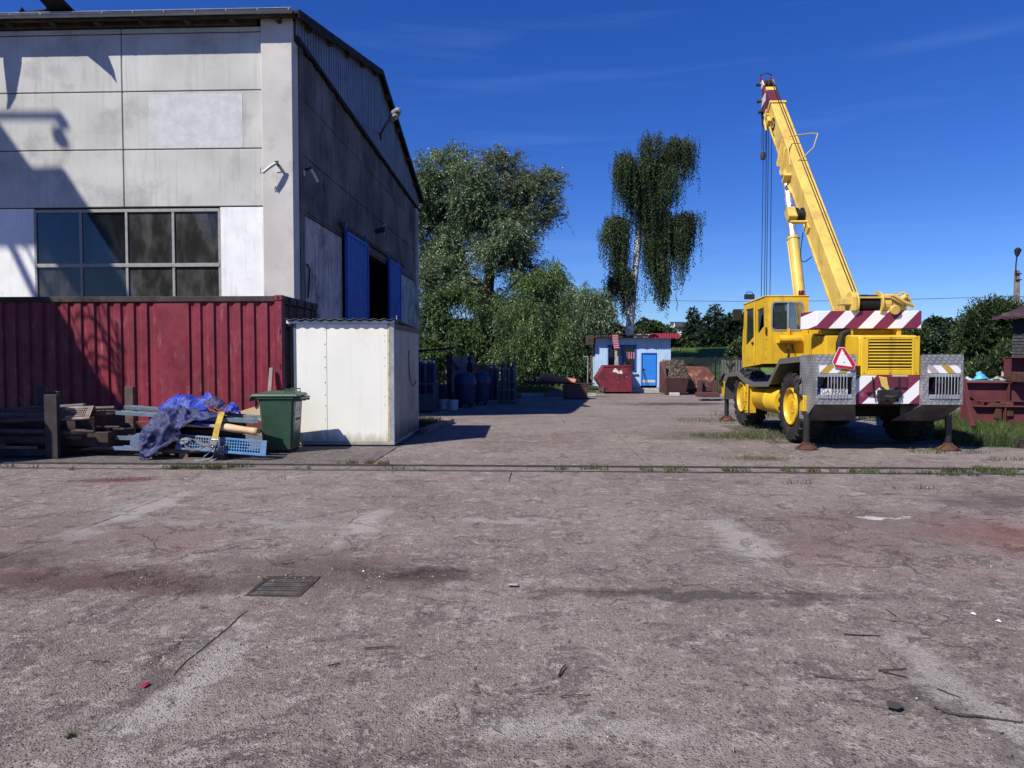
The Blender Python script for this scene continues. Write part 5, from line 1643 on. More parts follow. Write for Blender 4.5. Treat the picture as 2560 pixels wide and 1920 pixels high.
MB().add([(CBX0 + .05, CBY1 + .045, cz_b + .37), (CBX1 - .05, CBY1 + .045, cz_b + .37), (CBX1 - .05, CBY1 - .09, cz_t - .1), (CBX0 + .05, CBY1 - .09, cz_t - .1)], [(0, 1, 2, 3)]).build('windscreen', M_carglass, cab, fix=False, solid=.006)
MB().box(CBX1 - .04, CBX1, CBY0 + .051, CBY1 - .05, cz_b, cz_b + .62).box(CBX1 - .04, CBX1, CBY1 - .16, CBY1 - .08, cz_b + .62, cz_t - .06).box(CBX1 - .04, CBX1, CBY0 + .051, CBY0 + .15, cz_b + .62, cz_t - .02).build('right_flank', M_yel, cab)
MB().prism(flank[:4] + [(CBY0 + .06, cz_b)] if False else [(CBY0 + .05, cz_b + .02), (CBY1 - .05, cz_b - .07), (CBY1 - .05, cz_b - .03), (CBY0 + .05, cz_b + .05)], CBX0 + .03, CBX1 - .03, 'YZ').build('cab_floor', M_chass, cab)
hole = rrect(wa_.x, wb_.x, wa_.z, wb_.z, .08)
rw = plate_with_hole(rrect(wa_.x - .014, wb_.x + .014, wa_.z - .014, wb_.z + .014, .09), rrect(wa_.x + .012, wb_.x - .012, wa_.z + .012, wb_.z - .012, .075), CBY0 - .012, CBY0 + .02)
rwo = rw.build('rear_window', M_galv, cab)
MB().prism(hole, CBY0 + .022, CBY0 + .028, 'XZ').build('pane', M_carglass, rwo)
mx = W(1970, 790, 14.85).x
MB().box(mx - .012, mx + .012, CBY0 - .01, CBY0 + .021, wa_.z + .01, wb_.z - .01).build('window_bar', M_galv, rwo)
mb = MB()
mb.box(CBX0 + .28, CBX0 + .62, CBY0 + .42, CBY0 + .54, cz_b + .55, cz_b + 1.12).box(CBX0 + .24, CBX0 + .66, CBY0 + .45, CBY0 + .95, cz_b + .42, cz_b + .56).box(CBX0 + .34, CBX0 + .56, CBY0 + .44, CBY0 + .52, cz_b + 1.13, cz_b + 1.27)
mb.build('seat', mat('seat_cloth', (.03, .04, .06), .9), cab, bevel=.04)
MB().box(CBX0 + .12, CBX0 + .28, CBY0 + .25, CBY0 + .6, cz_b + .55, cz_b + .80).build('jacket', mat('jacket_cloth', (.25, .28, .33), .9, bump=.3), cab, bevel=.05)
# tool tube on the cab rear
tb = MB().cyl((CBX0 + .26, CBY0 - .085, cz_b + .50), (CBX0 + .70, CBY0 - .085, cz_b + .50), .085, 20).build('tool_tube', M_yel, cab, smooth=40)
MB().box(CBX0 + .46, CBX0 + .50, CBY0 - .04, CBY0 - .002, cz_b + .3, cz_b + .72).box(CBX0 + .24, CBX0 + .29, CBY0 - .10, CBY0 - .002, cz_b + .42, cz_b + .46).build('tube_bracket', M_yel, tb)
mb = MB()
mb.tube([(CBX0 + .5, CBY0 - .02, cz_b + .42), (CBX0 + .48, CBY0 - .02, cz_b + .2), (CBX0 + .46, CBY0 - .02, cz_b + .02)], .016, 6).tube([(CBX0 + .55, CBY0 - .02, cz_b + .40), (CBX0 + .60, CBY0 - .03, cz_b + .22)], .012, 6)
mb.build('drain_hose', M_chass, cab)
mb = MB()
for zz in np.linspace(cz_b + .1, cz_b + .9, 5):
    for xx in (CBX0 + .03, CBX1 - .03):
        mb.cyl((xx, CBY0 - .006, zz), (xx, CBY0 + .001, zz), .009, 6)
mb.build('cab_bolt', M_chass, cab)
MB().box(CBX0 + .012, CBX0 + .035, CBY0 - .025, CBY0 - .001, cz_b + .60, cz_b + .75).build('grab_latch', M_chass, cab)
# lamps, mirror, beacon
p = W(2003, 741, 15.0)
MB().lathe([(.0, 0), (.062, 0), (.062, .02), (.055, .025), (.055, .10), (.045, .115), (.0, .12)], (p.x, 15.0, cz_t + .035), 'Z', 14).build('beacon', mat('beacon_red', (.10, .008, .015), .25, bump=0), cab, smooth=40)
p = WX(1873, 746, CBX0 + .05)
mb = MB().box(p.x - .10, p.x + .10, p.y - .07, p.y + .05, p.z - .02, p.z + .09)
mb.tube([(p.x - .07, p.y - .02, p.z + .09), (p.x - .06, p.y - .02, p.z + .14), (p.x + .06, p.y - .02, p.z + .14), (p.x + .07, p.y - .02, p.z + .09)], .010, 6)
mb.build('work_lamp', M_chass, cab, bevel=.012)
p, q = WX(1838, 806, CBX0 - .12), WX(1860, 770, CBX0 - .12)
ym = (p.y + q.y) / 2
MB().box(p.x - .16, p.x + .06, ym - .03, ym + .03, min(p.z, q.z), max(p.z, q.z)).build('mirror', M_chass, cab, bevel=.03)
MB().tube([(CBX0 - .01, CBY1 - .08, q.z), (CBX0 - .18, ym + .05, q.z - .06), (CBX0 - .18, ym + .05, p.z + .1), (CBX0 - .0, CBY1 - .02, p.z + .0)], .014, 6).build('mirror_arm', M_chass, cab, smooth=60)

# boom
EL = R(49.9)
BF = Vector((KX, 14.05, 2.53))
bu = Vector((0, math.cos(EL), math.sin(EL)))
bn_ = Vector((0, -math.sin(EL), math.cos(EL)))
def B(s, x, n): return BF + bu * s + Vector((x, 0, 0)) + bn_ * n
def bbox(s0, s1, x0, x1, n0, n1):
    p = [B(s, x, n) for s in (s0, s1) for x in (x0, x1) for n in (n0, n1)]
    return p, [(0, 1, 3, 2), (4, 6, 7, 5), (0, 4, 5, 1), (2, 3, 7, 6), (0, 2, 6, 4), (1, 5, 7, 3)]
bw, bh = .175, .215
boom = MB()
boom.prism([(0, 0)] * 0 + [(-.25, .0), (.1, -bh), (7.05, -bh), (7.05, bh), (-.1, bh)], -bw, bw, 'YZ')
boom.v = [tuple(B(v[1], v[0], v[2])) for v in boom.v]
bo = boom.build('boom', M_boomy, crane, bevel=.012)
mb = MB()
mb.add(*bbox(6.98, 7.06, -bw - .03, bw + .03, bh + .002, bh + .035)).add(*bbox(6.98, 7.06, -bw - .03, -bw - .002, -bh, bh + .0)).add(*bbox(6.98, 7.06, bw + .002, bw + .03, -bh, bh))
for s in (5.10, 5.44):                                   # angled stiffeners on the left flank
    mb.prism([(0, 0), (1, 0), (1, 1)], 0, .001) if False else None
    mb.add([B(s, -bw - .002, bh * .8), B(s + .05, -bw - .002, bh * .8), B(s - .30, -bw - .002, -bh - .06), B(s - .42, -bw - .002, -bh - .06),
            B(s, -bw - .04, bh * .8), B(s + .05, -bw - .04, bh * .8), B(s - .30, -bw - .12, -bh - .06), B(s - .42, -bw - .12, -bh - .06)],
           [(0, 1, 2, 3), (7, 6, 5, 4), (0, 4, 5, 1), (1, 5, 6, 2), (2, 6, 7, 3), (3, 7, 4, 0)])
mb.add(*bbox(4.65, 5.15, -bw - .04, bw + .04, -bh - .06, -bh - .002))
mb.add(*bbox(.0, 7.0, -bw - .025, -bw - .002, -bh - .02, -bh + .03))
mb.build('boom_stiffener', M_boomy, bo, bevel=.006)
mb = MB()
for sgn in (-1, 1):
    mb.add(*bbox(.2, 6.95, sgn * .07 - .004, sgn * .07 + .004, bh + .001, bh + .004))
mb.build('weld_seam', M_boomy, bo)
mb = MB()
mb.tube([B(.2, .05, bh + .03), B(7.0, .0, bh + .05), B(7.8, .05, bh + .0), B(8.25, .06, .12)], .011, 6)
mb.tube([B(.2, .11, bh + .03), B(7.0, .06, bh + .05), B(7.8, .10, bh + .0), B(8.25, .12, .12)], .011, 6)
mb.build('hoist_rope', M_cable, bo, smooth=60)
# emblem on the boom flank: black roundel with a G
mb = MB()
n = 24
ring = [(6.42 + .18 * math.cos(2 * math.pi * k / n), -.02 + .15 * math.sin(2 * math.pi * k / n)) for k in range(n)]
mb.add([B(s, -bw - .003, h) for s, h in ring] + [B(s, -bw - .001, h) for s, h in ring], [tuple(range(n))] + [(i, (i + 1) % n, (i + 1) % n + n, i + n) for i in range(n)])
em = mb.build('emblem', M_black, bo)
gl = text_part('lettering', 'G', .27, M_boomy, (0, 0, 0), (0, 0, 0), em)
M3 = Matrix((bu * -0 + Vector((0, 0, 0)),) * 3) if False else None
xd, yd, zd = (-bn_ * 0 + bu * 0, bu, Vector((-1, 0, 0)))
xaxis = Vector((0, -1, 0)).cross(Vector((0, 0, 0))) if False else None
# letter upright along the boom, read from the left side
ex = -bn_.copy() if False else (bn_ * -1)
ey = bu
ez = ex.cross(ey).normalized()
if ez.x > 0: ex = -ex; ez = ex.cross(ey).normalized()
mw = Matrix((ex, ey, ez)).transposed().to_4x4()
mw.translation = B(6.42, -bw - .0045, -.02) - abs_loc(em)
gl.matrix_basis = mw
mb = MB()
for s in np.linspace(6.10, 6.34, 5):
    mb.add(*bbox(s, s + .03, -bw - .003, -bw - .001, -.20, -.13))
mb.build('small_lettering', M_black, bo)
# inner section, head plates, sheaves
MB().add(*bbox(7.06, 7.70, -.14, .14, -.175, .175)).build('inner_section', M_maroon, bo, bevel=.01)
MB().add(*bbox(7.70, 7.88, -.12, .12, .03, .155)).build('head_band', M_boomy, bo, bevel=.006)
hs = []
for sx_ in (-.155, .125):
    mb = MB()
    poly = [(7.42, -.16), (7.27, -.30), (7.42, -.44), (7.66, -.36), (7.95, -.07), (8.42, .06), (8.48, .15), (7.95, .14), (7.68, .07)]
    mb.prism(poly, sx_, sx_ + .035, 'YZ')
    mb.v = [tuple(B(v[1], v[0], v[2])) for v in mb.v]
    t = NT('head_plate_stripes' + str(sx_))
    ps = t.xyz(t.coords('World'))
    f = t.math('FRACT', t.math('DIVIDE', t.math('ADD', ps[2], t.math('MULTIPLY', ps[1], .25)), .50))
    t.set(Base_Color=t.mix(t.math('GREATER_THAN', f, .42), (.55, .52, .53), (.13, .02, .035)) if sx_ < 0 else t.mix(t.math('GREATER_THAN', f, .5), (.30, .19, .13), MRN), Roughness=.5)
    mb.build('head_plate', t.m, bo, bevel=.004)
for s, n_ in ((8.18, .04), (7.44, -.30), (7.78, -.20)):
    c = B(s, 0, n_)
    mb = MB().cyl(c + Vector((-.24, 0, 0)), c + Vector((.22, 0, 0)), .03, 10)
    mb.cyl(c + Vector((-.28, 0, 0)), c + Vector((-.20, 0, 0)), .045, 10)
    mb.build('sheave_pin', M_dkrust, bo, smooth=40)
for s, n_, r_ in ((8.18, .03, .13), (7.44, -.30, .10)):
    for xx in (-.10, .0, .10):
        c = B(s, xx * .9, n_)
        MB().lathe([(.03, -.025), (r_, -.025), (r_ - .03, 0), (r_, .025), (.03, .025)], c, 'X', 20).build('sheave', M_dkrust, bo, smooth=30)
MB().tube([B(8.44, -.165, .16), B(8.48, 0, .20), B(8.44, .155, .16)], .012, 6).build('head_bar', M_dkrust, bo)
# ropes hanging from the head, hook block low behind the cab
top = B(7.44, 0, -.42)
mb = MB()
for dx, dy in ((-.11, 0), (-.02, .05), (.0, -.05), (.10, 0)):
    mb.tube([(top.x + dx, top.y + dy, top.z + .1), (top.x + dx * 1.1, top.y + dy, 1.9)], .009, 6)
mb.build('hoist_rope', M_cable, bo, smooth=60)
hb = MB().lathe([(.0, -.13), (.06, -.12), (.07, -.02), (.06, .06), (.0, .06)], (top.x - .12, top.y, top.z - 1.0), 'Z', 12)
hb.build('limit_weight', M_dkrust, bo, smooth=40)
mb = MB()
for k in range(14):                                      # chain of the limit switch
    z = top.z - .88 + k * .07
    mb.bar((top.x - .16 + .012 * (k % 2), top.y, z), (top.x - .16 + .012 * ((k + 1) % 2), top.y, z + .06), .02, .012)
    mb.bar((top.x - .06 + .012 * (k % 2), top.y, z), (top.x - .06 + .012 * ((k + 1) % 2), top.y, z + .06), .02, .012)
mb.build('chain', M_chass, bo)
MB().lathe([(.0, -.12), (.11, -.10), (.13, .0), (.10, .10), (.0, .12)], (top.x + .06, top.y + .02, top.z - .10), 'X', 14).build('hook_ball', mat('hook_grey', (.10, .11, .12), .5), bo, smooth=40)
mb = MB().tube([(top.x - .12, top.y, top.z + .25), (top.x - .14, top.y - .02, top.z + .02), (top.x - .10, top.y - .02, top.z - .25)], .05, 8)
mb.build('hook', M_chass, bo, smooth=50)
mb = MB().add(*bbox(6.62, 6.95, -bw - .08, -bw - .002, -bh - .10, -bh + .18))
mb.tube([B(6.9, -bw - .10, .1), B(6.75, -bw - .12, -.12), B(6.5, -bw - .10, -.25)], .03, 6)
mb.build('cable_bracket', M_boomy, bo, bevel=.01)
# cable drum on the flank, wire guard loop
c = B(2.98, -bw - .02, -.10)
MB().lathe([(.05, -.14), (.17, -.14), (.17, -.12), (.135, -.12), (.135, -.03), (.17, -.03), (.17, 0), (.0, 0)], c, 'X', 24).build('cable_reel', M_chass, bo, smooth=30)
MB().obox(c + Vector((-.25, 0, .02)), (.19, .20, .34), Matrix.Rotation(EL - R(90), 4, 'X')).build('reel_box', M_boomy, bo, bevel=.015)
MB().add(*bbox(2.62, 2.67, -bw - .38, -bw - .002, -.05, .02)).add(*bbox(2.45, 2.67, -bw - .04, -bw - .002, -.22, .0)).build('reel_bracket', M_boomy, bo, bevel=.006)
MB().tube([B(4.55, -bw - .01, .10), B(5.05, -bw - .03, .34), B(5.28, -bw + .05, .38), B(5.32, .38, .42), B(5.25, .50, .46), B(4.85, .34, .36), B(4.58, .1, .33), B(4.55, -bw - .0, .10)], .013, 6).build('guard_loop', M_boomy, bo, smooth=60)
mb = MB().add(*bbox(4.3, 4.38, -bw - .16, -bw - .002, -.22, -.0)).add(*bbox(3.95, 4.3, -bw - .05, -bw - .002, -.26, -.22))
mb.build('flank_bracket', M_boomy, bo)
MB().tube([B(2.6 - .8 * s, -bw - .05, -.25 - .45 * math.sin(math.pi * s)) for s in np.linspace(0, 1, 12)], .010, 6).build('loose_cable', M_chass, bo, smooth=60)
mb = MB()
for k in range(9):
    c = B(.5 + .75 * k, -bw - .026, -bh + .02)
    mb.cyl(c + Vector((-.01, 0, 0)), c, .022, 6)
mb.build('bolt', M_boomy, bo)
# lift ram
p0, p1 = Vector((KX, 16.25, 1.75)), Vector((KX, 17.92, 6.62))
pm = p0.lerp(p1, .555)
MB().tube([p0, pm], .125, 20).tube([pm - (p1 - p0) * .012, pm], .14, 20).build('lift_cylinder', M_boomy, crane, smooth=40)
MB().tube([pm, p1], .10, 20).build('piston_rod', M_chrome, crane, smooth=40)
MB().tube([p0 + Vector((-.14, -.02, .2)), pm + Vector((-.145, -.05, -.1))], .018, 6).build('oil_pipe', M_boomy, crane, smooth=60)
# winch on top behind the boom foot
YWN = 13.05
wx0, wx1 = W(2136, 757, YWN).x, W(2192, 757, YWN).x
wz = W(2160, 760, YWN).z
wn_ = MB().cyl((wx0, YWN, wz), (wx1, YWN, wz), .155, 28)
winch = wn_.build('winch', M_cable, crane, smooth=40)
mb = MB()
for k in range(26):
    x = wx0 + .012 + (wx1 - wx0 - .024) * k / 25
    mb.lathe([(.155, -.0075), (.163, 0), (.155, .0075)], (x, YWN, wz), 'X', 24)
mb.build('rope_turn', M_cable, winch, smooth=60)
for x in (wx0 - .015, wx1 + .015):
    MB().lathe([(.0, -.014), (.225, -.014), (.225, .014), (.0, .014)], (x, YWN, wz), 'X', 28).build('drum_flange', M_boomy, winch, smooth=35)
mb = MB().box(wx0 - .28, wx0 - .11, YWN - .15, YWN + .10, wz - .02, wz + .09).box(wx0 - .12, wx0 - .04, YWN - .2, YWN + .1, cz1, wz + .12)
mb.cyl((wx0 - .10, YWN, wz + .03), (wx0 - .03, YWN, wz + .03), .19, 16)
mb.cyl((wx0 - .06, YWN - .17, wz + .10), (wx1 + .16, YWN - .17, wz + .10), .018, 8)
mb.build('winch_frame', M_boomy, winch, bevel=.008)
mb = MB().cyl((wx1 + .03, YWN, wz), (wx1 + .19, YWN, wz), .17, 18)
mb.tube([(wx1 + .16, YWN, wz + .02), (wx1 + .36, YWN + .05, wz - .04), (wx1 + .52, YWN + .1, wz - .08)], [.12, .11, .09], 14)
mb.cyl((wx1 + .24, YWN - .20, wz - .12), (wx1 + .24, YWN - .06, wz - .10), .085, 16)
mb.box(wx1 + .30, wx1 + .46, YWN - .05, YWN + .12, wz - .05, wz + .10)
mb.cyl((wx1 + .40, YWN, wz + .06), (wx1 + .50, YWN - .05, wz + .14), .05, 10).cyl((wx1 + .44, YWN, wz + .05), (wx1 + .56, YWN, wz + .09), .045, 10)
mb.build('winch_motor', M_boomy, winch, bevel=.008)
mb = MB().tube([(wx1 + .04, YWN - .12, wz + .13), (wx1 + .22, YWN - .14, wz + .14), (wx1 + .42, YWN - .12, wz + .02), (wx1 + .58, YWN - .1, wz - .04)], .035, 8)
mb.tube([(wx1 + .30, YWN, wz + .12), (wx1 + .44, YWN, wz + .20), (wx1 + .56, YWN, wz + .16), (wx1 + .60, YWN, wz - .02)], .018, 8)
mb.tube([(wx1 + .20, YWN, wz + .15), (wx1 + .36, YWN + .05, wz + .20), (wx1 + .50, YWN + .05, wz + .21), (wx1 + .60, YWN + .05, wz + .12)], .008, 6)
mb.tube([(wx1 + .56, YWN, wz - .14), (wx1 + .66, YWN, wz - .03)], .008, 6)
mb.build('winch_pipe', M_boomy, winch, smooth=60)
MB().lathe([(.0, -.05), (.11, -.05), (.11, .05), (.0, .05)], (wx1 - .07, YWN + .35, wz + .09), 'X', 20).build('rope_roller', M_chass, winch, smooth=40)

# ------------------------------------------------------------------ travelling yard crane on the rail, left of the picture: its shadow lies on the hall and the container
YG = 10.0
M_gantry = mat('gantry_steel', (.10, .12, .10), .7, .2, var=.2, vs_=1, dirt=(.06, .05, .045), damt=.52, dsc=1.5, bump=.1)
def OB(px, py, ysurf):
    """point in the crane's plane whose shadow falls on the given photo pixel of an upright wall at distance ysurf"""
    p = W(px, py, ysurf)
    d = ysurf - YG
    return Vector((p.x - DX * d, YG, p.z + DZ * d))
gc = thing('gantry_crane', 'tall dark gantry crane leg standing on the yard rail beyond the left edge', 'gantry crane', OB(120, 900, YC))
def gbeam(pts0, pts1, depth, name):
    """upright plate girder between a left and a right edge line"""
    a0, a1 = pts0; b0, b1 = pts1
    mb = MB()
    y0, y1 = YG - depth / 2, YG + depth / 2
    mb.add([(p.x, y, p.z) for y in (y0, y1) for p in (a0, a1, b1, b0)], [(0, 1, 2, 3), (7, 6, 5, 4), (0, 4, 5, 1), (1, 5, 6, 2), (2, 6, 7, 3), (3, 7, 4, 0)])
    return mb.build(name, M_gantry, gc, bevel=.01)
up0, up1 = OB(0, 310, YH), OB(135, 500, YH)
dlt = up1 - up0
top = up0 - dlt * 2.2
lt0, lt1 = OB(0, 452, YH), OB(32, 508, YH)
gbeam((lt1 - (lt1 - lt0) * 9.5, lt1), (top, up1), .55, 'leg')
d0 = OB(218, 508, YH); d1 = OB(-320, 522, YH)
MB().box(d1.x, d0.x, YG - .6, YG + .6, d0.z - .20, d0.z).build('deck', M_gantry, gc, bevel=.02)
mb = MB()
for x in np.linspace(d1.x, d0.x - .05, 7):
    mb.bar((x, YG - .55, d0.z), (x, YG - .55, d0.z + 1.0), .04, .04)
mb.build('deck_railing', M_gantry, gc) if False else None
gbeam((OB(52, 528, YH), OB(205, 760, YH)), (OB(205, 524, YH), OB(330, 760, YH)), .55, 'leg')
MB().bar(OB(18, 525, YH), OB(125, 735, YH), .06, .06).build('brace', M_gantry, gc)
MB().bar(OB(-8, 540, YH), OB(100, 765, YH), .16, .16).build('brace', M_gantry, gc)
# lower leg and drive housing, down to the rail
z0 = .1
lr = [OB(132, 753, YC), OB(146, 792, YC), OB(176, 838, YC), OB(197, 872, YC), OB(216, 912, YC), OB(250, 975, YC), OB(318, 1040, YC)]
ll = [OB(-260, 753, YC), OB(-260, 1040, YC)]
mb = MB()
poly = [(p.x, p.z) for p in lr] + [(ll[1].x, ll[1].z), (ll[0].x, ll[0].z)]
mb.prism(poly, YG - .35, YG + .35, 'XZ')
mb.build('drive_house', M_gantry, gc, bevel=.02)
lowz = lr[-1].z
MB().prism([(lr[-1].x, lowz), (-8.95, 2.3), (-8.95, .6), (-12.6, .6), (lr[-1].x - 3.5, lowz)], YG - .3, YG + .3, 'XZ').build('leg', M_gantry, gc, bevel=.02)
mb = MB().box(-12.7, -8.8, YG - .28, YG + .28, .22, .62)
mb.build('bogie', M_gantry, gc, bevel=.02)
for x in (-12.3, -11.6, -9.9, -9.2):
    MB().lathe([(.0, -.07), (.25, -.07), (.25, .07), (.0, .07)], (x, YG, .262), 'Y', 20).build('rail_wheel', M_dkrust, gc, smooth=35)
# ladder with safety cage
mb = MB()
for a, b in (((150, 750), (292, 1025)), ((206, 750), (300, 935)), ((246, 750), (300, 870)), ((286, 800), (300, 1010)), ((230, 750), (304, 1010))):
    mb.bar(OB(*a, YC), OB(*b, YC), .035, .035)
for pp in (((175, 792), (215, 800), (250, 820), (287, 862)), ((190, 852), (240, 858), (276, 872), (298, 905)), ((205, 885), (250, 900), (285, 925), (300, 950)), ((196, 930), (255, 930), (300, 945)), ((235, 960), (270, 985), (302, 1010))):
    mb.tube([OB(a, b, YC) + Vector((0, .15 * math.sin(i), 0)) for i, (a, b) in enumerate(pp)], .028, 6)
mb.build('caged_ladder', M_gantry, gc)
MB().bar(OB(-300, 291, YH), OB(150, 291, YH), .10, .085).build('lamp_arm', M_gantry, gc)
a = OB(145, 300, YH)
mb = MB().tube([OB(150, 291, YH), OB(158, 308, YH), OB(157, 322, YH)], [.10, .14, .05], 8)
mb.tube([OB(152, 324, YH), OB(150, 338, YH), OB(154, 352, YH), OB(158, 366, YH)], [.06, .14, .17, .08], 10)
mb.build('yard_lamp', M_gantry, gc)
MB().box(top.x - 6, top.x + .3, YG - .7, YG + .7, top.z - .3, top.z + 1.2).build('head_girder', M_gantry, gc, bevel=.02)
MB().box(top.x - 5.5, top.x - 4.6, YG - .4, YG + .4, .6, top.z - .32).build('leg', M_gantry, gc, bevel=.02)

# ------------------------------------------------------------------ foliage
def m_leaf(name, lo, mid, hi, glint=None, gl_at=.93, trans=.25, rough=.5):
    t = NT(name)
    geo = t.node('ShaderNodeNewGeometry')
    r_ = geo.outputs['Random Per Island']
    cr = t.node('ShaderNodeValToRGB')
    e = cr.color_ramp.elements
    e[0].position = 0; e[0].color = (*lo, 1)
    e[1].position = 1; e[1].color = (*(glint or hi), 1)
    k = e.new(.45); k.color = (*mid, 1)
    k = e.new(gl_at - .02); k.color = (*hi, 1)
    if glint:
        k = e.new(gl_at); k.color = (*glint, 1)
    t.link(r_, cr.inputs['Fac'])
    n = t.noise(geo.outputs['Position'], .55, 4)
    c = t.mix(1.0, cr.outputs['Color'], t.mix(t.ramp(n, .32, .68), (.62, .68, .72), (1.15, 1.12, .95)), 'MULTIPLY')
    t.set(Base_Color=c, Roughness=rough)
    t.b.inputs['Specular IOR Level'].default_value = .35 if rough < .6 else .15
    tr = t.node('ShaderNodeBsdfTranslucent')
    t.link(c, tr.inputs['Color'])
    ms = t.node('ShaderNodeMixShader')
    ms.inputs[0].default_value = trans
    t.link(t.b.outputs[0], ms.inputs[1]); t.link(tr.outputs[0], ms.inputs[2]); t.link(ms.outputs[0], t.out.inputs['Surface'])
    return t.m
ML_willow = m_leaf('willow_leaf', (.066, .112, .050), (.130, .192, .088), (.200, .270, .138), (.68, .73, .64), .92, .38)  # last colour paints silvery undersides and glints of sun on scattered leaves
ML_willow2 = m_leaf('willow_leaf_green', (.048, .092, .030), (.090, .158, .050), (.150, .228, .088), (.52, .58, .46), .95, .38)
ML_dry = m_leaf('willow_leaf_thin', (.064, .090, .042), (.128, .160, .080), (.190, .220, .120), (.60, .64, .54), .93, .38)
ML_birch = m_leaf('birch_leaf', (.022, .038, .020), (.044, .066, .032), (.078, .108, .052), (.15, .18, .11), .96, trans=.25, rough=.75)
ML_fir = m_leaf('fir_needles', (.010, .022, .014), (.018, .036, .022), (.034, .056, .032), None, .95, trans=.08, rough=.75)
ML_bush = m_leaf('bush_leaf', (.024, .042, .016), (.048, .078, .028), (.085, .125, .045), (.16, .19, .10), .95)
ML_ivy = m_leaf('ivy_leaf', (.010, .024, .012), (.020, .042, .020), (.040, .070, .032), (.10, .13, .10), .94, trans=.1, rough=.4)
ML_grass = m_leaf('grass_blade', (.050, .080, .024), (.085, .138, .040), (.138, .190, .062), (.30, .28, .13), .95, trans=.25, rough=.6)
ML_dryg = m_leaf('dry_grass_blade', (.09, .085, .035), (.16, .15, .07), (.25, .23, .12), (.36, .32, .2), .9, trans=.2, rough=.7)
M_bark = mat('willow_bark', (.085, .068, .056), .95, var=.3, vs_=4, dirt=(.04, .032, .026), damt=.45, dsc=3, bump=.9, bsc=14, spec=.1, bdist=.03)
M_birchbark = mat('birch_bark', (.62, .60, .56), .8, var=.1, vs_=3, dirt=(.06, .055, .05), damt=.60, dsc=2.2, bump=.3, bsc=20, spec=.2)

def leaf_mesh(name, pos, axis, length, width, m, parent, kind='stuff', spread=.5):
    """pos (N,3) leaf bases, axis (N,3) unit directions: each leaf a kite-shaped face at its own angle"""
    n = len(pos)
    L = length * rng.uniform(.65, 1.3, (n, 1)); Wd = width * rng.uniform(.7, 1.3, (n, 1))
    ax = axis + rng.normal(0, spread, (n, 3)); ax /= np.linalg.norm(ax, axis=1, keepdims=True)
    rv = rng.normal(0, 1, (n, 3))
    s = np.cross(ax, rv); s /= np.linalg.norm(s, axis=1, keepdims=True) + 1e-9
    v = np.empty((n, 4, 3))
    v[:, 0] = pos
    v[:, 1] = pos + ax * L * .45 + s * Wd * .5
    v[:, 2] = pos + ax * L
    v[:, 3] = pos + ax * L * .45 - s * Wd * .5
    return np_mesh(name, v.reshape(-1, 3), 4, m, parent, kind=kind)

def crown_points(clumps, n, nf=.9, thresh=.0, shell=.55):
    """points through the clumps' volumes, thinned by noise so that holes stay"""
    w = np.array([c[6] * c[3] * c[4] * c[5] for c in clumps]) ** .8
    w /= w.sum()
    out = []
    k = rng.choice(len(clumps), size=int(n * 2.2), p=w)
    d = rng.normal(0, 1, (len(k), 3)); d /= np.linalg.norm(d, axis=1, keepdims=True)
    r = rng.uniform(0, 1, len(k)) ** shell
    for i in range(len(k)):
        c = clumps[k[i]]
        p = Vector((c[0] + d[i, 0] * r[i] * c[3], c[1] + d[i, 1] * r[i] * c[4], c[2] + d[i, 2] * r[i] * c[5]))
        if mnoise.noise(p * nf) + .35 * mnoise.noise(p * nf * 2.7) > thresh:
            out.append((p.x, p.y, p.z, k[i]))
            if len(out) >= n: break
    return np.array(out)

def sprays(tips, per, length, droop, out_c, jitter=.25):
    """twigs starting at tips, bending down; returns leaf bases and directions"""
    n = len(tips)
    d = tips - out_c
    d[:, 2] *= .5
    d /= np.linalg.norm(d, axis=1, keepdims=True) + 1e-6
    d = d * .7 + rng.normal(0, .55, (n, 3))
    d /= np.linalg.norm(d, axis=1, keepdims=True)
    P, A = [], []
    Lr = length * rng.uniform(.5, 1.3, (n, 1))
    for j in range(per):
        s = (j + rng.uniform(0, 1, (n, 1))) / per
        p = tips + d * Lr * s + np.array([0, 0, -1.0]) * droop * Lr * s * s
        a = d + np.array([0, 0, -1.0]) * 2 * droop * s
        a /= np.linalg.norm(a, axis=1, keepdims=True)
        P.append(p + rng.normal(0, .03, (n, 3))); A.append(a)
    return np.concatenate(P), np.concatenate(A)

def limb(a, b, r0, r1, sag=.2, n=7, seed=0, wob=.12):
    a, b = Vector(a), Vector(b)
    pts, rs = [], []
    L = (b - a).length
    for i in range(n + 1):
        s = i / n
        p = a.lerp(b, s) + Vector((0, 0, sag * L * math.sin(s * math.pi) * .5))
        if 0 < i < n:
            p += Vector((mnoise.noise(p * .8 + Vector((seed, 0, 0))), mnoise.noise(p * .8 + Vector((0, seed, 4))), mnoise.noise(p * .8 + Vector((7, 0, seed))))) * wob * L * .5
        pts.append(p); rs.append(r0 + (r1 - r0) * s ** .8)
    return pts, rs

def px_clump(px, py, rpx, Y, dy=0.0, ry=None, k=1.0, sq=1.0):
    p = W(px, py, Y + dy)
    r_ = rpx * (Y + dy) / FPX
    return (p.x, Y + dy, p.z, r_, (ry or r_), r_ * sq, k)

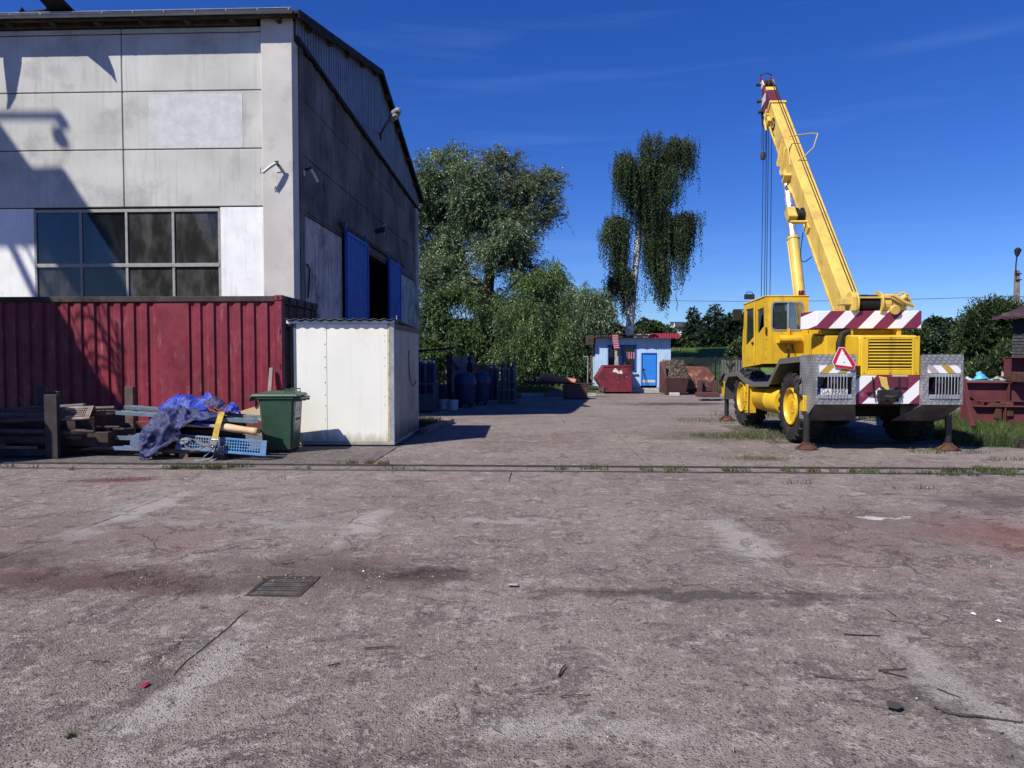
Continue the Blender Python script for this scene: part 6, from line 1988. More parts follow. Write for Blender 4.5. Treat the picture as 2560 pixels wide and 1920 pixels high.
# big willow behind the yard
YT = 47.0
wl_t = thing('willow_tree', 'tall old willow with thick leaning trunk behind the gas bottles', 'tree', (W(1232, 940, YT).x, YT, zg(YT)))
cl = [(1075, 450, 62, 0), (1130, 425, 58, .5), (1060, 540, 62, 1), (1170, 470, 62, -1), (1130, 540, 60, 1.5), (1090, 620, 62, 0), (1205, 560, 60, -.5), (1180, 640, 58, .5), (1250, 610, 62, -1.5), (1120, 700, 70, -1),
      (1300, 600, 40, -1), (1080, 780, 78, -1.5), (1150, 780, 66, -2), (1080, 860, 66, -2), (1180, 840, 62, -2), (1040, 700, 48, 0), (1290, 660, 48, -1.5), (1070, 910, 50, -1.5)]
clumps = [px_clump(a, b, c_, YT, d, k=1.0) for a, b, c_, d in cl]
tips = crown_points(clumps, 13000, .75, -.01)
ctr = np.array([[clumps[int(k)][0], clumps[int(k)][1], clumps[int(k)][2] - 1.0] for k in tips[:, 3]])
P, A = sprays(tips[:, :3].copy(), 19, .95, .55, ctr)
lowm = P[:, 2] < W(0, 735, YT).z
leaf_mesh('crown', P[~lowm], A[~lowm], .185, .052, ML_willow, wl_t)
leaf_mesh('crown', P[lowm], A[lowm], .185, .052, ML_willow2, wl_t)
thin = [(1262, 440, 58, 0), (1310, 480, 50, -.5), (1230, 500, 50, 0), (1350, 470, 44, 0), (1375, 450, 28, .5), (1390, 525, 34, 0), (1340, 545, 38, -.5), (1290, 540, 44, -.5), (1230, 400, 34, 0), (1405, 545, 18, 0)]
clumps2 = [px_clump(a, b, c_, YT, d) for a, b, c_, d in thin]
tips = crown_points(clumps2, 3300, 1.0, -.0)
ctr = np.array([[clumps2[int(k)][0], clumps2[int(k)][1], clumps2[int(k)][2] - .8] for k in tips[:, 3]])
P, A = sprays(tips[:, :3].copy(), 15, .8, .4, ctr)
leaf_mesh('crown', P, A, .165, .048, ML_dry, wl_t)
tk = MB()
def tp(px, py, dy=0): return W(px, py, YT + dy)
tk.tube([tp(1240, 955), tp(1236, 900), tp(1232, 850), tp(1228, 800), tp(1222, 755), tp(1216, 725)], [.95, .72, .62, .58, .52, .46], 12)
tk.tube([tp(1218, 735), tp(1223, 690, -.2), tp(1226, 655, -.3), tp(1222, 620, 0), tp(1232, 560, .3), tp(1240, 500, .3), tp(1262, 440, 0)], [.42, .36, .33, .25, .18, .12, .05], 10)
tk.tube([tp(1216, 735), tp(1185, 708, .3), tp(1150, 685, .5), tp(1125, 660, .6), tp(1115, 620, .6), tp(1120, 560, .4), tp(1130, 480, .3)], [.40, .36, .31, .26, .2, .14, .05], 10)
tk.tube([tp(1130, 668, .6), tp(1085, 655, .3), tp(1040, 670, 0)], [.22, .16, .08], 8)
tk.tube([tp(1226, 668, -.3), tp(1250, 655, -.6), tp(1290, 658, -.9), tp(1335, 670, -1), tp(1370, 690, -1)], [.26, .22, .17, .12, .05], 8)
tk.tube([tp(1234, 555, .3), tp(1290, 545, 0), tp(1340, 550, 0), tp(1400, 520, 0)], [.15, .12, .09, .03], 8)
tk.tube([tp(1238, 520, .3), tp(1300, 470, 0), tp(1360, 445, 0), tp(1385, 430, 0)], [.13, .10, .06, .02], 8)
tk.tube([tp(1120, 620, .6), tp(1075, 560, .6), tp(1070, 480, .5)], [.16, .12, .04], 8)
tk.tube([tp(1225, 720, 0), tp(1250, 775, -.5), tp(1262, 760, -.8), tp(1290, 740, -1)], [.2, .12, .09, .03], 8)
rs_ = random.Random(5)
for c in clumps + clumps2:
    a = Vector((c[0], c[1], c[2]))
    base = tp(1226, 650) if c[0] > tp(1200, 600).x else tp(1120, 640, .6)
    pts, rr = limb(base.lerp(a, .25), a + Vector((rs_.uniform(-.4, .4), 0, rs_.uniform(.2, .8))), .09, .025, .15, 7, rs_.random() * 50)
    tk.tube(pts, rr, 6)
    for _ in range(5):
        q = pts[rs_.randint(3, 7)]
        e = a + Vector((rs_.uniform(-1, 1) * c[3], rs_.uniform(-1, 1) * c[4], rs_.uniform(-.6, 1) * c[5]))
        p2, r2 = limb(q, e, .035, .010, .1, 5, rs_.random() * 50)
        tk.tube(p2, r2, 5)
tk.build('trunk', M_bark, wl_t, smooth=60)

# low drooping willow right of it
wl2 = thing('willow_tree', 'low broad drooping willow spreading right of the big trunk', 'tree', (W(1370, 940, 45.5).x, 45.5, zg(45)))
cl = [(1330, 715, 55, 0), (1375, 690, 40, .5), (1290, 760, 55, .5), (1360, 775, 72, -.5), (1300, 830, 70, -1), (1390, 840, 62, -1), (1260, 880, 60, -1), (1340, 890, 66, -1.2), (1420, 880, 50, -1), (1280, 920, 36, -1), (1420, 800, 42, 0), (1400, 740, 42, 0)]
clumps = [px_clump(a, b, c_, 45.5, d) for a, b, c_, d in cl]
tips = crown_points(clumps, 8000, .8, -.03)
ctr = np.array([[clumps[int(k)][0], clumps[int(k)][1], clumps[int(k)][2] + .2] for k in tips[:, 3]])
P, A = sprays(tips[:, :3].copy(), 17, 1.0, 1.2, ctr)
leaf_mesh('crown', P, A, .20, .046, ML_willow2, wl2)
tk = MB()
bp = W(1372, 955, 45.8)
for c in clumps:
    pts, rr = limb(bp, (c[0], c[1], c[2]), .14, .03, .25, 7, c[0])
    tk.tube(pts, rr, 7)
tk.build('trunk', M_bark, wl2, smooth=60)
wl3 = thing('willow_tree', 'small drooping willow just left of the blue hut', 'tree', (W(1480, 940, 44.5).x, 44.5, zg(44)))
clumps = [px_clump(a, b, c_, 44.5, 0) for a, b, c_ in ((1482, 735, 30), (1470, 780, 40), (1500, 790, 34), (1450, 830, 40), (1480, 850, 40), (1455, 890, 36), (1500, 760, 24))]
tips = crown_points(clumps, 2600, .9, -.12)
ctr = np.array([[clumps[int(k)][0], clumps[int(k)][1], clumps[int(k)][2] + .2] for k in tips[:, 3]])
P, A = sprays(tips[:, :3].copy(), 15, .8, 1.3, ctr)
leaf_mesh('crown', P, A, .19, .045, ML_willow, wl3)
tk = MB()
for c in clumps:
    pts, rr = limb(W(1478, 955, 44.7), (c[0], c[1], c[2]), .08, .02, .2, 6, c[0])
    tk.tube(pts, rr, 6)
tk.build('trunk', M_bark, wl3, smooth=60)

# weeping birch
YBI = 52.0
bt = thing('birch_tree', 'tall weeping birch with white leaning trunk behind the blue hut', 'tree', (W(1568, 960, YBI).x, YBI, zg(YBI)))
bp = lambda a, b, dy=0: W(a, b, YBI + dy)
tk = MB()
tk.tube([bp(1568, 960), bp(1572, 860), bp(1578, 770), bp(1583, 720), bp(1590, 660), bp(1595, 600), bp(1600, 520, .3), bp(1612, 440, .3), bp(1618, 370, .2)], [.36, .32, .29, .26, .24, .22, .16, .10, .04], 10)
tk.build('trunk', M_birchbark, bt, smooth=60)
# arching boughs in pixels: each carries hanging strands (length in pixels at its start and end)
boughs = [
    # crown
    ([(1606, 470), (1606, 400), (1610, 352), (1617, 340)], 170, 110, 0), ([(1610, 440), (1622, 370), (1634, 345), (1646, 345)], 210, 130, .8),
    ([(1606, 480), (1580, 410), (1562, 380), (1548, 388), (1541, 415)], 230, 90, 0), ([(1605, 480), (1575, 420), (1556, 405), (1545, 425)], 190, 100, -.8),
    ([(1604, 500), (1650, 400), (1676, 352), (1700, 350), (1720, 358), (1728, 385)], 190, 90, 0), ([(1640, 430), (1662, 370), (1678, 352), (1690, 356)], 220, 150, .6),
    ([(1700, 352), (1716, 356), (1726, 372), (1727, 400)], 95, 95, .3), ([(1602, 520), (1590, 460), (1578, 430), (1566, 440)], 200, 120, -.4),
    ([(1606, 470), (1612, 430), (1625, 400), (1640, 415)], 170, 190, .9), ([(1600, 530), (1640, 450), (1668, 430), (1690, 440)], 210, 150, -.5),
    ([(1622, 525), (1636, 500), (1650, 480), (1672, 500)], 190, 160, .8), ([(1602, 470), (1596, 440), (1588, 420)], 120, 140, 1.2),
    # right bough with its two tails
    ([(1600, 580), (1650, 560), (1700, 540), (1735, 535), (1752, 548)], 150, 60, 0), ([(1660, 560), (1700, 545), (1725, 542), (1742, 552)], 190, 100, .7),
    ([(1650, 560), (1680, 545), (1704, 550), (1716, 562)], 230, 170, -.4), ([(1690, 545), (1708, 548), (1716, 560)], 190, 165, .2),
    # tail in the middle, down to the hut
    ([(1622, 612), (1632, 604), (1645, 612), (1656, 640)], 150, 120, .6), ([(1610, 610), (1632, 605), (1650, 625), (1662, 670)], 150, 135, .4), ([(1640, 620), (1652, 650), (1660, 690)], 130, 118, -.2), ([(1650, 650), (1660, 690), (1664, 720)], 100, 88, .1),
    # the dense middle right of the trunk
    ([(1612, 500), (1624, 470), (1640, 462), (1656, 478)], 170, 150, 1.2), ([(1616, 560), (1634, 535), (1652, 530), (1668, 545)], 160, 140, 1.0), ([(1614, 540), (1626, 520), (1640, 520)], 150, 150, .4),
    ([(1640, 580), (1664, 562), (1690, 560), (1702, 575)], 130, 115, .9), ([(1618, 600), (1640, 585), (1660, 590), (1678, 605)], 110, 100, 1.1), ([(1612, 480), (1630, 420), (1655, 400), (1676, 410)], 160, 150, 1.3),
    ([(1560, 420), (1575, 405), (1590, 410), (1600, 430)], 130, 150, .9), ([(1548, 410), (1560, 395), (1575, 398)], 120, 130, -.3), ([(1655, 400), (1675, 372), (1696, 372), (1712, 385)], 150, 120, 1.0),
    # left lobe and its tail
    ([(1585, 556), (1560, 548), (1532, 540), (1514, 562), (1506, 590)], 150, 60, 0), ([(1572, 560), (1556, 552), (1534, 548), (1522, 560)], 190, 110, .6), ([(1570, 575), (1560, 560), (1545, 556), (1534, 572)], 200, 150, -.6),
    ([(1560, 620), (1548, 604), (1536, 612)], 170, 130, .3), ([(1580, 690), (1560, 672), (1544, 690)], 140, 120, .5), ([(1582, 700), (1572, 690), (1562, 700)], 130, 118, -.3), ([(1540, 690), (1530, 700), (1524, 716)], 90, 70, .0)]
tw = MB()
P, A = [], []
rs_ = random.Random(11)
sc_ = YBI / FPX
for pts, l0, l1, dy in boughs:
    wp = [bp(a, b, dy * 1.6 * i / len(pts)) for i, (a, b) in enumerate(pts)]
    tw.tube(wp, [.07 - .055 * i / (len(wp) - 1) for i in range(len(wp))], 6)
    n = 80
    for j in range(n):
        s = rs_.random() ** .8
        x = s * (len(wp) - 1); i = min(int(x), len(wp) - 2)
        p = wp[i].lerp(wp[i + 1], x - i)
        clump = round(s * 7) / 7
        p += Vector((rs_.gauss(0, .24), rs_.gauss(0, .55), rs_.uniform(-.15, .45)))
        L = (l0 + (l1 - l0) * s) * sc_ * rs_.uniform(.35, 1.0) * (.80 + .28 * math.sin(clump * 21 + l0))
        L = max(L, 1.0)
        sway = Vector((rs_.gauss(0, .05), rs_.gauss(0, .05), 0))
        m_ = int(L * 20)
        for q in range(m_):
            t_ = (q + rs_.random()) / m_
            P.append(tuple(p + sway * L * t_ + Vector((rs_.gauss(0, .055), rs_.gauss(0, .055), -L * t_))))
            A.append((rs_.gauss(0, .45), rs_.gauss(0, .45), -1))
P = np.array(P); A = np.array(A); A /= np.linalg.norm(A, axis=1, keepdims=True)
leaf_mesh('crown', P, A, .115, .085, ML_birch, bt, spread=.35)
tw.build('bough', M_bark, bt, smooth=60)

# bushy trees and firs farther off
def bushy(name, label, cat, base, Y, cl, n, per, ln, wd, m, droop=.4, tw_=.5, nf=.8, th=-.12, group=None, trunk=True):
    t = thing(name, label, cat, (W(base[0], base[1], Y).x, Y, zg(Y)), group=group)
    clumps = [px_clump(c[0], c[1], c[2], Y, c[3] if len(c) > 3 else 0) for c in cl]
    tips = crown_points(clumps, int(n * 1.9), nf, th)
    ctr = np.array([[clumps[int(k)][0], clumps[int(k)][1], clumps[int(k)][2] - .3] for k in tips[:, 3]])
    P, A = sprays(tips[:, :3].copy(), per, tw_, droop, ctr)
    leaf_mesh('crown' if trunk else 'foliage', P, A, ln * 1.12, wd * 1.25, m, t)
    if trunk:
        tk = MB()
        b = Vector((W(base[0], base[1], Y).x, Y + .2, zg(Y) - .3))
        for c in clumps[:9]:
            pts, rr = limb(b, (c[0], c[1], c[2]), .12, .02, .1, 6, c[0] + Y)
            tk.tube(pts, rr, 6)
        tk.build('trunk', M_bark, t, smooth=60)
    return t
def conifer(label, px, ptop, pbase, halfw, Y, n, m=ML_fir, group=None):
    a, b = W(px, ptop, Y), W(px, pbase, Y)
    H = a.z - b.z; Rr = halfw * Y / FPX
    t = thing('fir_tree', label, 'tree', (b.x, Y, b.z), group=group)
    MB().tube([b, a], [.22, .03], 8).build('trunk', M_bark, t, smooth=60)
    P, A = [], []
    rs = random.Random(int(px))
    lev = int(H / .22)
    for i in range(lev):
        s = i / lev
        r_ = Rr * (1 - s) ** .8 * (.85 + .3 * rs.random())
        nb = max(6, int(20 * (1 - s) + 6))
        for k in range(nb):
            an = rs.uniform(0, 6.28)
            rr = r_ * rs.uniform(.65, 1.15)
            for j in range(max(5, int(2.2 * n * rr / Rr))):
                u = rs.random() ** .6
                P.append((b.x + math.cos(an) * rr * u + rs.gauss(0, .12), Y + math.sin(an) * rr * u + rs.gauss(0, .12), b.z + H * s + .1 - .28 * rr * u * u + .18 * u + rs.gauss(0, .07)))
                A.append((math.cos(an), math.sin(an), -.35))
    P = np.array(P); A = np.array(A); A /= np.linalg.norm(A, axis=1, keepdims=True)
    leaf_mesh('crown', P, A, .42, .15, m, t, spread=.4)
    return t
conifer('dark fir with a spreading top beside the white house', 1733, 770, 885, 42, 78, 15)
conifer('dark broad fir right of the white house, behind the green bank', 1786, 762, 888, 62, 75, 17)
conifer('lone pointed dark fir rising behind the engine hood', 2381, 797, 890, 30, 62, 14)
bushy('dark_tree', 'round dark tree right of the firs behind the cab', 'tree', (1840, 900), 74, [(1830, 820, 28), (1852, 815, 26), (1838, 850, 34), (1812, 860, 28), (1868, 850, 28), (1800, 880, 24)], 700, 12, .34, .16, ML_fir, nf=.6)
bushy('light_green_bush', 'lighter green bush close behind the crane cab', 'bush', (1856, 930), 50, [(1852, 880, 26), (1862, 905, 26), (1850, 915, 22), (1872, 880, 24), (1880, 860, 20)], 600, 12, .16, .09, ML_bush)
bushy('hedge_tree', 'mid green leafy tree between hut roof and white house', 'tree', (1640, 870), 70, [(1600, 850, 30), (1630, 840, 34), (1660, 850, 32), (1645, 870, 30), (1580, 855, 26), (1690, 872, 24), (1712, 882, 26), (1680, 885, 26), (1730, 880, 24)], 1200, 12, .30, .15, ML_bush, nf=.6)
bushy('round_tree', 'small round dark tree on the skyline left of the white house', 'tree', (1615, 850), 110, [(1612, 812, 14), (1604, 820, 12), (1622, 820, 12)], 260, 10, .4, .2, ML_fir, nf=.4)
bushy('far_tree', 'dark tree top on the skyline left of the white house gable', 'tree', (1668, 850), 105, [(1655, 824, 13), (1662, 830, 13), (1645, 832, 14)], 320, 10, .4, .2, ML_fir, nf=.4)
bushy('leafy_tree', 'leafy green trees filling the gap under the birch', 'tree', (1530, 870), 60, [(1520, 835, 24), (1540, 840, 22), (1560, 845, 18), (1500, 840, 22), (1585, 845, 18)], 500, 12, .26, .12, ML_bush)
# right of the crane
bushy('poplar_tree', 'dark rounded poplar top behind the engine hood', 'tree', (2335, 900), 64, [(2336, 815, 18), (2330, 835, 22), (2342, 850, 22), (2322, 855, 20), (2352, 840, 14)], 520, 12, .28, .16, ML_fir, nf=.6)
bushy('green_tree', 'yellowish green tree between counterweight and engine hood', 'tree', (2290, 900), 54, [(2290, 830, 22), (2270, 836, 18), (2305, 850, 24), (2250, 838, 16), (2285, 860, 24), (2220, 832, 14), (2190, 836, 12), (2310, 830, 12)], 620, 12, .2, .09, ML_bush)
bushy('ivy_bush', 'dense dark ivy mass behind the right light box', 'bush', (2350, 930), 46, [(2320, 870, 28), (2350, 862, 30), (2380, 870, 28), (2400, 885, 28), (2340, 895, 30), (2370, 900, 30), (2410, 850, 20), (2310, 900, 24), (2405, 920, 26), (2380, 930, 24)], 1500, 12, .16, .13, ML_ivy, nf=.7, th=-.3, tw_=.3)
bushy('willow_bush', 'tall bushy grey green willow left of the dark workshop', 'tree', (2470, 960), 38, [(2455, 805, 34), (2490, 800, 36), (2440, 840, 36), (2480, 850, 40), (2515, 830, 36), (2425, 870, 30), (2460, 890, 36), (2505, 880, 34), (2430, 910, 28), (2520, 795, 28), (2470, 782, 16), (2500, 775, 14), (2530, 850, 26), (2420, 935, 24), (2450, 930, 26)], 2200, 15, .17, .05, ML_bush, droop=-.3, nf=1.0)
bushy('low_bush', 'rough green brush beneath the grey green willow', 'bush', (2485, 960), 34, [(2470, 925, 24), (2495, 920, 26), (2515, 925, 22), (2450, 940, 20), (2525, 905, 18)], 500, 12, .24, .04, ML_bush, droop=-.6, nf=1.2, trunk=False)
bushy('wood_edge', 'dark low trees along the far edge behind the hall', 'tree', (1020, 900), 62, [(x, 880 + 14 * math.sin(x), 34) for x in range(960, 1240, 34)] + [(x, 930, 30) for x in range(960, 1260, 36)], 900, 12, .35, .16, ML_ivy, nf=.5)
bushy('understorey', 'dark undergrowth filling the space beneath the willows', 'bush', (1330, 960), 49, [(x, 925 + 10 * math.sin(x * 1.3), 38) for x in range(1240, 1500, 30)] + [(x, 880, 36) for x in range(1250, 1480, 36)], 1300, 12, .2, .10, ML_ivy, nf=.7)
bushy('far_woods', 'dark tree belt on the horizon right of the crane', 'tree', (2300, 900), 120, [(x, 884 + 8 * math.sin(x * .7), 26) for x in range(2180, 3400, 28)], 2200, 10, .6, .3, ML_fir, nf=.3)
bushy('far_woods', 'dark tree belt on the horizon behind the firs', 'tree', (1750, 880), 120, [(x, 868 + 8 * math.sin(x * .7), 26) for x in range(1500, 1990, 26)], 900, 10, .6, .3, ML_fir, nf=.3)

# ------------------------------------------------------------------ grass
ML_weed = m_leaf('weed_blade', (.030, .045, .018), (.060, .092, .030), (.11, .13, .055), (.28, .25, .14), .86, trans=.2, rough=.7)
def grass(name, label, pts, h, w, m, lean=.5, kind='stuff'):
    """pts (N,3) roots; each blade three points wide at the foot and bent over"""
    n = len(pts)
    H = h * rng.uniform(.45, 1.25, n)
    an = rng.uniform(0, 2 * np.pi, n)
    s = np.stack([np.cos(an), np.sin(an), np.zeros(n)], 1) * (w * rng.uniform(.6, 1.3, n))[:, None] / 2
    la = rng.uniform(0, 2 * np.pi, n)
    ld = np.stack([np.cos(la), np.sin(la), np.zeros(n)], 1) * (H * lean * rng.uniform(.1, 1, n))[:, None]
    mid = pts + ld * .35 + np.stack([np.zeros(n), np.zeros(n), H * .6], 1)
    tip = pts + ld + np.stack([np.zeros(n), np.zeros(n), H], 1)
    v = np.stack([pts - s, pts + s, mid + s * .7, mid - s * .7, mid - s * .7, mid + s * .7, tip, tip], 1)
    v[:, 7] = tip - s * .05
    return np_mesh(name, v.reshape(-1, 3), 4, m, None, label=label, cat='grass' if kind is None else None, kind=kind)
def patch(cx, cy, rx, ry, n, thr=-.1, f=2.0):
    out = []
    while len(out) < n:
        a, r_ = random.uniform(0, 6.283), math.sqrt(random.random())
        x, y = cx + math.cos(a) * rx * r_, cy + math.sin(a) * ry * r_
        if mnoise.noise(Vector((x * f, y * f, 2))) + (1 - r_) * .5 > thr + .1:
            out.append((x, y, zg(y) - .015))
    return out
def gpatch(px, py, rpx, ry, n, **k):
    p = G(px, py)
    return patch(p.x, p.y, rpx * p.y / FPX, ry, n, **k)
pts = []
for px, py, rpx, ry, n in ((470, 1172, 70, .16, 900), (545, 1170, 60, .18, 1200), (600, 1166, 40, .1, 250), (430, 1172, 40, .1, 250), (30, 1168, 30, .12, 120), (75, 1170, 20, .08, 60), (190, 1176, 20, .05, 60), (880, 1160, 40, .12, 260), (935, 1160, 50, .16, 420), (1000, 1172, 40, .05, 120),
                           (1045, 1178, 20, .05, 80), (740, 1172, 40, .06, 120), (1420, 1172, 50, .06, 180), (1500, 1172, 50, .10, 300), (1660, 1174, 60, .14, 520), (1680, 1182, 30, .06, 120), (1830, 1176, 50, .12, 420), (1990, 1178, 70, .12, 420), (2090, 1178, 70, .1, 340), (2160, 1178, 50, .12, 360),
                           (2240, 1186, 90, .05, 300), (2370, 1178, 40, .16, 380), (2470, 1178, 80, .26, 1500), (2380, 1190, 90, .05, 300), (2330, 1186, 60, .04, 140), (2520, 1190, 40, .08, 200), (1990, 1210, 80, .03, 90), (2280, 1222, 90, .03, 100), (700, 1200, 60, .02, 40), (300, 1200, 120, .02, 60)):
    pts += gpatch(px, py, rpx, ry, int(n * .42), thr=.08, f=5.0)
grass('rail_weeds', 'green weeds growing along the rail', np.array(pts), .085, .007, ML_weed, .9)
pts = []
for px, py, rpx, ry, n in ((510, 1520, 12, .03, 50), (175, 1845, 22, .05, 160), (660, 1448, 5, .02, 20), (410, 1242, 10, .04, 24)):
    pts += gpatch(px, py, rpx, ry, n)
grass('crack_weeds', 'small tufts growing in the concrete cracks', np.array(pts), .035, .004, ML_grass, .9)
pts = []
for cx, cy, rx, ry, n in ((5.1, 14.6, 1.4, 1.1, 4200), (3.9, 14.6, .9, .5, 1500), (5.8, 16.5, 1.4, 1.2, 2200), (5.0, 18.5, 1.8, 1.2, 1600), (6.9, 12.3, .7, .35, 700), (7.4, 11.3, .5, .15, 220)):
    pts += patch(cx, cy, rx, ry, n)
grass('short_grass', 'short grass growing under and beside the crane', np.array(pts[::2]), .09, .008, ML_weed, .8)
ML_tall = m_leaf('tall_blade', (.034, .058, .018), (.066, .110, .032), (.11, .155, .052), (.28, .26, .13), .93, trans=.25, rough=.6)
pts = []
for cx, cy, rx, ry, n in ((9.6, 15.0, 2.3, 1.6, 9000), (12.3, 15.2, 1.8, 1.9, 5200), (9.2, 13.1, 1.0, .5, 1400), (8.1, 13.8, .6, .9, 1500), (13, 18, 4, 3, 3500), (11, 21, 6, 3, 3500)):
    pts += patch(cx, cy, rx, ry, n, thr=-.35)
grass('tall_grass', 'tall green grass before the steel frames', np.array(pts), .24, .010, ML_tall, .6)
pts = []
for cx, cy, rx, ry, n in ((1.8, 42.5, 3.2, 1.6, 5200), (-2.5, 42, 3.5, 2.0, 3500), (9.5, 43.5, 4, 2.0, 3500), (-3, 35, 2.2, 1.5, 1500), (17, 36, 7, 6, 5000)):
    pts += patch(cx, cy, rx, ry, n, thr=-.3)
grass('back_grass', 'rough grass along the back of the yard', np.array(pts), .32, .02, ML_grass, .5)
# tuft and broken kerb beside the shed
kp = G(1062, 1066)
tf = grass('weed_tuft', 'pale dry weed tuft at the kerb right of the white shed', np.array(patch(kp.x - .05, kp.y, .42, .35, 1500, thr=-.5)), .24, .008, ML_dryg, .6, kind=None)
tag(tf, cat='weeds'); tf['kind'] = 'thing'
kb = MB()
a, b = G(1058, 1085), G(1128, 1058)
kb.bar(Vector((a.x, a.y, .06)), Vector((b.x, b.y, .06)), .16, .13)
kb.bar(Vector((b.x, b.y + .05, .05)), Vector((b.x - .35, b.y + .8, .05)), .14, .12)
kb.build('broken_kerb', M_concrete, None, bevel=.02, label='broken concrete kerb round the weed tuft beside the shed', cat='kerb')

# green bank behind the fence
mb = MB()
xs_ = np.linspace(6, 60, 40)
rows = []
for y, h in ((50, -.5), (53, .4), (56, 1.6), (60, 2.35), (66, 2.5), (80, 2.6), (100, 3.4), (130, 5)):
    rows.append([(x, y + .4 * math.sin(x * .7), h + .16 * mnoise.noise(Vector((x * .4, y * .4, 0))) - (.0 if x < 17 else min(1, (x - 17) / 8) * max(0, h) * .75)) for x in xs_])
mb.sheet(rows)
mb.build('grass_bank', mat('bank_grass', (.085, .145, .040), .9, var=.3, vs_=1.2, dirt=(.085, .11, .04), damt=.5, dsc=1.5, bump=.9, bsc=8, spec=.1, bdist=.08), kind='structure', smooth=60, fix=False)
bg = []
for _ in range(9000):
    x, y = random.uniform(8, 18), random.uniform(51, 64)
    h = np.interp(y, [50, 53, 56, 60, 66], [-.5, .4, 1.6, 2.35, 2.5])
    bg.append((x, y, h - .1))
grass('bank_grass', 'mown green grass covering the bank', np.array(bg), .22, .03, ML_grass, .6)

# ------------------------------------------------------------------ blue hut
YHT = 41.5
M_hutblue = mat('hut_blue', (.44, .61, .80), .6, var=.06, vs_=2, dirt=(.26, .40, .62), damt=.56, dsc=2, streak=.25, scol=(.25, .35, .5), bump=.08)
M_doorblue = mat('hut_door_blue', (.030, .22, .72), .5, var=.06, vs_=2, chips=(.55, .52, .42), camt=.74, csc=2.2, bump=.08)
M_trimblue = mat('hut_trim_blue', (.02, .07, .36), .6, bump=.05)
M_redroof = mat('red_roof', (.30, .035, .065), .5, var=.12, vs_=2, dirt=(.36, .13, .14), damt=.6, dsc=2, bump=.08)
M_pinkroof = mat('faded_roof', (.50, .36, .36), .6, var=.15, vs_=5, bump=.1)
h0, h1 = W(1488, 975, YHT), W(1676, 975, YHT)
HXa, HXb = h0.x, h1.x
hzb, hzt = zg(YHT), W(1580, 845, YHT).z
hut = thing('blue_hut', 'small light blue hut with red corrugated roof edge', 'hut', ((HXa + HXb) / 2, YHT + 1.5, hzb))
def HX(px): return W(px, 900, YHT).x
def HZ(py): return W(1580, py, YHT).z
def ribbed(mb, x0, x1, z0, z1, y, pitch=.115, d=.012):
    n = max(2, int((x1 - x0) / pitch))
    pr = []
    for k in range(n):
        a = x0 + (x1 - x0) * k / n; w = (x1 - x0) / n
        pr += [(a, 0), (a + w * .7, 0), (a + w * .8, d), (a + w * .95, d)]
    pr.append((x1, 0))
    mb.sheet([[(x, y + dd, z0) for x, dd in pr], [(x, y + dd, z1) for x, dd in pr]])
wx0, wx1, wz0, wz1 = HX(1519), HX(1591), HZ(931), HZ(862)
dx0, dx1, dz0, dz1 = HX(1603), HX(1642), HZ(964), HZ(882)
for (a, b, c_, d) in ((HXa, wx0, hzb + .25, hzt), (wx0, wx1, hzb + .25, wz0), (wx0, wx1, wz1, hzt), (wx1, dx0, hzb + .25, hzt), (dx0, dx1, dz1, hzt), (dx1, HXb, hzb + .25, hzt)):
    mb = MB(); ribbed(mb, a, b, c_, d, YHT)
    mb.build('wall_sheet', M_hutblue, hut, fix=False)
MB().box(HXa, HXb, YHT + .02, YHT + 3.0, hzb - .1, hzb + .24).build('foundation', mat('hut_base', (.42, .41, .39), .9, var=.2, dirt=(.2, .18, .16), damt=.5, dsc=3, bump=.5), hut)
mb = MB().box(HXa, HXa + .06, YHT + .03, YHT + 3.0, hzb + .24, hzt).box(HXb - .06, HXb, YHT + .03, YHT + 3, hzb + .24, hzt).box(HXa, HXb, YHT + 2.94, YHT + 3, hzb + .24, hzt)
mb.build('side_wall', M_hutblue, hut)
# window with blue frame, dark glass, pinkish curtain
fr_ = MB()
fr_.box(wx0, wx1, YHT - .02, YHT + .10, wz1 - .10, wz1).box(wx0, wx0 + .06, YHT - .02, YHT + .1, wz0, wz1 - .1).box(wx1 - .10, wx1, YHT - .02, YHT + .1, wz0, wz1 - .1).box(wx0 + .80, wx0 + .98, YHT - .01, YHT + .1, wz0, wz1 - .1).box(wx0, wx1, YHT - .02, YHT + .1, wz0, wz0 + .07)
wo = fr_.build('window', M_trimblue, hut)
MB().box(wx0 + .06, wx0 + .8, YHT + .06, YHT + .07, wz0 + .07, wz1 - .1).box(wx0 + .98, wx1 - .10, YHT + .06, YHT + .07, wz0 + .07, wz1 - .1).build('pane', M_glassd[0], wo)
MB().box(wx0 - .1, wx1 + .1, YHT + .6, YHT + .65, hzb + .3, hzt - .1).build('room_dark', M_darkin, hut)
mb = MB()
mb.sheet([[(wx0 + 1.02 + .56 * i / 16, YHT + .055 + .018 * math.sin(i * 1.6), z) for i in range(17)] for z in (HZ(897), HZ(880))])
mb.build('curtain', mat('pink_curtain', (.42, .19, .20), .9, var=.25, vs_=9), wo, fix=False)
MB().box(wx0 + .5, wx0 + .82, YHT - .06, YHT - .03, wz0 + .0, HZ(890)).build('leaning_board', mat('pale_board', (.30, .36, .36), .7, var=.2), hut)
MB().box(wx1 - .34, wx1 + .08, YHT - .10, YHT - .0, wz0 - .10, wz0 - .02).build('window_sill', M_hutblue, hut)
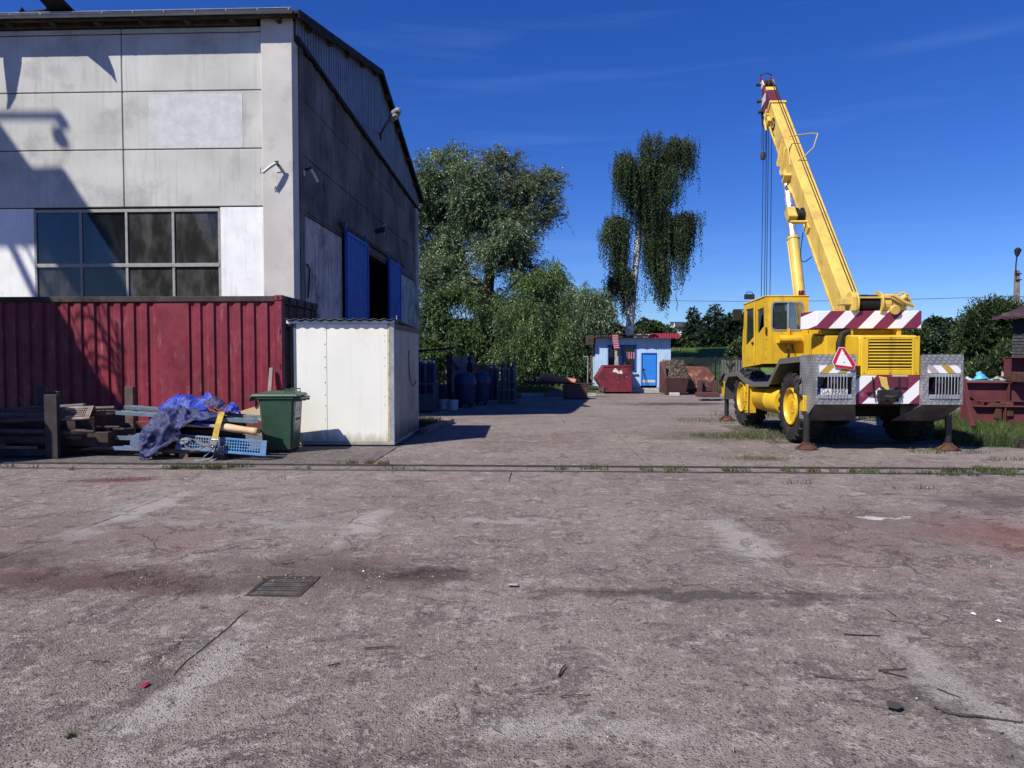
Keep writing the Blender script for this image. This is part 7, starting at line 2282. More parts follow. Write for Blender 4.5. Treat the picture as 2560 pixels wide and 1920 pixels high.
# door
dr = MB().box(dx0 + .06, dx1 - .04, YHT + .01, YHT + .05, dz0, dz1 - .07).build('door', M_doorblue, hut, bevel=.006)
MB().box(dx0, dx0 + .06, YHT - .02, YHT + .06, dz0, dz1).box(dx1 - .04, dx1, YHT - .02, YHT + .06, dz0, dz1).box(dx0 + .06, dx1 - .04, YHT - .02, YHT + .06, dz1 - .07, dz1).build('door_frame', M_trimblue, hut)
MB().box(dx0 + .08, dx0 + .2, YHT - .03, YHT + .01, HZ(924), HZ(922)).build('handle', M_black, dr)
MB().box(dx0 + .10, dx1 - .08, YHT + .004, YHT + .009, HZ(956), HZ(950)).build('bare_patch', mat('bare_wood', (.56, .52, .42), .8, var=.2, vs_=8), dr)
MB().bar((HX(1607), YHT - .10, HZ(925)), (HX(1615), YHT - .3, HZ(964)), .03, .03).build('broom_stick', M_black, None, label='dark stick leaning on the bright blue hut door', cat='stick')
# roof
rz0 = HZ(845)
mb = MB().prism([(YHT - .38, rz0 + .02), (YHT + 3.3, rz0 - .12), (YHT + 3.3, rz0 - .02), (YHT - .38, rz0 + .10)], HXa - .12, HXb + .42, 'YZ')
mb.build('roof', M_eaves, hut)
def fascia(p0, p1, z0, z1, m, nm):
    mb = MB(); n = max(3, int((p1 - p0) / 6.5))
    pr = []
    for k in range(n * 4 + 1):
        x = HX(p0) + (HX(p1) - HX(p0)) * k / (n * 4)
        pr.append((x, .018 * (1 if k % 4 in (1, 2) else -1)))
    mb.sheet([[(x, YHT - .40 + d, z0) for x, d in pr], [(x, YHT - .40 + d, z1) for x, d in pr], [(x, YHT + 1.5 + d, z1 + .03) for x, d in pr]])
    mb.build(nm, m, hut, fix=False)
fascia(1623, 1695, HZ(846), HZ(834), M_redroof, 'roof_sheet')
fascia(1580, 1622, HZ(844.5), HZ(836), M_pinkroof, 'roof_sheet')
fascia(1486, 1532, HZ(842), HZ(838), M_eaves, 'roof_sheet')
g_ = []
for j, y in enumerate((YHT - .5, YHT - .2, YHT + .4, YHT + 1.2)):
    g_.append([(HX(1552) + (HX(1640) - HX(1552)) * i / 12, y, rz0 + .16 + .05 * math.sin(i * 1.9 + j) + (.05 if j == 1 else 0)) for i in range(13)])
MB().sheet(g_).build('torn_felt', M_felt, hut, fix=False, solid=.02)
MB().box(HXa - .45, HXa - .12, YHT - .35, YHT + 2.0, HZ(862), HZ(838)).build('lean_to_roof', M_eaves, hut)
# striped roof sheet dangling at the front and the post under it
mb = MB()
pp = [(1538, 836), (1538, 848), (1540, 860), (1543, 874)]
hz_ = hut
for k in range(9):
    t0_, t1_ = k / 9, (k + .55) / 9
    def PT(t_): 
        x = t_ * 3; i = min(int(x), 2); f = x - i
        a, b = pp[i], pp[i + 1]
        return W(a[0] + (b[0] - a[0]) * f, a[1] + (b[1] - a[1]) * f, YHT - .48)
    p, q = PT(t0_), PT(t1_)
    mb.box(p.x - .165, p.x + .165, YHT - .50, YHT - .485, q.z, p.z)
dangl = mb.build('dangling_strip', M_redroof, hut)
mb = MB()
for k in range(8):
    p, q = PT((k + .55) / 9), PT((k + 1) / 9)
    mb.box(p.x - .16, p.x + .16, YHT - .497, YHT - .487, q.z, p.z)
mb.build('pale_band', M_pinkroof, dangl)
MB().box(HX(1535), HX(1541), YHT - .42, YHT - .30, hzb + .2, HZ(872)).build('porch_post', mat('flaking_post', (.35, .34, .33), .9, var=.4, vs_=9), hut)

# ------------------------------------------------------------------ skips
M_skipred = mat('skip_red', (.17, .019, .033), .55, var=.15, vs_=2, dirt=(.035, .016, .018), damt=.48, dsc=1.8, chips=(.42, .33, .33), camt=.63, csc=2.2, bump=.12)
M_skipbrown = mat('skip_brown', (.085, .036, .036), .65, var=.2, vs_=2, dirt=(.05, .03, .03), damt=.5, dsc=2, chips=(.16, .09, .08), camt=.7, csc=4, bump=.12)
M_skiprust = mat('skip_rust', (.22, .085, .055), .85, var=.3, vs_=2.5, dirt=(.12, .045, .04), damt=.44, dsc=2.2, streak=.5, scol=(.09, .04, .05), chips=(.44, .23, .13), camt=.55, csc=3.0, bump=.3)
def skip(name, label, polypx, Y, depth, m, edge=None):
    t = thing(name, label, 'skip', (W(polypx[0][0], 970, Y).x, Y + depth / 2, zg(Y)))
    po = [(W(a, b, Y).x, W(a, b, Y).z) for a, b in polypx]
    MB().prism(po, Y, Y + .03, 'XZ').build('side_plate', m, t, bevel=.01)
    MB().prism(po, Y + depth - .03, Y + depth, 'XZ').build('side_plate', m, t, bevel=.01)
    n = len(po)
    mb = MB()
    cx_ = sum(p[0] for p in po) / n; cz_ = sum(p[1] for p in po) / n
    for i in range(n):
        a, b = po[i], po[(i + 1) % n]
        if abs(a[1] - b[1]) < .1 and a[1] > cz_: continue          # open on top
        sh = lambda p: (cx_ + (p[0] - cx_) * .985, cz_ + (p[1] - cz_) * .985)
        a2, b2 = sh(a), sh(b)
        mb.add([(a2[0], Y + .03, a2[1]), (b2[0], Y + .03, b2[1]), (b2[0], Y + depth - .03, b2[1]), (a2[0], Y + depth - .03, a2[1])], [(0, 1, 2, 3)])
    mb.build('shell', m, t, fix=False, solid=.02)
    return t, po
sk, po = skip('red_skip', 'scratched dark red hexagonal skip before the blue hut window', [(1512, 980), (1489.5, 948), (1511, 913.5), (1578.5, 912.5), (1580.5, 980)], 39.6, 1.9, M_skipred)
MB().prism([po[2], po[3], (po[3][0], po[3][1] - .08), (po[2][0] - .06, po[2][1] - .08)], 39.57, 39.598, 'XZ').build('rim', M_skipred, sk)
a = W(1550, 930, 39.57)
MB().prism([(a.x - .42, a.z - .0), (a.x - .28, a.z + .22), (a.x - .16, a.z + .14), (a.x - .06, a.z + .02), (a.x + .08, a.z + .12), (a.x + .16, a.z - .10), (a.x - .10, a.z - .10), (a.x - .22, a.z - .02)], 39.585, 39.598, 'XZ').build('white_smear', mat('smear', (.60, .59, .58), .8), sk)
a = W(1548, 945, 39.57)
MB().box(a.x - .01, a.x + .01, 39.585, 39.598, po[0][1], po[2][1]).build('seam', M_skipbrown, sk)
sk2, po = skip('rusty_skip', 'rust streaked orange skip with pointed end behind the brown one', [(1720, 972), (1721, 915), (1767, 917.5), (1787.5, 941), (1772, 972)], 40.4, 1.8, M_skiprust)
# the brown skip, end on, heaped with wood chips
YK = 38.0
bs = thing('brown_skip', 'dark brown skip heaped with wood chips and twigs', 'skip', (W(1685, 985, YK).x, YK + .9, zg(YK)))
def K(a, b, dy=0): return W(a, b, YK + dy)
zbt = K(1690, 984).z
fx0, fx1 = K(1667, 945).x, K(1722, 945).x
lx = K(1643, 945, 1.5).x
mb = MB()
lip = K(1690, 945).z
topz = K(1690, 904, 1.9).z
mb.add([(fx0 + .12, YK + .25, zbt), (fx1 - .12, YK + .25, zbt), (fx1, YK, lip), (fx0, YK, lip)], [(0, 1, 2, 3)])
mb.build('front_plate', M_skipbrown, bs, fix=False, solid=.03)
for xo, nm in ((fx0, 0), (fx1, 1)):
    sgn = -1 if nm == 0 else 1
    mb = MB().add([(xo - sgn * .12, YK + .25, zbt), (xo, YK, lip), (xo + sgn * .0, YK + .35, lip + (topz - lip) * .55), (xo + sgn * .02, YK + 1.9, topz), (xo - sgn * .05, YK + 1.9, zbt)], [(0, 1, 2, 3, 4)])
    mb.build('side_plate', M_skipbrown, bs, fix=False, solid=.03)
MB().box(fx0, fx1, YK + 1.88, YK + 1.92, zbt, topz).build('back_plate', M_skipbrown, bs)
# outward flange on the left, seen as a broad dark side
MB().add([(fx0 - .02, YK + .02, lip), (lx, YK + .75, zbt + .05), (lx, YK + .75, topz - .02), (fx0 - .02, YK + .4, topz - .02)], [(0, 1, 2, 3)]).add([(fx0 + .1, YK + .26, zbt), (lx, YK + .75, zbt + .05), (fx0 - .02, YK + .02, lip)], [(0, 1, 2)]).build('side_wing', M_skipbrown, bs, fix=False, solid=.03)
M_chips = mat('wood_chips', (.12, .092, .075), .95, var=.5, vs_=18, dirt=(.09, .065, .05), damt=.5, dsc=14, bump=.9, bsc=40, bdist=.03)
g_ = []
for j in range(9):
    s = j / 8
    g_.append([(fx0 + .04 + (fx1 - fx0 - .08) * i / 12, YK + .06 + 1.8 * s, lip - .06 + (topz - lip + .02) * min(1, s * 1.5) + .10 * math.sin(math.pi * i / 12) * math.sin(math.pi * min(1, s + .2)) + .03 * mnoise.noise(Vector((i, j, 0)) * .9)) for i in range(13)])
heap = MB().sheet(g_).build('wood_chip_heap', M_chips, None, smooth=60, fix=False, label='heap of pale wood chips and twigs filling the brown skip', cat='wood chips')
n = 1500
ii = rng.uniform(0, 12, n); jj = rng.uniform(0, 8, n) ** 1.0
P = []
for a, b in zip(ii, jj):
    i0, j0 = min(int(a), 11), min(int(b), 7)
    p = Vector(g_[j0][i0]).lerp(Vector(g_[j0][i0 + 1]), a - i0).lerp(Vector(g_[j0 + 1][i0]).lerp(Vector(g_[j0 + 1][i0 + 1]), a - i0), b - j0)
    P.append((p.x, p.y, p.z))
P = np.array(P)
A = rng.normal(0, 1, (n, 3)); A[:, 2] = np.abs(A[:, 2]) * .5; A /= np.linalg.norm(A, axis=1, keepdims=True)
leaf_mesh('chips', P, A, .20, .03, m_leaf('chip', (.07, .05, .04), (.16, .12, .095), (.30, .24, .19), None, .95, 0), heap)
a = W(1687, 990, 37.2)
MB().box(a.x - .25, a.x + .25, 37.1, 37.5, zg(37), zg(37) + .17).build('concrete_block', mat('pale_block', (.45, .42, .39), .9, var=.15, bump=.3), None, bevel=.02, label='pale concrete block lying under the front of the brown skip', cat='block')
# fork frames
YF_ = 33.5
ff = thing('fork_frame', 'dark red lifting fork frame on the ground by the crane', 'fork frame', (W(1772, 985, YF_).x, YF_, zg(YF_)))
def Fk(a, b, dy=0): return W(a, b, YF_ + dy)
def fbox(a0, b0, a1, b1, dy=0, d=.12, nm='frame'):
    p, q = Fk(a0, b1, dy), Fk(a1, b0, dy)
    return MB().box(p.x, q.x, YF_ + dy, YF_ + dy + d, p.z, q.z).build(nm, M_skipbrown, ff, bevel=.012)
fbox(1748, 950, 1757, 986, .2, .5, 'upright'); fbox(1757, 966, 1783, 978, .4, .2, 'backplate'); fbox(1783, 952, 1795, 986, .2, .5, 'upright')
fbox(1748, 982, 1800, 993, -.6, .9, 'fork_blade'); fbox(1768, 956, 1783, 965, .5, .1, 'crossbar')
fbox(1757, 950, 1765, 966, .5, .1, 'crossbar')

# ------------------------------------------------------------------ things lying along the back edge
YBK = 36.5
op = MB()
p, q = W(1352, 944, YBK + .8), W(1440, 955, YBK + .2)
op.tube([p, p.lerp(q, .1), p.lerp(q, .12), q], [.21, .21, .235, .16], 14)
op.build('orange_pipe', mat('orange_pvc', (.42, .16, .10), .5, var=.1, vs_=3), None, smooth=40, label='faded orange plastic pipe lying across dark rods', cat='pipe')
mb = MB()
for k in range(5):
    a = W(1300 + 6 * k, 952 + 2.0 * k, YBK + .5 - .12 * k); b = W(1455 + 8 * k, 962 - k * .6, YBK - .2 - .1 * k)
    mb.tube([a, a.lerp(b, .5) + Vector((0, 0, .05)), b], .03, 6)
mb.build('reinforcing_rods', M_dkrust, None, label='bundle of dark steel rods under the orange pipe', cat='steel rods')
mb = MB()
p = W(1385, 964, YBK)
mb.lathe([(.0, .0), (.55, .0), (.50, .16), (.30, .32), (.12, .36), (.0, .36)], (p.x, YBK + .3, zg(YBK)), 'Z', 12)
for i, v in enumerate(mb.v):
    k = mnoise.noise(Vector(v) * 3)
    mb.v[i] = (v[0] + k * .12, v[1] + k * .1, max(zg(YBK) - .05, v[2] + k * .08))
mb.build('rubble_heap', mat('rubble', (.13, .105, .095), .95, var=.35, vs_=6, bump=.9, bsc=14, bdist=.04), None, label='grey brown heap of rubble under the orange pipe', cat='rubble')
YBX = 34.0
a, b = W(1408, 979, YBX), W(1469, 963, YBX)
bx = thing('steel_trough', 'flat dark red steel trough lying on the concrete edge', 'trough', ((a.x + b.x) / 2, YBX + .4, zg(YBX)))
MB().box(a.x, b.x, YBX, YBX + .7, zg(YBX) + .04, b.z - .03).build('body', M_skipbrown, bx, bevel=.01)
MB().box(a.x - .03, b.x + .03, YBX - .03, YBX + .73, b.z - .03, b.z).build('rim', M_skipbrown, bx, bevel=.006)
MB().bar(W(1465, 966, YBK), W(1512, 974, YBK - .5), .2, .2).build('timber_beam', M_eaves, None, label='dark beam lying between trough and red skip', cat='beam')
MB().box(W(1270, 970, 37).x, W(1490, 970, 37).x, 37.0, 37.25, zg(37), zg(37) + .14).build('kerb_edge', mat('kerb_pale', (.40, .38, .35), .9, var=.2, dirt=(.2, .18, .15), damt=.5, dsc=2, bump=.4), kind='structure')
MB().box(W(1575, 970, 40.5).x, W(1650, 970, 40.5).x, 40.4, 41.4, zg(40), zg(40) + .2).build('hut_step', mat('step_pale', (.40, .39, .37), .9, var=.25, dirt=(.18, .16, .14), damt=.48, dsc=3, bump=.5), None, label='crumbling pale concrete step before the hut door', cat='step')

# gas bottles in frames, igloo containers, cage
YCY = 31.0
M_bottle_g = mat('bottle_green', (.030, .075, .075), .5, var=.15, vs_=2, dirt=(.05, .06, .06), damt=.55, dsc=2, bump=.05)
M_bottle_b = mat('bottle_blue', (.022, .028, .075), .5, var=.15, vs_=2, bump=.05)
M_bottle_w = mat('bottle_white', (.50, .50, .52), .5, var=.1, bump=.05)
M_frameg = mat('frame_grey_green', (.075, .095, .10), .6, .1, var=.2, dirt=(.12, .09, .07), damt=.56, dsc=3, bump=.1)
def bottle(px, ptop, pbot, Y, m, label, group, rpx=6.0, cap=None):
    b = W(px, pbot, Y); r_ = rpx * Y / FPX; z0 = zg(Y) + .12; z1 = W(px, ptop, Y).z
    t = thing('gas_bottle', label, 'gas bottle', (b.x, Y, z0), group=group)
    MB().lathe([(.0, z0), (r_ * .95, z0), (r_, z0 + .03), (r_, z1 - .30), (r_ * .92, z1 - .20), (r_ * .6, z1 - .11), (r_ * .42, z1 - .09)], (b.x, Y, 0), 'Z', 18).build('body', m, t, smooth=50)
    MB().lathe([(r_ * .5, z1 - .12), (r_ * .52, z1 - .02), (r_ * .3, z1), (.0, z1)], (b.x, Y, 0), 'Z', 12).build('valve_cap', cap or m, t, smooth=50)
    if cap is None:
        MB().box(b.x - r_ * .35, b.x + r_ * .35, Y - r_ * .995 - .004, Y - r_ * .96, z1 - .36, z1 - .32).build('label_plate', M_bottle_w, t)
    return t
gb = 'gas bottles standing in a frame'
for k, (px, lab) in enumerate(((1258, 'green gas bottle, leftmost of the three in the right frame'), (1271.5, 'green gas bottle in the middle of the right frame'), (1284, 'green gas bottle, rightmost of the three in the right frame'))):
    bottle(px, 903, 1004, YCY, M_bottle_g, lab, gb, 6.2)
for k, (px, lab) in enumerate(((1228, 'dark blue gas bottle with white shoulder next to the blue igloo'), (1241, 'dark blue gas bottle with white shoulder next to the green bottles'))):
    bottle(px, 915, 1000, YCY + .15, M_bottle_b, lab, gb, 6.2, M_bottle_w)
for k, (px, y_, lab) in enumerate(((1052, .2, 'white topped gas bottle, leftmost behind the shed corner'), (1062, .0, 'white topped gas bottle, second from the shed corner'), (1074, .2, 'white topped gas bottle, third from the shed corner'), (1085, 0, 'white topped gas bottle nearest the steel cage'))):
    bottle(px, 898 + 3 * (k % 2), 990, 25.5 + y_, M_bottle_b, lab, 'gas bottles behind the shed', 6.5, M_bottle_w)
def frame_rack(label, x0, x1, Y, z1, d=.9, panels=False):
    t = thing('bottle_frame', label, 'bottle frame', ((x0 + x1) / 2, Y, zg(Y)))
    z0 = zg(Y)
    for x in (x0, x1):
        for y in (Y - d / 2, Y + d / 2):
            MB().box(x - .035, x + .035, y - .035, y + .035, z0, z1).build('post', M_frameg, t)
    for z in (z0 + .12, (z0 + z1) / 2 + .1, z1 - .05):
        for y in (Y - d / 2, Y + d / 2):
            MB().box(x0 + .035, x1 - .035, y - .03, y + .03, z - .03, z + .03).build('rail', M_frameg, t)
    MB().box(x0, x1, Y - d / 2 + .04, Y + d / 2 - .04, z0 + .06, z0 + .10).build('floor', M_frameg, t)
    if panels:
        MB().box(x0 + .035, x1 - .035, Y - d / 2 - .01, Y - d / 2 + .01, z0 + .15, z0 + .60).build('front_panel', M_frameg, t)
    return t
frame_rack('grey green steel frame holding the three green gas bottles', W(1247, 990, YCY).x, W(1290, 990, YCY).x, YCY, W(1250, 952, YCY).z, .7)
frame_rack('dark steel frame holding the white topped bottles behind the shed', W(1046, 990, 25.4).x, W(1088, 990, 25.4).x, 25.5, W(1050, 955, 25.4).z, .9, True)
# steel mesh cage
YCG = 28.0
cg = thing('mesh_cage', 'dark roofed mesh cage for gas bottles behind the white shed', 'cage', (W(1100, 985, YCG).x, YCG, zg(YCG)))
cx0_, cx1_ = W(1092, 985, YCG).x, W(1118, 985, YCG).x
czt = W(1105, 880, YCG).z
mb = MB()
for x in np.linspace(cx0_ - 1.2, cx1_, 14): mb.bar((x, YCG, zg(YCG)), (x, YCG, czt), .02, .02)
for z in np.linspace(zg(YCG) + .1, czt, 8): mb.bar((cx0_ - 1.2, YCG, z), (cx1_, YCG, z), .025, .025)
for y in np.linspace(YCG, YCG + 1.4, 8): mb.bar((cx1_, y, zg(YCG)), (cx1_, y, czt), .02, .02)
for z in np.linspace(zg(YCG) + .1, czt, 8): mb.bar((cx1_, YCG, z), (cx1_, YCG + 1.4, z), .02, .02)
mb.build('mesh_wall', M_chass, cg)
MB().add([(cx0_ - 1.6, YCG - .3, czt - .05), (cx1_ + .2, YCG - .3, czt + .12), (cx1_ + .2, YCG + 1.6, czt + .22), (cx0_ - 1.6, YCG + 1.6, czt + .02)], [(0, 1, 2, 3)]).build('roof', M_felt, cg, fix=False, solid=.05)
MB().box(cx0_ - 1.2, cx1_ - .2, YCG + .3, YCG + 1.3, zg(YCG), zg(YCG) + .9).build('stored_crate', M_bottle_b, cg)
mb = MB()
for x in np.linspace(W(1118, 960, YCG + .3).x, W(1124, 960, YCG).x, 4):
    mb.bar((x, YCG + .3, zg(YCG)), (x, YCG + .3, W(1120, 916, YCG).z), .015, .015)
for z in np.linspace(.1, W(1120, 916, YCG).z, 5):
    mb.bar((W(1118, 960, YCG).x, YCG + .3, z), (W(1124, 960, YCG).x, YCG + .3, z), .015, .015)
mb.build('mesh_gate', M_chass, cg)
for px, lab, Yw in ((1110, 'white plastic drum in shade by the mesh cage', 27.2), (1133, 'pale bucket in shade between cage and blue igloo', 27.0)):
    p = W(px, 1003, Yw)
    MB().lathe([(.0, 0), (.17, 0), (.20, .35), (.205, .37), (.19, .38), (.0, .38)], (p.x, Yw, zg(Yw)), 'Z', 16).build('plastic_drum', M_bottle_w, None, smooth=40, label=lab, cat='drum')
# domed refuse containers
M_igloo = mat('igloo_blue', (.022, .036, .085), .5, var=.12, vs_=2, dirt=(.06, .075, .12), damt=.58, dsc=3, streak=.3, scol=(.10, .12, .16), bump=.1)
def igloo(px, Y, wpx, topy, label):
    c = W(px, 980, Y); r_ = wpx / 2 * Y / FPX; z0 = zg(Y) + .12; z1 = W(px, topy, Y).z
    t = thing('domed_container', label, 'container', (c.x, Y, zg(Y)), group='domed refuse containers')
    bz = z0 + (z1 - z0) * .62
    mb = MB()
    prof_ = [(r_ * .72, z0), (r_ * .86, z0 + .12), (r_ * .96, bz - .06), (r_, bz)]
    mb.lathe(prof_, (c.x, Y, 0), 'Z', 28)
    mb.build('body', M_igloo, t, smooth=35)
    ribs = MB()
    for k in range(28):
        a = 2 * math.pi * k / 28
        ribs.bar((c.x + math.cos(a) * r_ * .76, Y + math.sin(a) * r_ * .76, z0 + .05), (c.x + math.cos(a) * r_ * .97, Y + math.sin(a) * r_ * .97, bz - .08), .035, .03, up=(math.cos(a), math.sin(a), .1))
    ribs.build('rib', M_igloo, t)
    MB().lathe([(r_ * 1.05, bz), (r_ * 1.04, bz + .05), (r_ * .97, bz + (z1 - bz) * .45), (r_ * .78, bz + (z1 - bz) * .78), (r_ * .45, z1 - .03), (.0, z1)], (c.x, Y, 0), 'Z', 28).build('dome', M_igloo, t, smooth=50)
    MB().box(c.x - .22, c.x + .22, Y - r_ * .86, Y - r_ * .72, bz + .12, bz + .24).build('flap', M_chass, t)
    for a in (.7, 2.4, 3.9, 5.5):
        MB().cyl((c.x + math.cos(a) * r_ * .6, Y + math.sin(a) * r_ * .6, zg(Y)), (c.x + math.cos(a) * r_ * .6, Y + math.sin(a) * r_ * .6, z0), .06, 8).build('wheel', M_chass, t)
igloo(1163, 28.6, 56, 929, 'dark blue domed refuse container, its dome lid towards the yard')
igloo(1203, 30.0, 46, 926, 'blue ribbed refuse container with round dark lid beside the bottles')
a = W(1180, 910, 36)
MB().box(W(1178, 930, 36).x, W(1245, 930, 36).x, 36, 36.1, W(1200, 960, 36).z, W(1200, 912, 36).z).build('rusty_plate', M_skiprust, None, bevel=.01, label='sunlit rusty steel plate standing behind the domed containers', cat='steel plate')
MB().box(W(1116, 930, 37).x, W(1186, 930, 37).x, 37, 37.2, zg(37), W(1150, 890, 37).z).build('low_wall', mat('grey_block', (.23, .21, .20), .9, var=.2, bump=.4), None, label='low grey block wall behind the cage under the willow', cat='wall')
MB().bar(W(1115, 888, 36.5), W(1146, 925, 36.5), .15, .2).build('fallen_beam', M_eaves, None, label='dark slanting beam before the grey block wall', cat='beam')
lg = thing('lantern_post', 'small black lantern on a post behind the domed container', 'lantern', (W(1174, 950, 33).x, 33, zg(33)))
p = W(1174, 905, 33)
MB().lathe([(.0, -.0), (.05, 0), (.07, .14), (.09, .22), (.05, .30), (.02, .36), (.0, .37)], (p.x, 33, p.z - .05), 'Z', 10).build('head', M_chass, lg, smooth=40)
MB().box(p.x - .12, p.x + .12, 32.9, 33.1, zg(33), p.z - .05).build('post', M_chass, lg)
MB().tube([W(1458, 892, 40.5), W(1470, 892, 40.5), W(1470, 893, 40.5), W(1469, 958, 40.5)], .035, 6).build('pipe_stand', M_galv, None, label='thin grey bent pipe standing left of the hut', cat='pipe')
MB().tube([W(1478, 890, 41), W(1480, 950, 41)], .05, 6).build('wooden_stake', M_wood, None, label='leaning wooden stake beside the hut left wall', cat='stake')

# ------------------------------------------------------------------ palisade fence
YFN = 48.0
fe = thing('palisade_fence', 'dark steel palisade fence below the green bank', 'fence', (W(1760, 950, YFN).x, YFN, zg(YFN)))
M_fence = mat('fence_dark', (.022, .030, .030), .6, .2, var=.2, bump=.05)
fx0_, fx1_ = W(1678, 930, YFN).x, W(1900, 930, YFN).x
zf0, zf1 = zg(YFN), W(1760, 893, YFN).z
npk = 58
pk = MB().prism([(-.035, 0), (.035, 0), (.035, zf1 - zf0 - .08), (0, zf1 - zf0), (-.035, zf1 - zf0 - .08)], -.008, .008, 'XZ').build('picket', M_fence, fe, world=False)
pk.location = (fx0_ - fe.location.x, 0, 0)
for i in range(1, npk):
    c = pk.copy(); COL.objects.link(c); c.parent = fe
    c.location = (fx0_ + (fx1_ - fx0_) * i / (npk - 1) - fe.location.x, 0, random.uniform(-.02, .03))
for z in (zf0 + .35, zf1 - .35):
    MB().box(fx0_, fx1_, YFN + .01, YFN + .05, z - .03, z + .03).build('rail', M_fence, fe)
for i in range(5):
    x = fx0_ + (fx1_ - fx0_) * i / 4
    MB().box(x - .05, x + .05, YFN + .052, YFN + .15, zf0 - .1, zf1 + .02).build('post', M_fence, fe)
MB().box(W(1679, 920, YFN).x, W(1718, 920, YFN).x, YFN - .4, YFN - .3, W(1690, 902, YFN).z - .0, W(1690, 893, YFN).z).build('dark_board', M_fence, None, label='dark board along the fence top beside the hut', cat='board')
mb = MB()
gp = thing('wooden_gate', 'grey wooden slat fence piece left of the crane cab', 'fence', (W(1830, 940, 44).x, 44, zg(44)))
for i in range(9):
    x = W(1806 + 7 * i, 930, 44).x
    MB().box(x - .055, x + .055, 44, 44.03, zg(44), W(1830, 899 + random.uniform(-2, 3), 44).z).build('slat', mat('grey_slat', (.14, .135, .125), .9, var=.2) if i == 0 else bpy.data.materials['grey_slat'], gp)

# white house far off
YHS = 110.0
hs_ = thing('white_house', 'white rendered house with dark roof on the far hillside', 'house', (W(1700, 830, YHS).x, YHS, 4))
def Q(a, b, dy=0): return W(a, b, YHS + dy)
M_hwhite = mat('house_white', (.80, .80, .80), .8, var=.03, bump=0)
a, b = Q(1684, 840), Q(1716, 818)
MB().box(a.x, b.x + 1.5, YHS, YHS + 7, a.z - 4, Q(1700, 816).z).build('wall', M_hwhite, hs_)
MB().add([(Q(1682, 840).x, YHS - .1, Q(1682, 832).z), (Q(1685, 816).x, YHS - .1, Q(1685, 807).z), (Q(1688, 817).x, YHS - .1, Q(1688, 817).z), (Q(1687, 832).x, YHS - .1, Q(1687, 832).z)], [(0, 1, 2, 3)]).build('gable_edge', M_hwhite, hs_, fix=False, solid=.2)
MB().add([(Q(1685, 818).x, YHS - .4, Q(1685, 818).z), (Q(1722, 818).x, YHS - .4, Q(1722, 818).z), (Q(1722, 806).x, YHS + 3.5, Q(1722, 806, 3.5).z), (Q(1685, 806).x, YHS + 3.5, Q(1685, 806, 3.5).z)], [(0, 1, 2, 3)]).build('roof', mat('slate', (.045, .045, .055), .7), hs_, fix=False, solid=.2)
wn = MB().box(Q(1691, 830).x, Q(1699.5, 830).x, YHS - .05, YHS - .01, Q(1695, 829).z, Q(1695, 820).z).build('window', mat('house_glass', (.10, .13, .16), .2, bump=0), hs_)
MB().box(Q(1695, 830).x - .06, Q(1695, 830).x + .06, YHS - .09, YHS - .055, Q(1695, 829).z, Q(1695, 820).z).build('frame', M_hwhite, wn)
MB().box(Q(1700, 830).x, Q(1706, 830).x, YHS - .05, YHS - .01, Q(1703, 826).z, Q(1703, 820).z).build('brick_panel', mat('house_brick', (.45, .26, .14), .8), hs_)

# ------------------------------------------------------------------ right side: steel frames, sheets, dark workshop, lamp post, wire
M_girder = mat('primer_maroon', (.125, .030, .036), .7, .1, var=.18, vs_=2, dirt=(.075, .03, .03), damt=.5, dsc=2.5, chips=(.20, .10, .085), camt=.7, csc=5, bump=.15)
def girder(label, x0, x1, Y, z0, z1, dyaw=0, w=.22, stiff=(), name='plate_girder'):
    t = thing(name, label, 'steel girder', (x0, Y, z0), dyaw)
    L = x1 - x0; h = z1 - z0
    MB().box(0, L, -.008, .008, .02, h - .02).build('web', M_girder, t, world=False)
    for z in (0, h - .02):
        MB().box(0, L, -w / 2, w / 2, z, z + .02).build('flange', M_girder, t, world=False, bevel=.003)
    for s in stiff:
        MB().box(s * L - .012, s * L + .012, -w / 2 + .01, -.009, .021, h - .021).build('stiffener', M_girder, t, world=False)
    return t
YS_ = 17.0
def SX_(a, Y=YS_): return W(a, 980, Y).x
def SZ_(b, Y=YS_): return W(2480, b, Y).z
girder('upper maroon plate girder of the stacked frames behind the crane', SX_(2405), SX_(2640), YS_, SZ_(1003), SZ_(955), R(-5), .26, (.45, .80))
girder('lower maroon plate girder standing in the tall grass', SX_(2412), SX_(2650), YS_ - .3, .02, SZ_(1012), R(-6), .26, (.30, .62))
girder('topmost short maroon box girder before the dark workshop', SX_(2508, 18), SX_(2660, 18), 18.0, SZ_(944, 18), SZ_(893, 18), R(-3), .5, (.02, .4))
mb = MB().prism([(SX_(2418), SZ_(975)), (SX_(2444), SZ_(1003)), (SX_(2444), SZ_(1010)), (SX_(2408), SZ_(985))], YS_ - .14, YS_ - .10, 'XZ')
mb.build('gusset_plate', M_girder, None, label='angled maroon gusset plate at the upper girder end', cat='steel plate')
for i, (a, b0, b1, lab) in enumerate(((2484, 1046, 1008, 'rusty packing block between the girders, left one'), (2513, 1040, 1006, 'rusty packing block between the girders, right one'), (2538, 955, 930, 'rusty packing timbers under the topmost girder'))):
    Y = YS_ - .35
    MB().box(SX_(a, Y), SX_(a + 16, Y), Y - .1, Y + .35, SZ_(b0, Y), SZ_(b1, Y)).build('packing_block', M_rust, None, bevel=.01, label=lab, cat='packing block')
MB().box(SX_(2396, 18.2), SX_(2640, 18.2), 18.0, 19.4, SZ_(951, 18.2) - .04, SZ_(951, 18.2)).build('timber_platform', M_wood, None, bevel=.01, label='weathered board platform behind the upper girder', cat='platform')
MB().box(SX_(2396, 18.6), SX_(2640, 18.6), 18.3, 18.5, 0, SZ_(953, 18.6)).build('rear_beam', M_girder, None, label='dark maroon beam carrying the board platform', cat='steel girder')
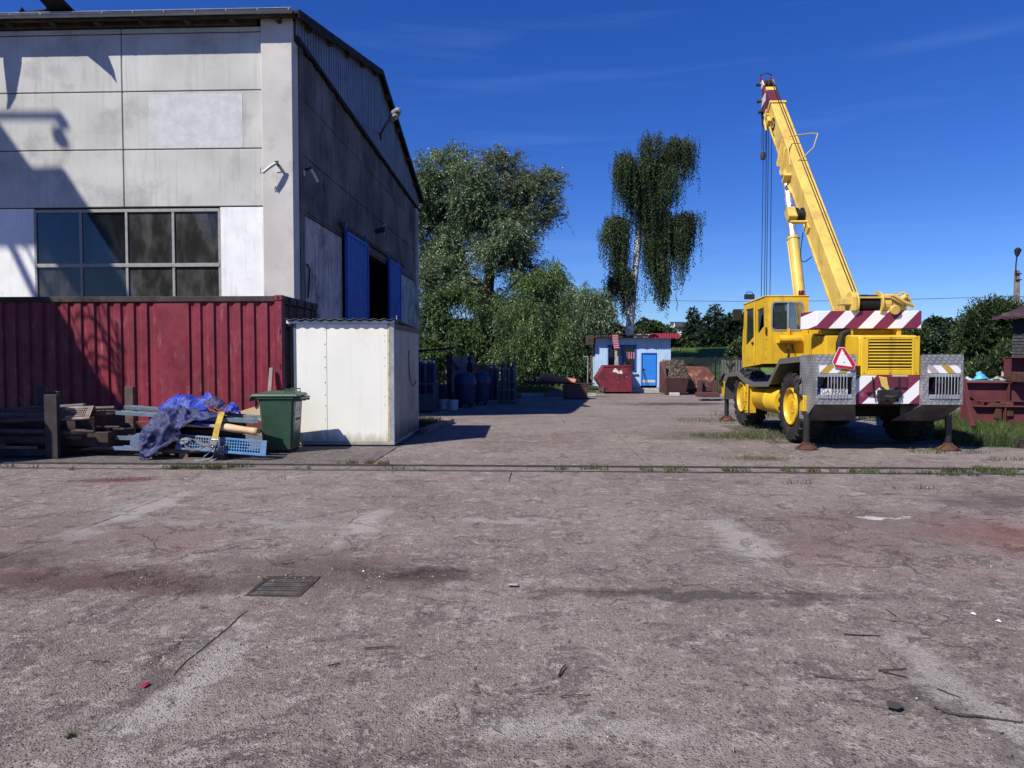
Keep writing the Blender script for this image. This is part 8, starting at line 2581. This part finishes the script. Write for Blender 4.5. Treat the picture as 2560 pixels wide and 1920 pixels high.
# leaning maroon angle, channel on the ground
MB().bar(W(2406, 940, 14.6), W(2432, 1066, 14.3), .085, .06).build('leaning_angle', M_girder, None, bevel=.004, label='maroon steel angle leaning beside the right light box', cat='steel angle')
p, q = G(2376, 1096), G(2600, 1128)
mb = MB()
u = (q - p).normalized(); s_ = Vector((-u.y, u.x, 0))
for (off, z0_, z1_, th) in ((0, .0, .16, .012), (.07, .0, .012, .14), (.07, .148, .16, .14)):
    a_, b_ = p + s_ * off, q + s_ * off
    mb.add([(pp.x + s_.x * k * th / 2, pp.y + s_.y * k * th / 2, z) for pp in (a_, b_) for k in (-1, 1) for z in (z0_, z1_)], [(0, 1, 3, 2), (4, 6, 7, 5), (0, 4, 5, 1), (2, 3, 7, 6), (0, 2, 6, 4), (1, 5, 7, 3)])
mb.build('steel_channel', M_dkrust, None, bevel=.003, label='long rusty brown channel lying on the ground before the grass', cat='steel channel')
p, q = G(2340, 1092), G(2440, 1094)
MB().bar(p + Vector((0, 0, .04)), q + Vector((0, 0, .05)), .16, .03).build('steel_strip', M_dkrust, None, label='flat rusty strip on the ground right of the jack foot', cat='steel strip')
# crumpled light sheets
for k, (a, b, c_, d, col, lab) in enumerate(((2432, 930, 2472, 950, (.10, .42, .66), 'crumpled light blue plastic sheet on the board platform'), (2405, 942, 2436, 952, (.50, .56, .56), 'pale crumpled sheet left of the light blue plastic'), (2474, 940, 2520, 952, (.36, .42, .42), 'grey green crumpled sheets on the platform before the girder'), (2505, 930, 2520, 942, (.6, .6, .6), 'white scrap of sheet on top of the grey sheets'))):
    Y = 18.6
    m_ = m_tarp('sheet' + str(k), col, .5)
    cx_ = (a + c_) / 2
    crumple([[W(a, d, Y + .4), W(cx_ - 6, b + 8, Y + .4), W(cx_ + 4, b + 9, Y + .4), W(c_, d, Y + .4)],
             [W(a + 1, d, Y), W(cx_ - 6, b, Y), W(cx_ + 2, b + 4, Y), W(c_, d - 1, Y)],
             [W(a, d, Y - .3), W(cx_ - 4, d - 3, Y - .3), W(cx_ + 3, d - 4, Y - .3), W(c_, d, Y - .3)]], m_, 'plastic_sheet', lab, .06, 18, 14, 20 + k, cat='plastic sheet', freq=7)
# dark workshop
YWS = 30.0
ws = thing('dark_workshop', 'dark boarded workshop with maroon tin roof at the right edge', 'workshop', (W(2550, 900, YWS).x + 3, YWS + 4, zg(YWS)))
M_dkboard = mat('dark_boarding', (.013, .014, .020), .7, var=.2, vs_=2, bump=.2)
x0_ = W(2531, 850, YWS).x
zw1_ = W(2540, 790, YWS).z
zq = W(2540, 893, YWS).z
n_before = set(bpy.data.objects)
n = 13
bz_ = np.linspace(zq, zw1_, n + 1)
brd = None
for i in range(n):
    MB().add([(x0_, YWS - .03, bz_[i]), (x0_ + 6, YWS - .03, bz_[i]), (x0_ + 6, YWS, bz_[i + 1]), (x0_, YWS, bz_[i + 1])], [(0, 1, 2, 3)]).build('board', M_dkboard, ws, fix=False, solid=.02)
MB().box(x0_ + .05, x0_ + 6, YWS + .03, YWS + 8, zg(YWS) - .1, zw1_).build('wall', M_dkboard, ws)
MB().box(x0_ - .03, x0_ + 6, YWS - .06, YWS + .02, zq - .10, zq).build('sill_plate', M_galv, ws)
MB().box(x0_ + .02, x0_ + 6, YWS - .02, YWS + .025, zg(YWS), zq - .10).build('base_panel', mat('pale_base', (.10, .10, .11), .8, var=.2), ws)
e0, e1 = W(2486, 797, YWS - .4), W(2560, 781, YWS - .4)
mb = MB()
xr0, xr1 = x0_ - .75, x0_ + 6.5
cor = [(xr0 + (xr1 - xr0) * i / 90, .025 * math.sin(i * 1.57)) for i in range(91)]
mb.sheet([[(x, YWS - .6, W(2486, 800, YWS - .6).z + .05 + h + .02 * (x - xr0)) for x, h in cor], [(x + .8, YWS + 4, W(2540, 775, YWS + 4).z + .10 + h) for x, h in cor]])
mb.build('roof', mat('maroon_roof', (.060, .022, .026), .6, var=.15, vs_=2, bump=.1), ws, fix=False, solid=.02)
MB().box(xr0 + .4, xr1, YWS - .45, YWS - .38, zw1_ - .02, zw1_ + .12).build('eaves_board', M_eaves, ws)
for o_ in set(bpy.data.objects) - n_before:              # the workshop stands askew: its long side runs away along the line of sight
    for v_ in o_.data.vertices:
        q_ = Vector((v_.co.x + ws.location.x - x0_, v_.co.y + ws.location.y - YWS, 0))
        a_ = R(-37)
        v_.co.x = x0_ + q_.x * math.cos(a_) - q_.y * math.sin(a_) - ws.location.x
        v_.co.y = YWS + q_.x * math.sin(a_) + q_.y * math.cos(a_) - ws.location.y
# lamp post and wire
YLP = 40.0
lp = thing('lamp_post', 'concrete lamp post with black lamp head beyond the dark workshop', 'lamp post', (W(2541, 900, YLP).x, YLP, zg(YLP)))
a, b = W(2539, 930, YLP), W(2542.5, 676, YLP)
MB().add([(a.x - .20, YLP - .14, zg(YLP)), (a.x + .20, YLP - .14, zg(YLP)), (a.x + .20, YLP + .14, zg(YLP)), (a.x - .20, YLP + .14, zg(YLP)), (b.x - .10, YLP - .1, b.z), (b.x + .10, YLP - .1, b.z), (b.x + .10, YLP + .1, b.z), (b.x - .10, YLP + .1, b.z)],
         [(3, 2, 1, 0), (4, 5, 6, 7), (0, 1, 5, 4), (1, 2, 6, 5), (2, 3, 7, 6), (3, 0, 4, 7)]).build('post', mat('post_concrete', (.20, .175, .165), .9, var=.2, bump=.3), lp, bevel=.02)
MB().tube([W(2539, 690, YLP - .15), W(2540, 660, YLP - .15), W(2543, 636, YLP - .2)], .035, 6).build('arm', M_chass, lp)
MB().tube([W(2543, 641, YLP - .2), W(2543.5, 632, YLP - .2), W(2545, 624, YLP - .2), W(2545.5, 619, YLP - .2)], [.07, .14, .17, .06], 12).build('lamp_head', M_chass, lp, smooth=50)
mb = MB()
for zz in (685, 700):
    MB().box(b.x - .16, b.x + .16, YLP - .16, YLP - .11, W(2540, zz, YLP).z - .03, W(2540, zz, YLP).z + .03).build('clamp', M_chass, lp)
p, q = W(1300, 741, YLP + 8), W(2540, 741, YLP)
pts = [p.lerp(q, s) + Vector((0, 0, -.30 * math.sin(math.pi * s))) for s in np.linspace(0, 1, 30)]
q2 = W(2700, 748, YLP - 4)
wz_ = MB().tube(pts, .014, 5).tube([q, q2], .014, 5).build('overhead_wire', M_chass, None, label='thin overhead wire running from the willow to the lamp post', cat='wire')

# ------------------------------------------------------------------ litter, stones, twigs
M_twig = mat('twig', (.050, .040, .036), .9, var=.3, vs_=12, bump=.3)
def twig(pxs, r_, label, wob=.01):
    r_ *= .72
    pts = [G(a, b) + Vector((0, 0, r_ + random.uniform(0, wob))) for a, b in pxs]
    o = MB().tube(pts, [r_ * (1 - .5 * i / len(pts)) for i in range(len(pts))], 6).build('twig', M_twig, None, smooth=60, label=label, cat='twig', group='twigs on the concrete')
    return o
twig([(2335, 1772), (2372, 1786), (2400, 1795), (2440, 1796), (2500, 1802), (2570, 1812)], .009, 'long bent dark twig at the bottom right edge')
twig([(1396, 1694), (1404, 1680), (1414, 1668)], .008, 'short thick dark twig lying in the middle foreground')
twig([(2035, 1692), (2090, 1700), (2130, 1703), (2185, 1700)], .005, 'long thin twig left of the crossed twig bundle')
twig([(2195, 1680), (2230, 1678), (2266, 1675)], .006, 'upper twig of the crossed bundle on the right slab joint')
twig([(2205, 1682), (2240, 1690), (2270, 1698)], .006, 'lower twig of the crossed bundle on the right slab joint')
twig([(1400, 1745), (1440, 1742), (1475, 1740)], .004, 'pale straw lying left of the middle foreground stones')
twig([(2215, 1262 + 263), (2240, 1544)], .005, 'small dark twig near the white scraps on the right')
twig([(1705, 1466), (1750, 1464), (1790, 1475)], .003, 'thin curved stalk beside the dark joint line')
twig([(2110, 1588), (2150, 1590), (2200, 1592)], .006, 'flat dark twig on the worn right slab joint')
twig([(910, 1625), (960, 1622), (985, 1618)], .006, 'dark twig alone on the slab below the drain')
twig([(820, 1670), (850, 1660)], .006, 'short dark twig below the drain left of the middle')
twig([(705, 1412), (735, 1408)], .006, 'small twig above the drain grate')
twig([(225, 1657), (250, 1656), (275, 1657)], .004, 'light wooden stick near the left crack')
twig([(2340, 1725), (2375, 1738), (2400, 1745)], .004, 'forked thin twig above the long bent one')
def scrap(px, py, pts, m, name, label, cat, lift=.012):
    p = G(px, py)
    mb = MB().add([(p.x + a, p.y + b, .004 + abs(math.sin(a * 40 + b * 30)) * lift) for a, b in pts] + [(p.x, p.y, .006 + lift)], [(i, (i + 1) % len(pts), len(pts)) for i in range(len(pts))])
    return mb.build(name, m, None, fix=False, solid=.003, label=label, cat=cat)
scrap(363, 1717, [(-.011, -.022), (.009, -.024), (.015, .0), (.007, .025), (-.010, .022), (-.008, 0)], mat('red_scrap', (.42, .02, .06), .4, bump=.2), 'red_scrap', 'small red plastic scrap at the lower end of the crack', 'scrap', .012)
scrap(2232, 1773, [(-.035, -.02), (.0, -.045), (.04, -.02), (.03, .02), (-.01, .04)], mat('leaf_brown', (.05, .042, .035), .8), 'dead_leaf', 'curled dead brown leaf near the bottom right', 'leaf', .02)
scrap(1281, 1468, [(-.035, -.018), (.035, -.02), (.038, .02), (-.03, .02)], mat('paper_scrap', (.34, .32, .32), .6, chips=(.45, .1, .1), camt=.62, csc=30), 'paper_scrap', 'crumpled grey and red wrapper on the middle slab joint', 'wrapper', .02)
for px, py, lab in ((2432, 1538, 'white paper flake, left one near the dark twigs'), (2495, 1556, 'white paper flake, right one near the dark twigs')):
    scrap(px, py, [(-.012, -.009), (.013, -.012), (.015, .009), (-.010, .012)], M_signw, 'paper_flake', lab, 'paper flake', .012)
p = G(1895, 1148)
st_ = grass('dry_straw', 'pale heap of cut straw on the concrete behind the rail', np.array([(p.x + rng.normal(0, .28), p.y + rng.normal(0, .10), .01) for _ in range(700)]), .05, .006, ML_dryg, 3.5, kind=None)
tag(st_, cat='straw'); st_['kind'] = 'thing'
# loose chips of stone: dense near the camera, thinning out
n = 9000
yy = 1.9 + (rng.uniform(0, 1, n) ** 1.6) * 11.5
xx = rng.uniform(-.80, .80, n) * (yy + .5)
ss = np.exp(rng.normal(-5.95, .50, n)).clip(.001, .013)
keep = ~((xx < -2.6) & (yy > 10.4))
for gx_, gy_, gr, cnt in ((g2.x, g2.y, .9, 700), (-1.9, 3.6, .5, 350), (2.0, 3.2, .5, 260), (-2.6, 4.9, .6, 300)):
    xx = np.concatenate([xx, gx_ + rng.normal(0, gr * .5, cnt)]); yy = np.concatenate([yy, gy_ + rng.normal(0, gr * .28, cnt)])
    ss = np.concatenate([ss, np.exp(rng.normal(-5.6, .45, cnt)).clip(.0015, .014)]); keep = np.concatenate([keep, np.ones(cnt, bool)])
xx, yy, ss = xx[keep], yy[keep], ss[keep]
n = len(xx)
octa = np.array([(1, 0, 0), (0, 1, 0), (-1, 0, 0), (0, -1, 0), (0, 0, 1)], float)
fi = np.array([(0, 1, 4), (1, 2, 4), (2, 3, 4), (3, 0, 4)])
shape = octa[None] * (1 + rng.uniform(-.35, .35, (n, 5, 3)))
shape[:, :, 2] *= .7
ang = rng.uniform(0, 6.28, n)
c_, s_ = np.cos(ang)[:, None], np.sin(ang)[:, None]
sx2 = shape[:, :, 0] * c_ - shape[:, :, 1] * s_
sy2 = shape[:, :, 0] * s_ + shape[:, :, 1] * c_
V = np.stack([sx2, sy2, shape[:, :, 2]], 2) * ss[:, None, None] + np.stack([xx, yy, np.full(n, .002)], 1)[:, None, :]
tris = V[:, fi].reshape(-1, 3)
np_mesh('gravel', tris, 3, m_leaf('stone_chip', (.07, .058, .056), (.18, .16, .15), (.32, .295, .28), (.58, .56, .53), .97, 0, .9), label='loose stone chips scattered over the concrete', kind='stuff')
# short stalks and twig litter
n = 420
yy = 2.2 + (rng.uniform(0, 1, n) ** 1.3) * 9
xx = rng.uniform(-.75, .75, n) * yy
L = rng.uniform(.015, .06, n); an = rng.uniform(0, 6.28, n); w_ = rng.uniform(.0015, .003, n)
d = np.stack([np.cos(an), np.sin(an), np.zeros(n)], 1); s_ = np.stack([-np.sin(an), np.cos(an), np.zeros(n)], 1)
b = np.stack([xx, yy, np.full(n, .009)], 1)
V = np.stack([b - s_ * w_[:, None], b + s_ * w_[:, None], b + d * L[:, None] + s_ * w_[:, None], b + d * L[:, None] - s_ * w_[:, None]], 1)
np_mesh('twig_litter', V.reshape(-1, 3), 4, m_leaf('stalk', (.03, .025, .022), (.06, .05, .045), (.14, .12, .10), (.4, .34, .24), .9, 0, .9), label='scattered short stalks and twig litter on the concrete', kind='stuff')
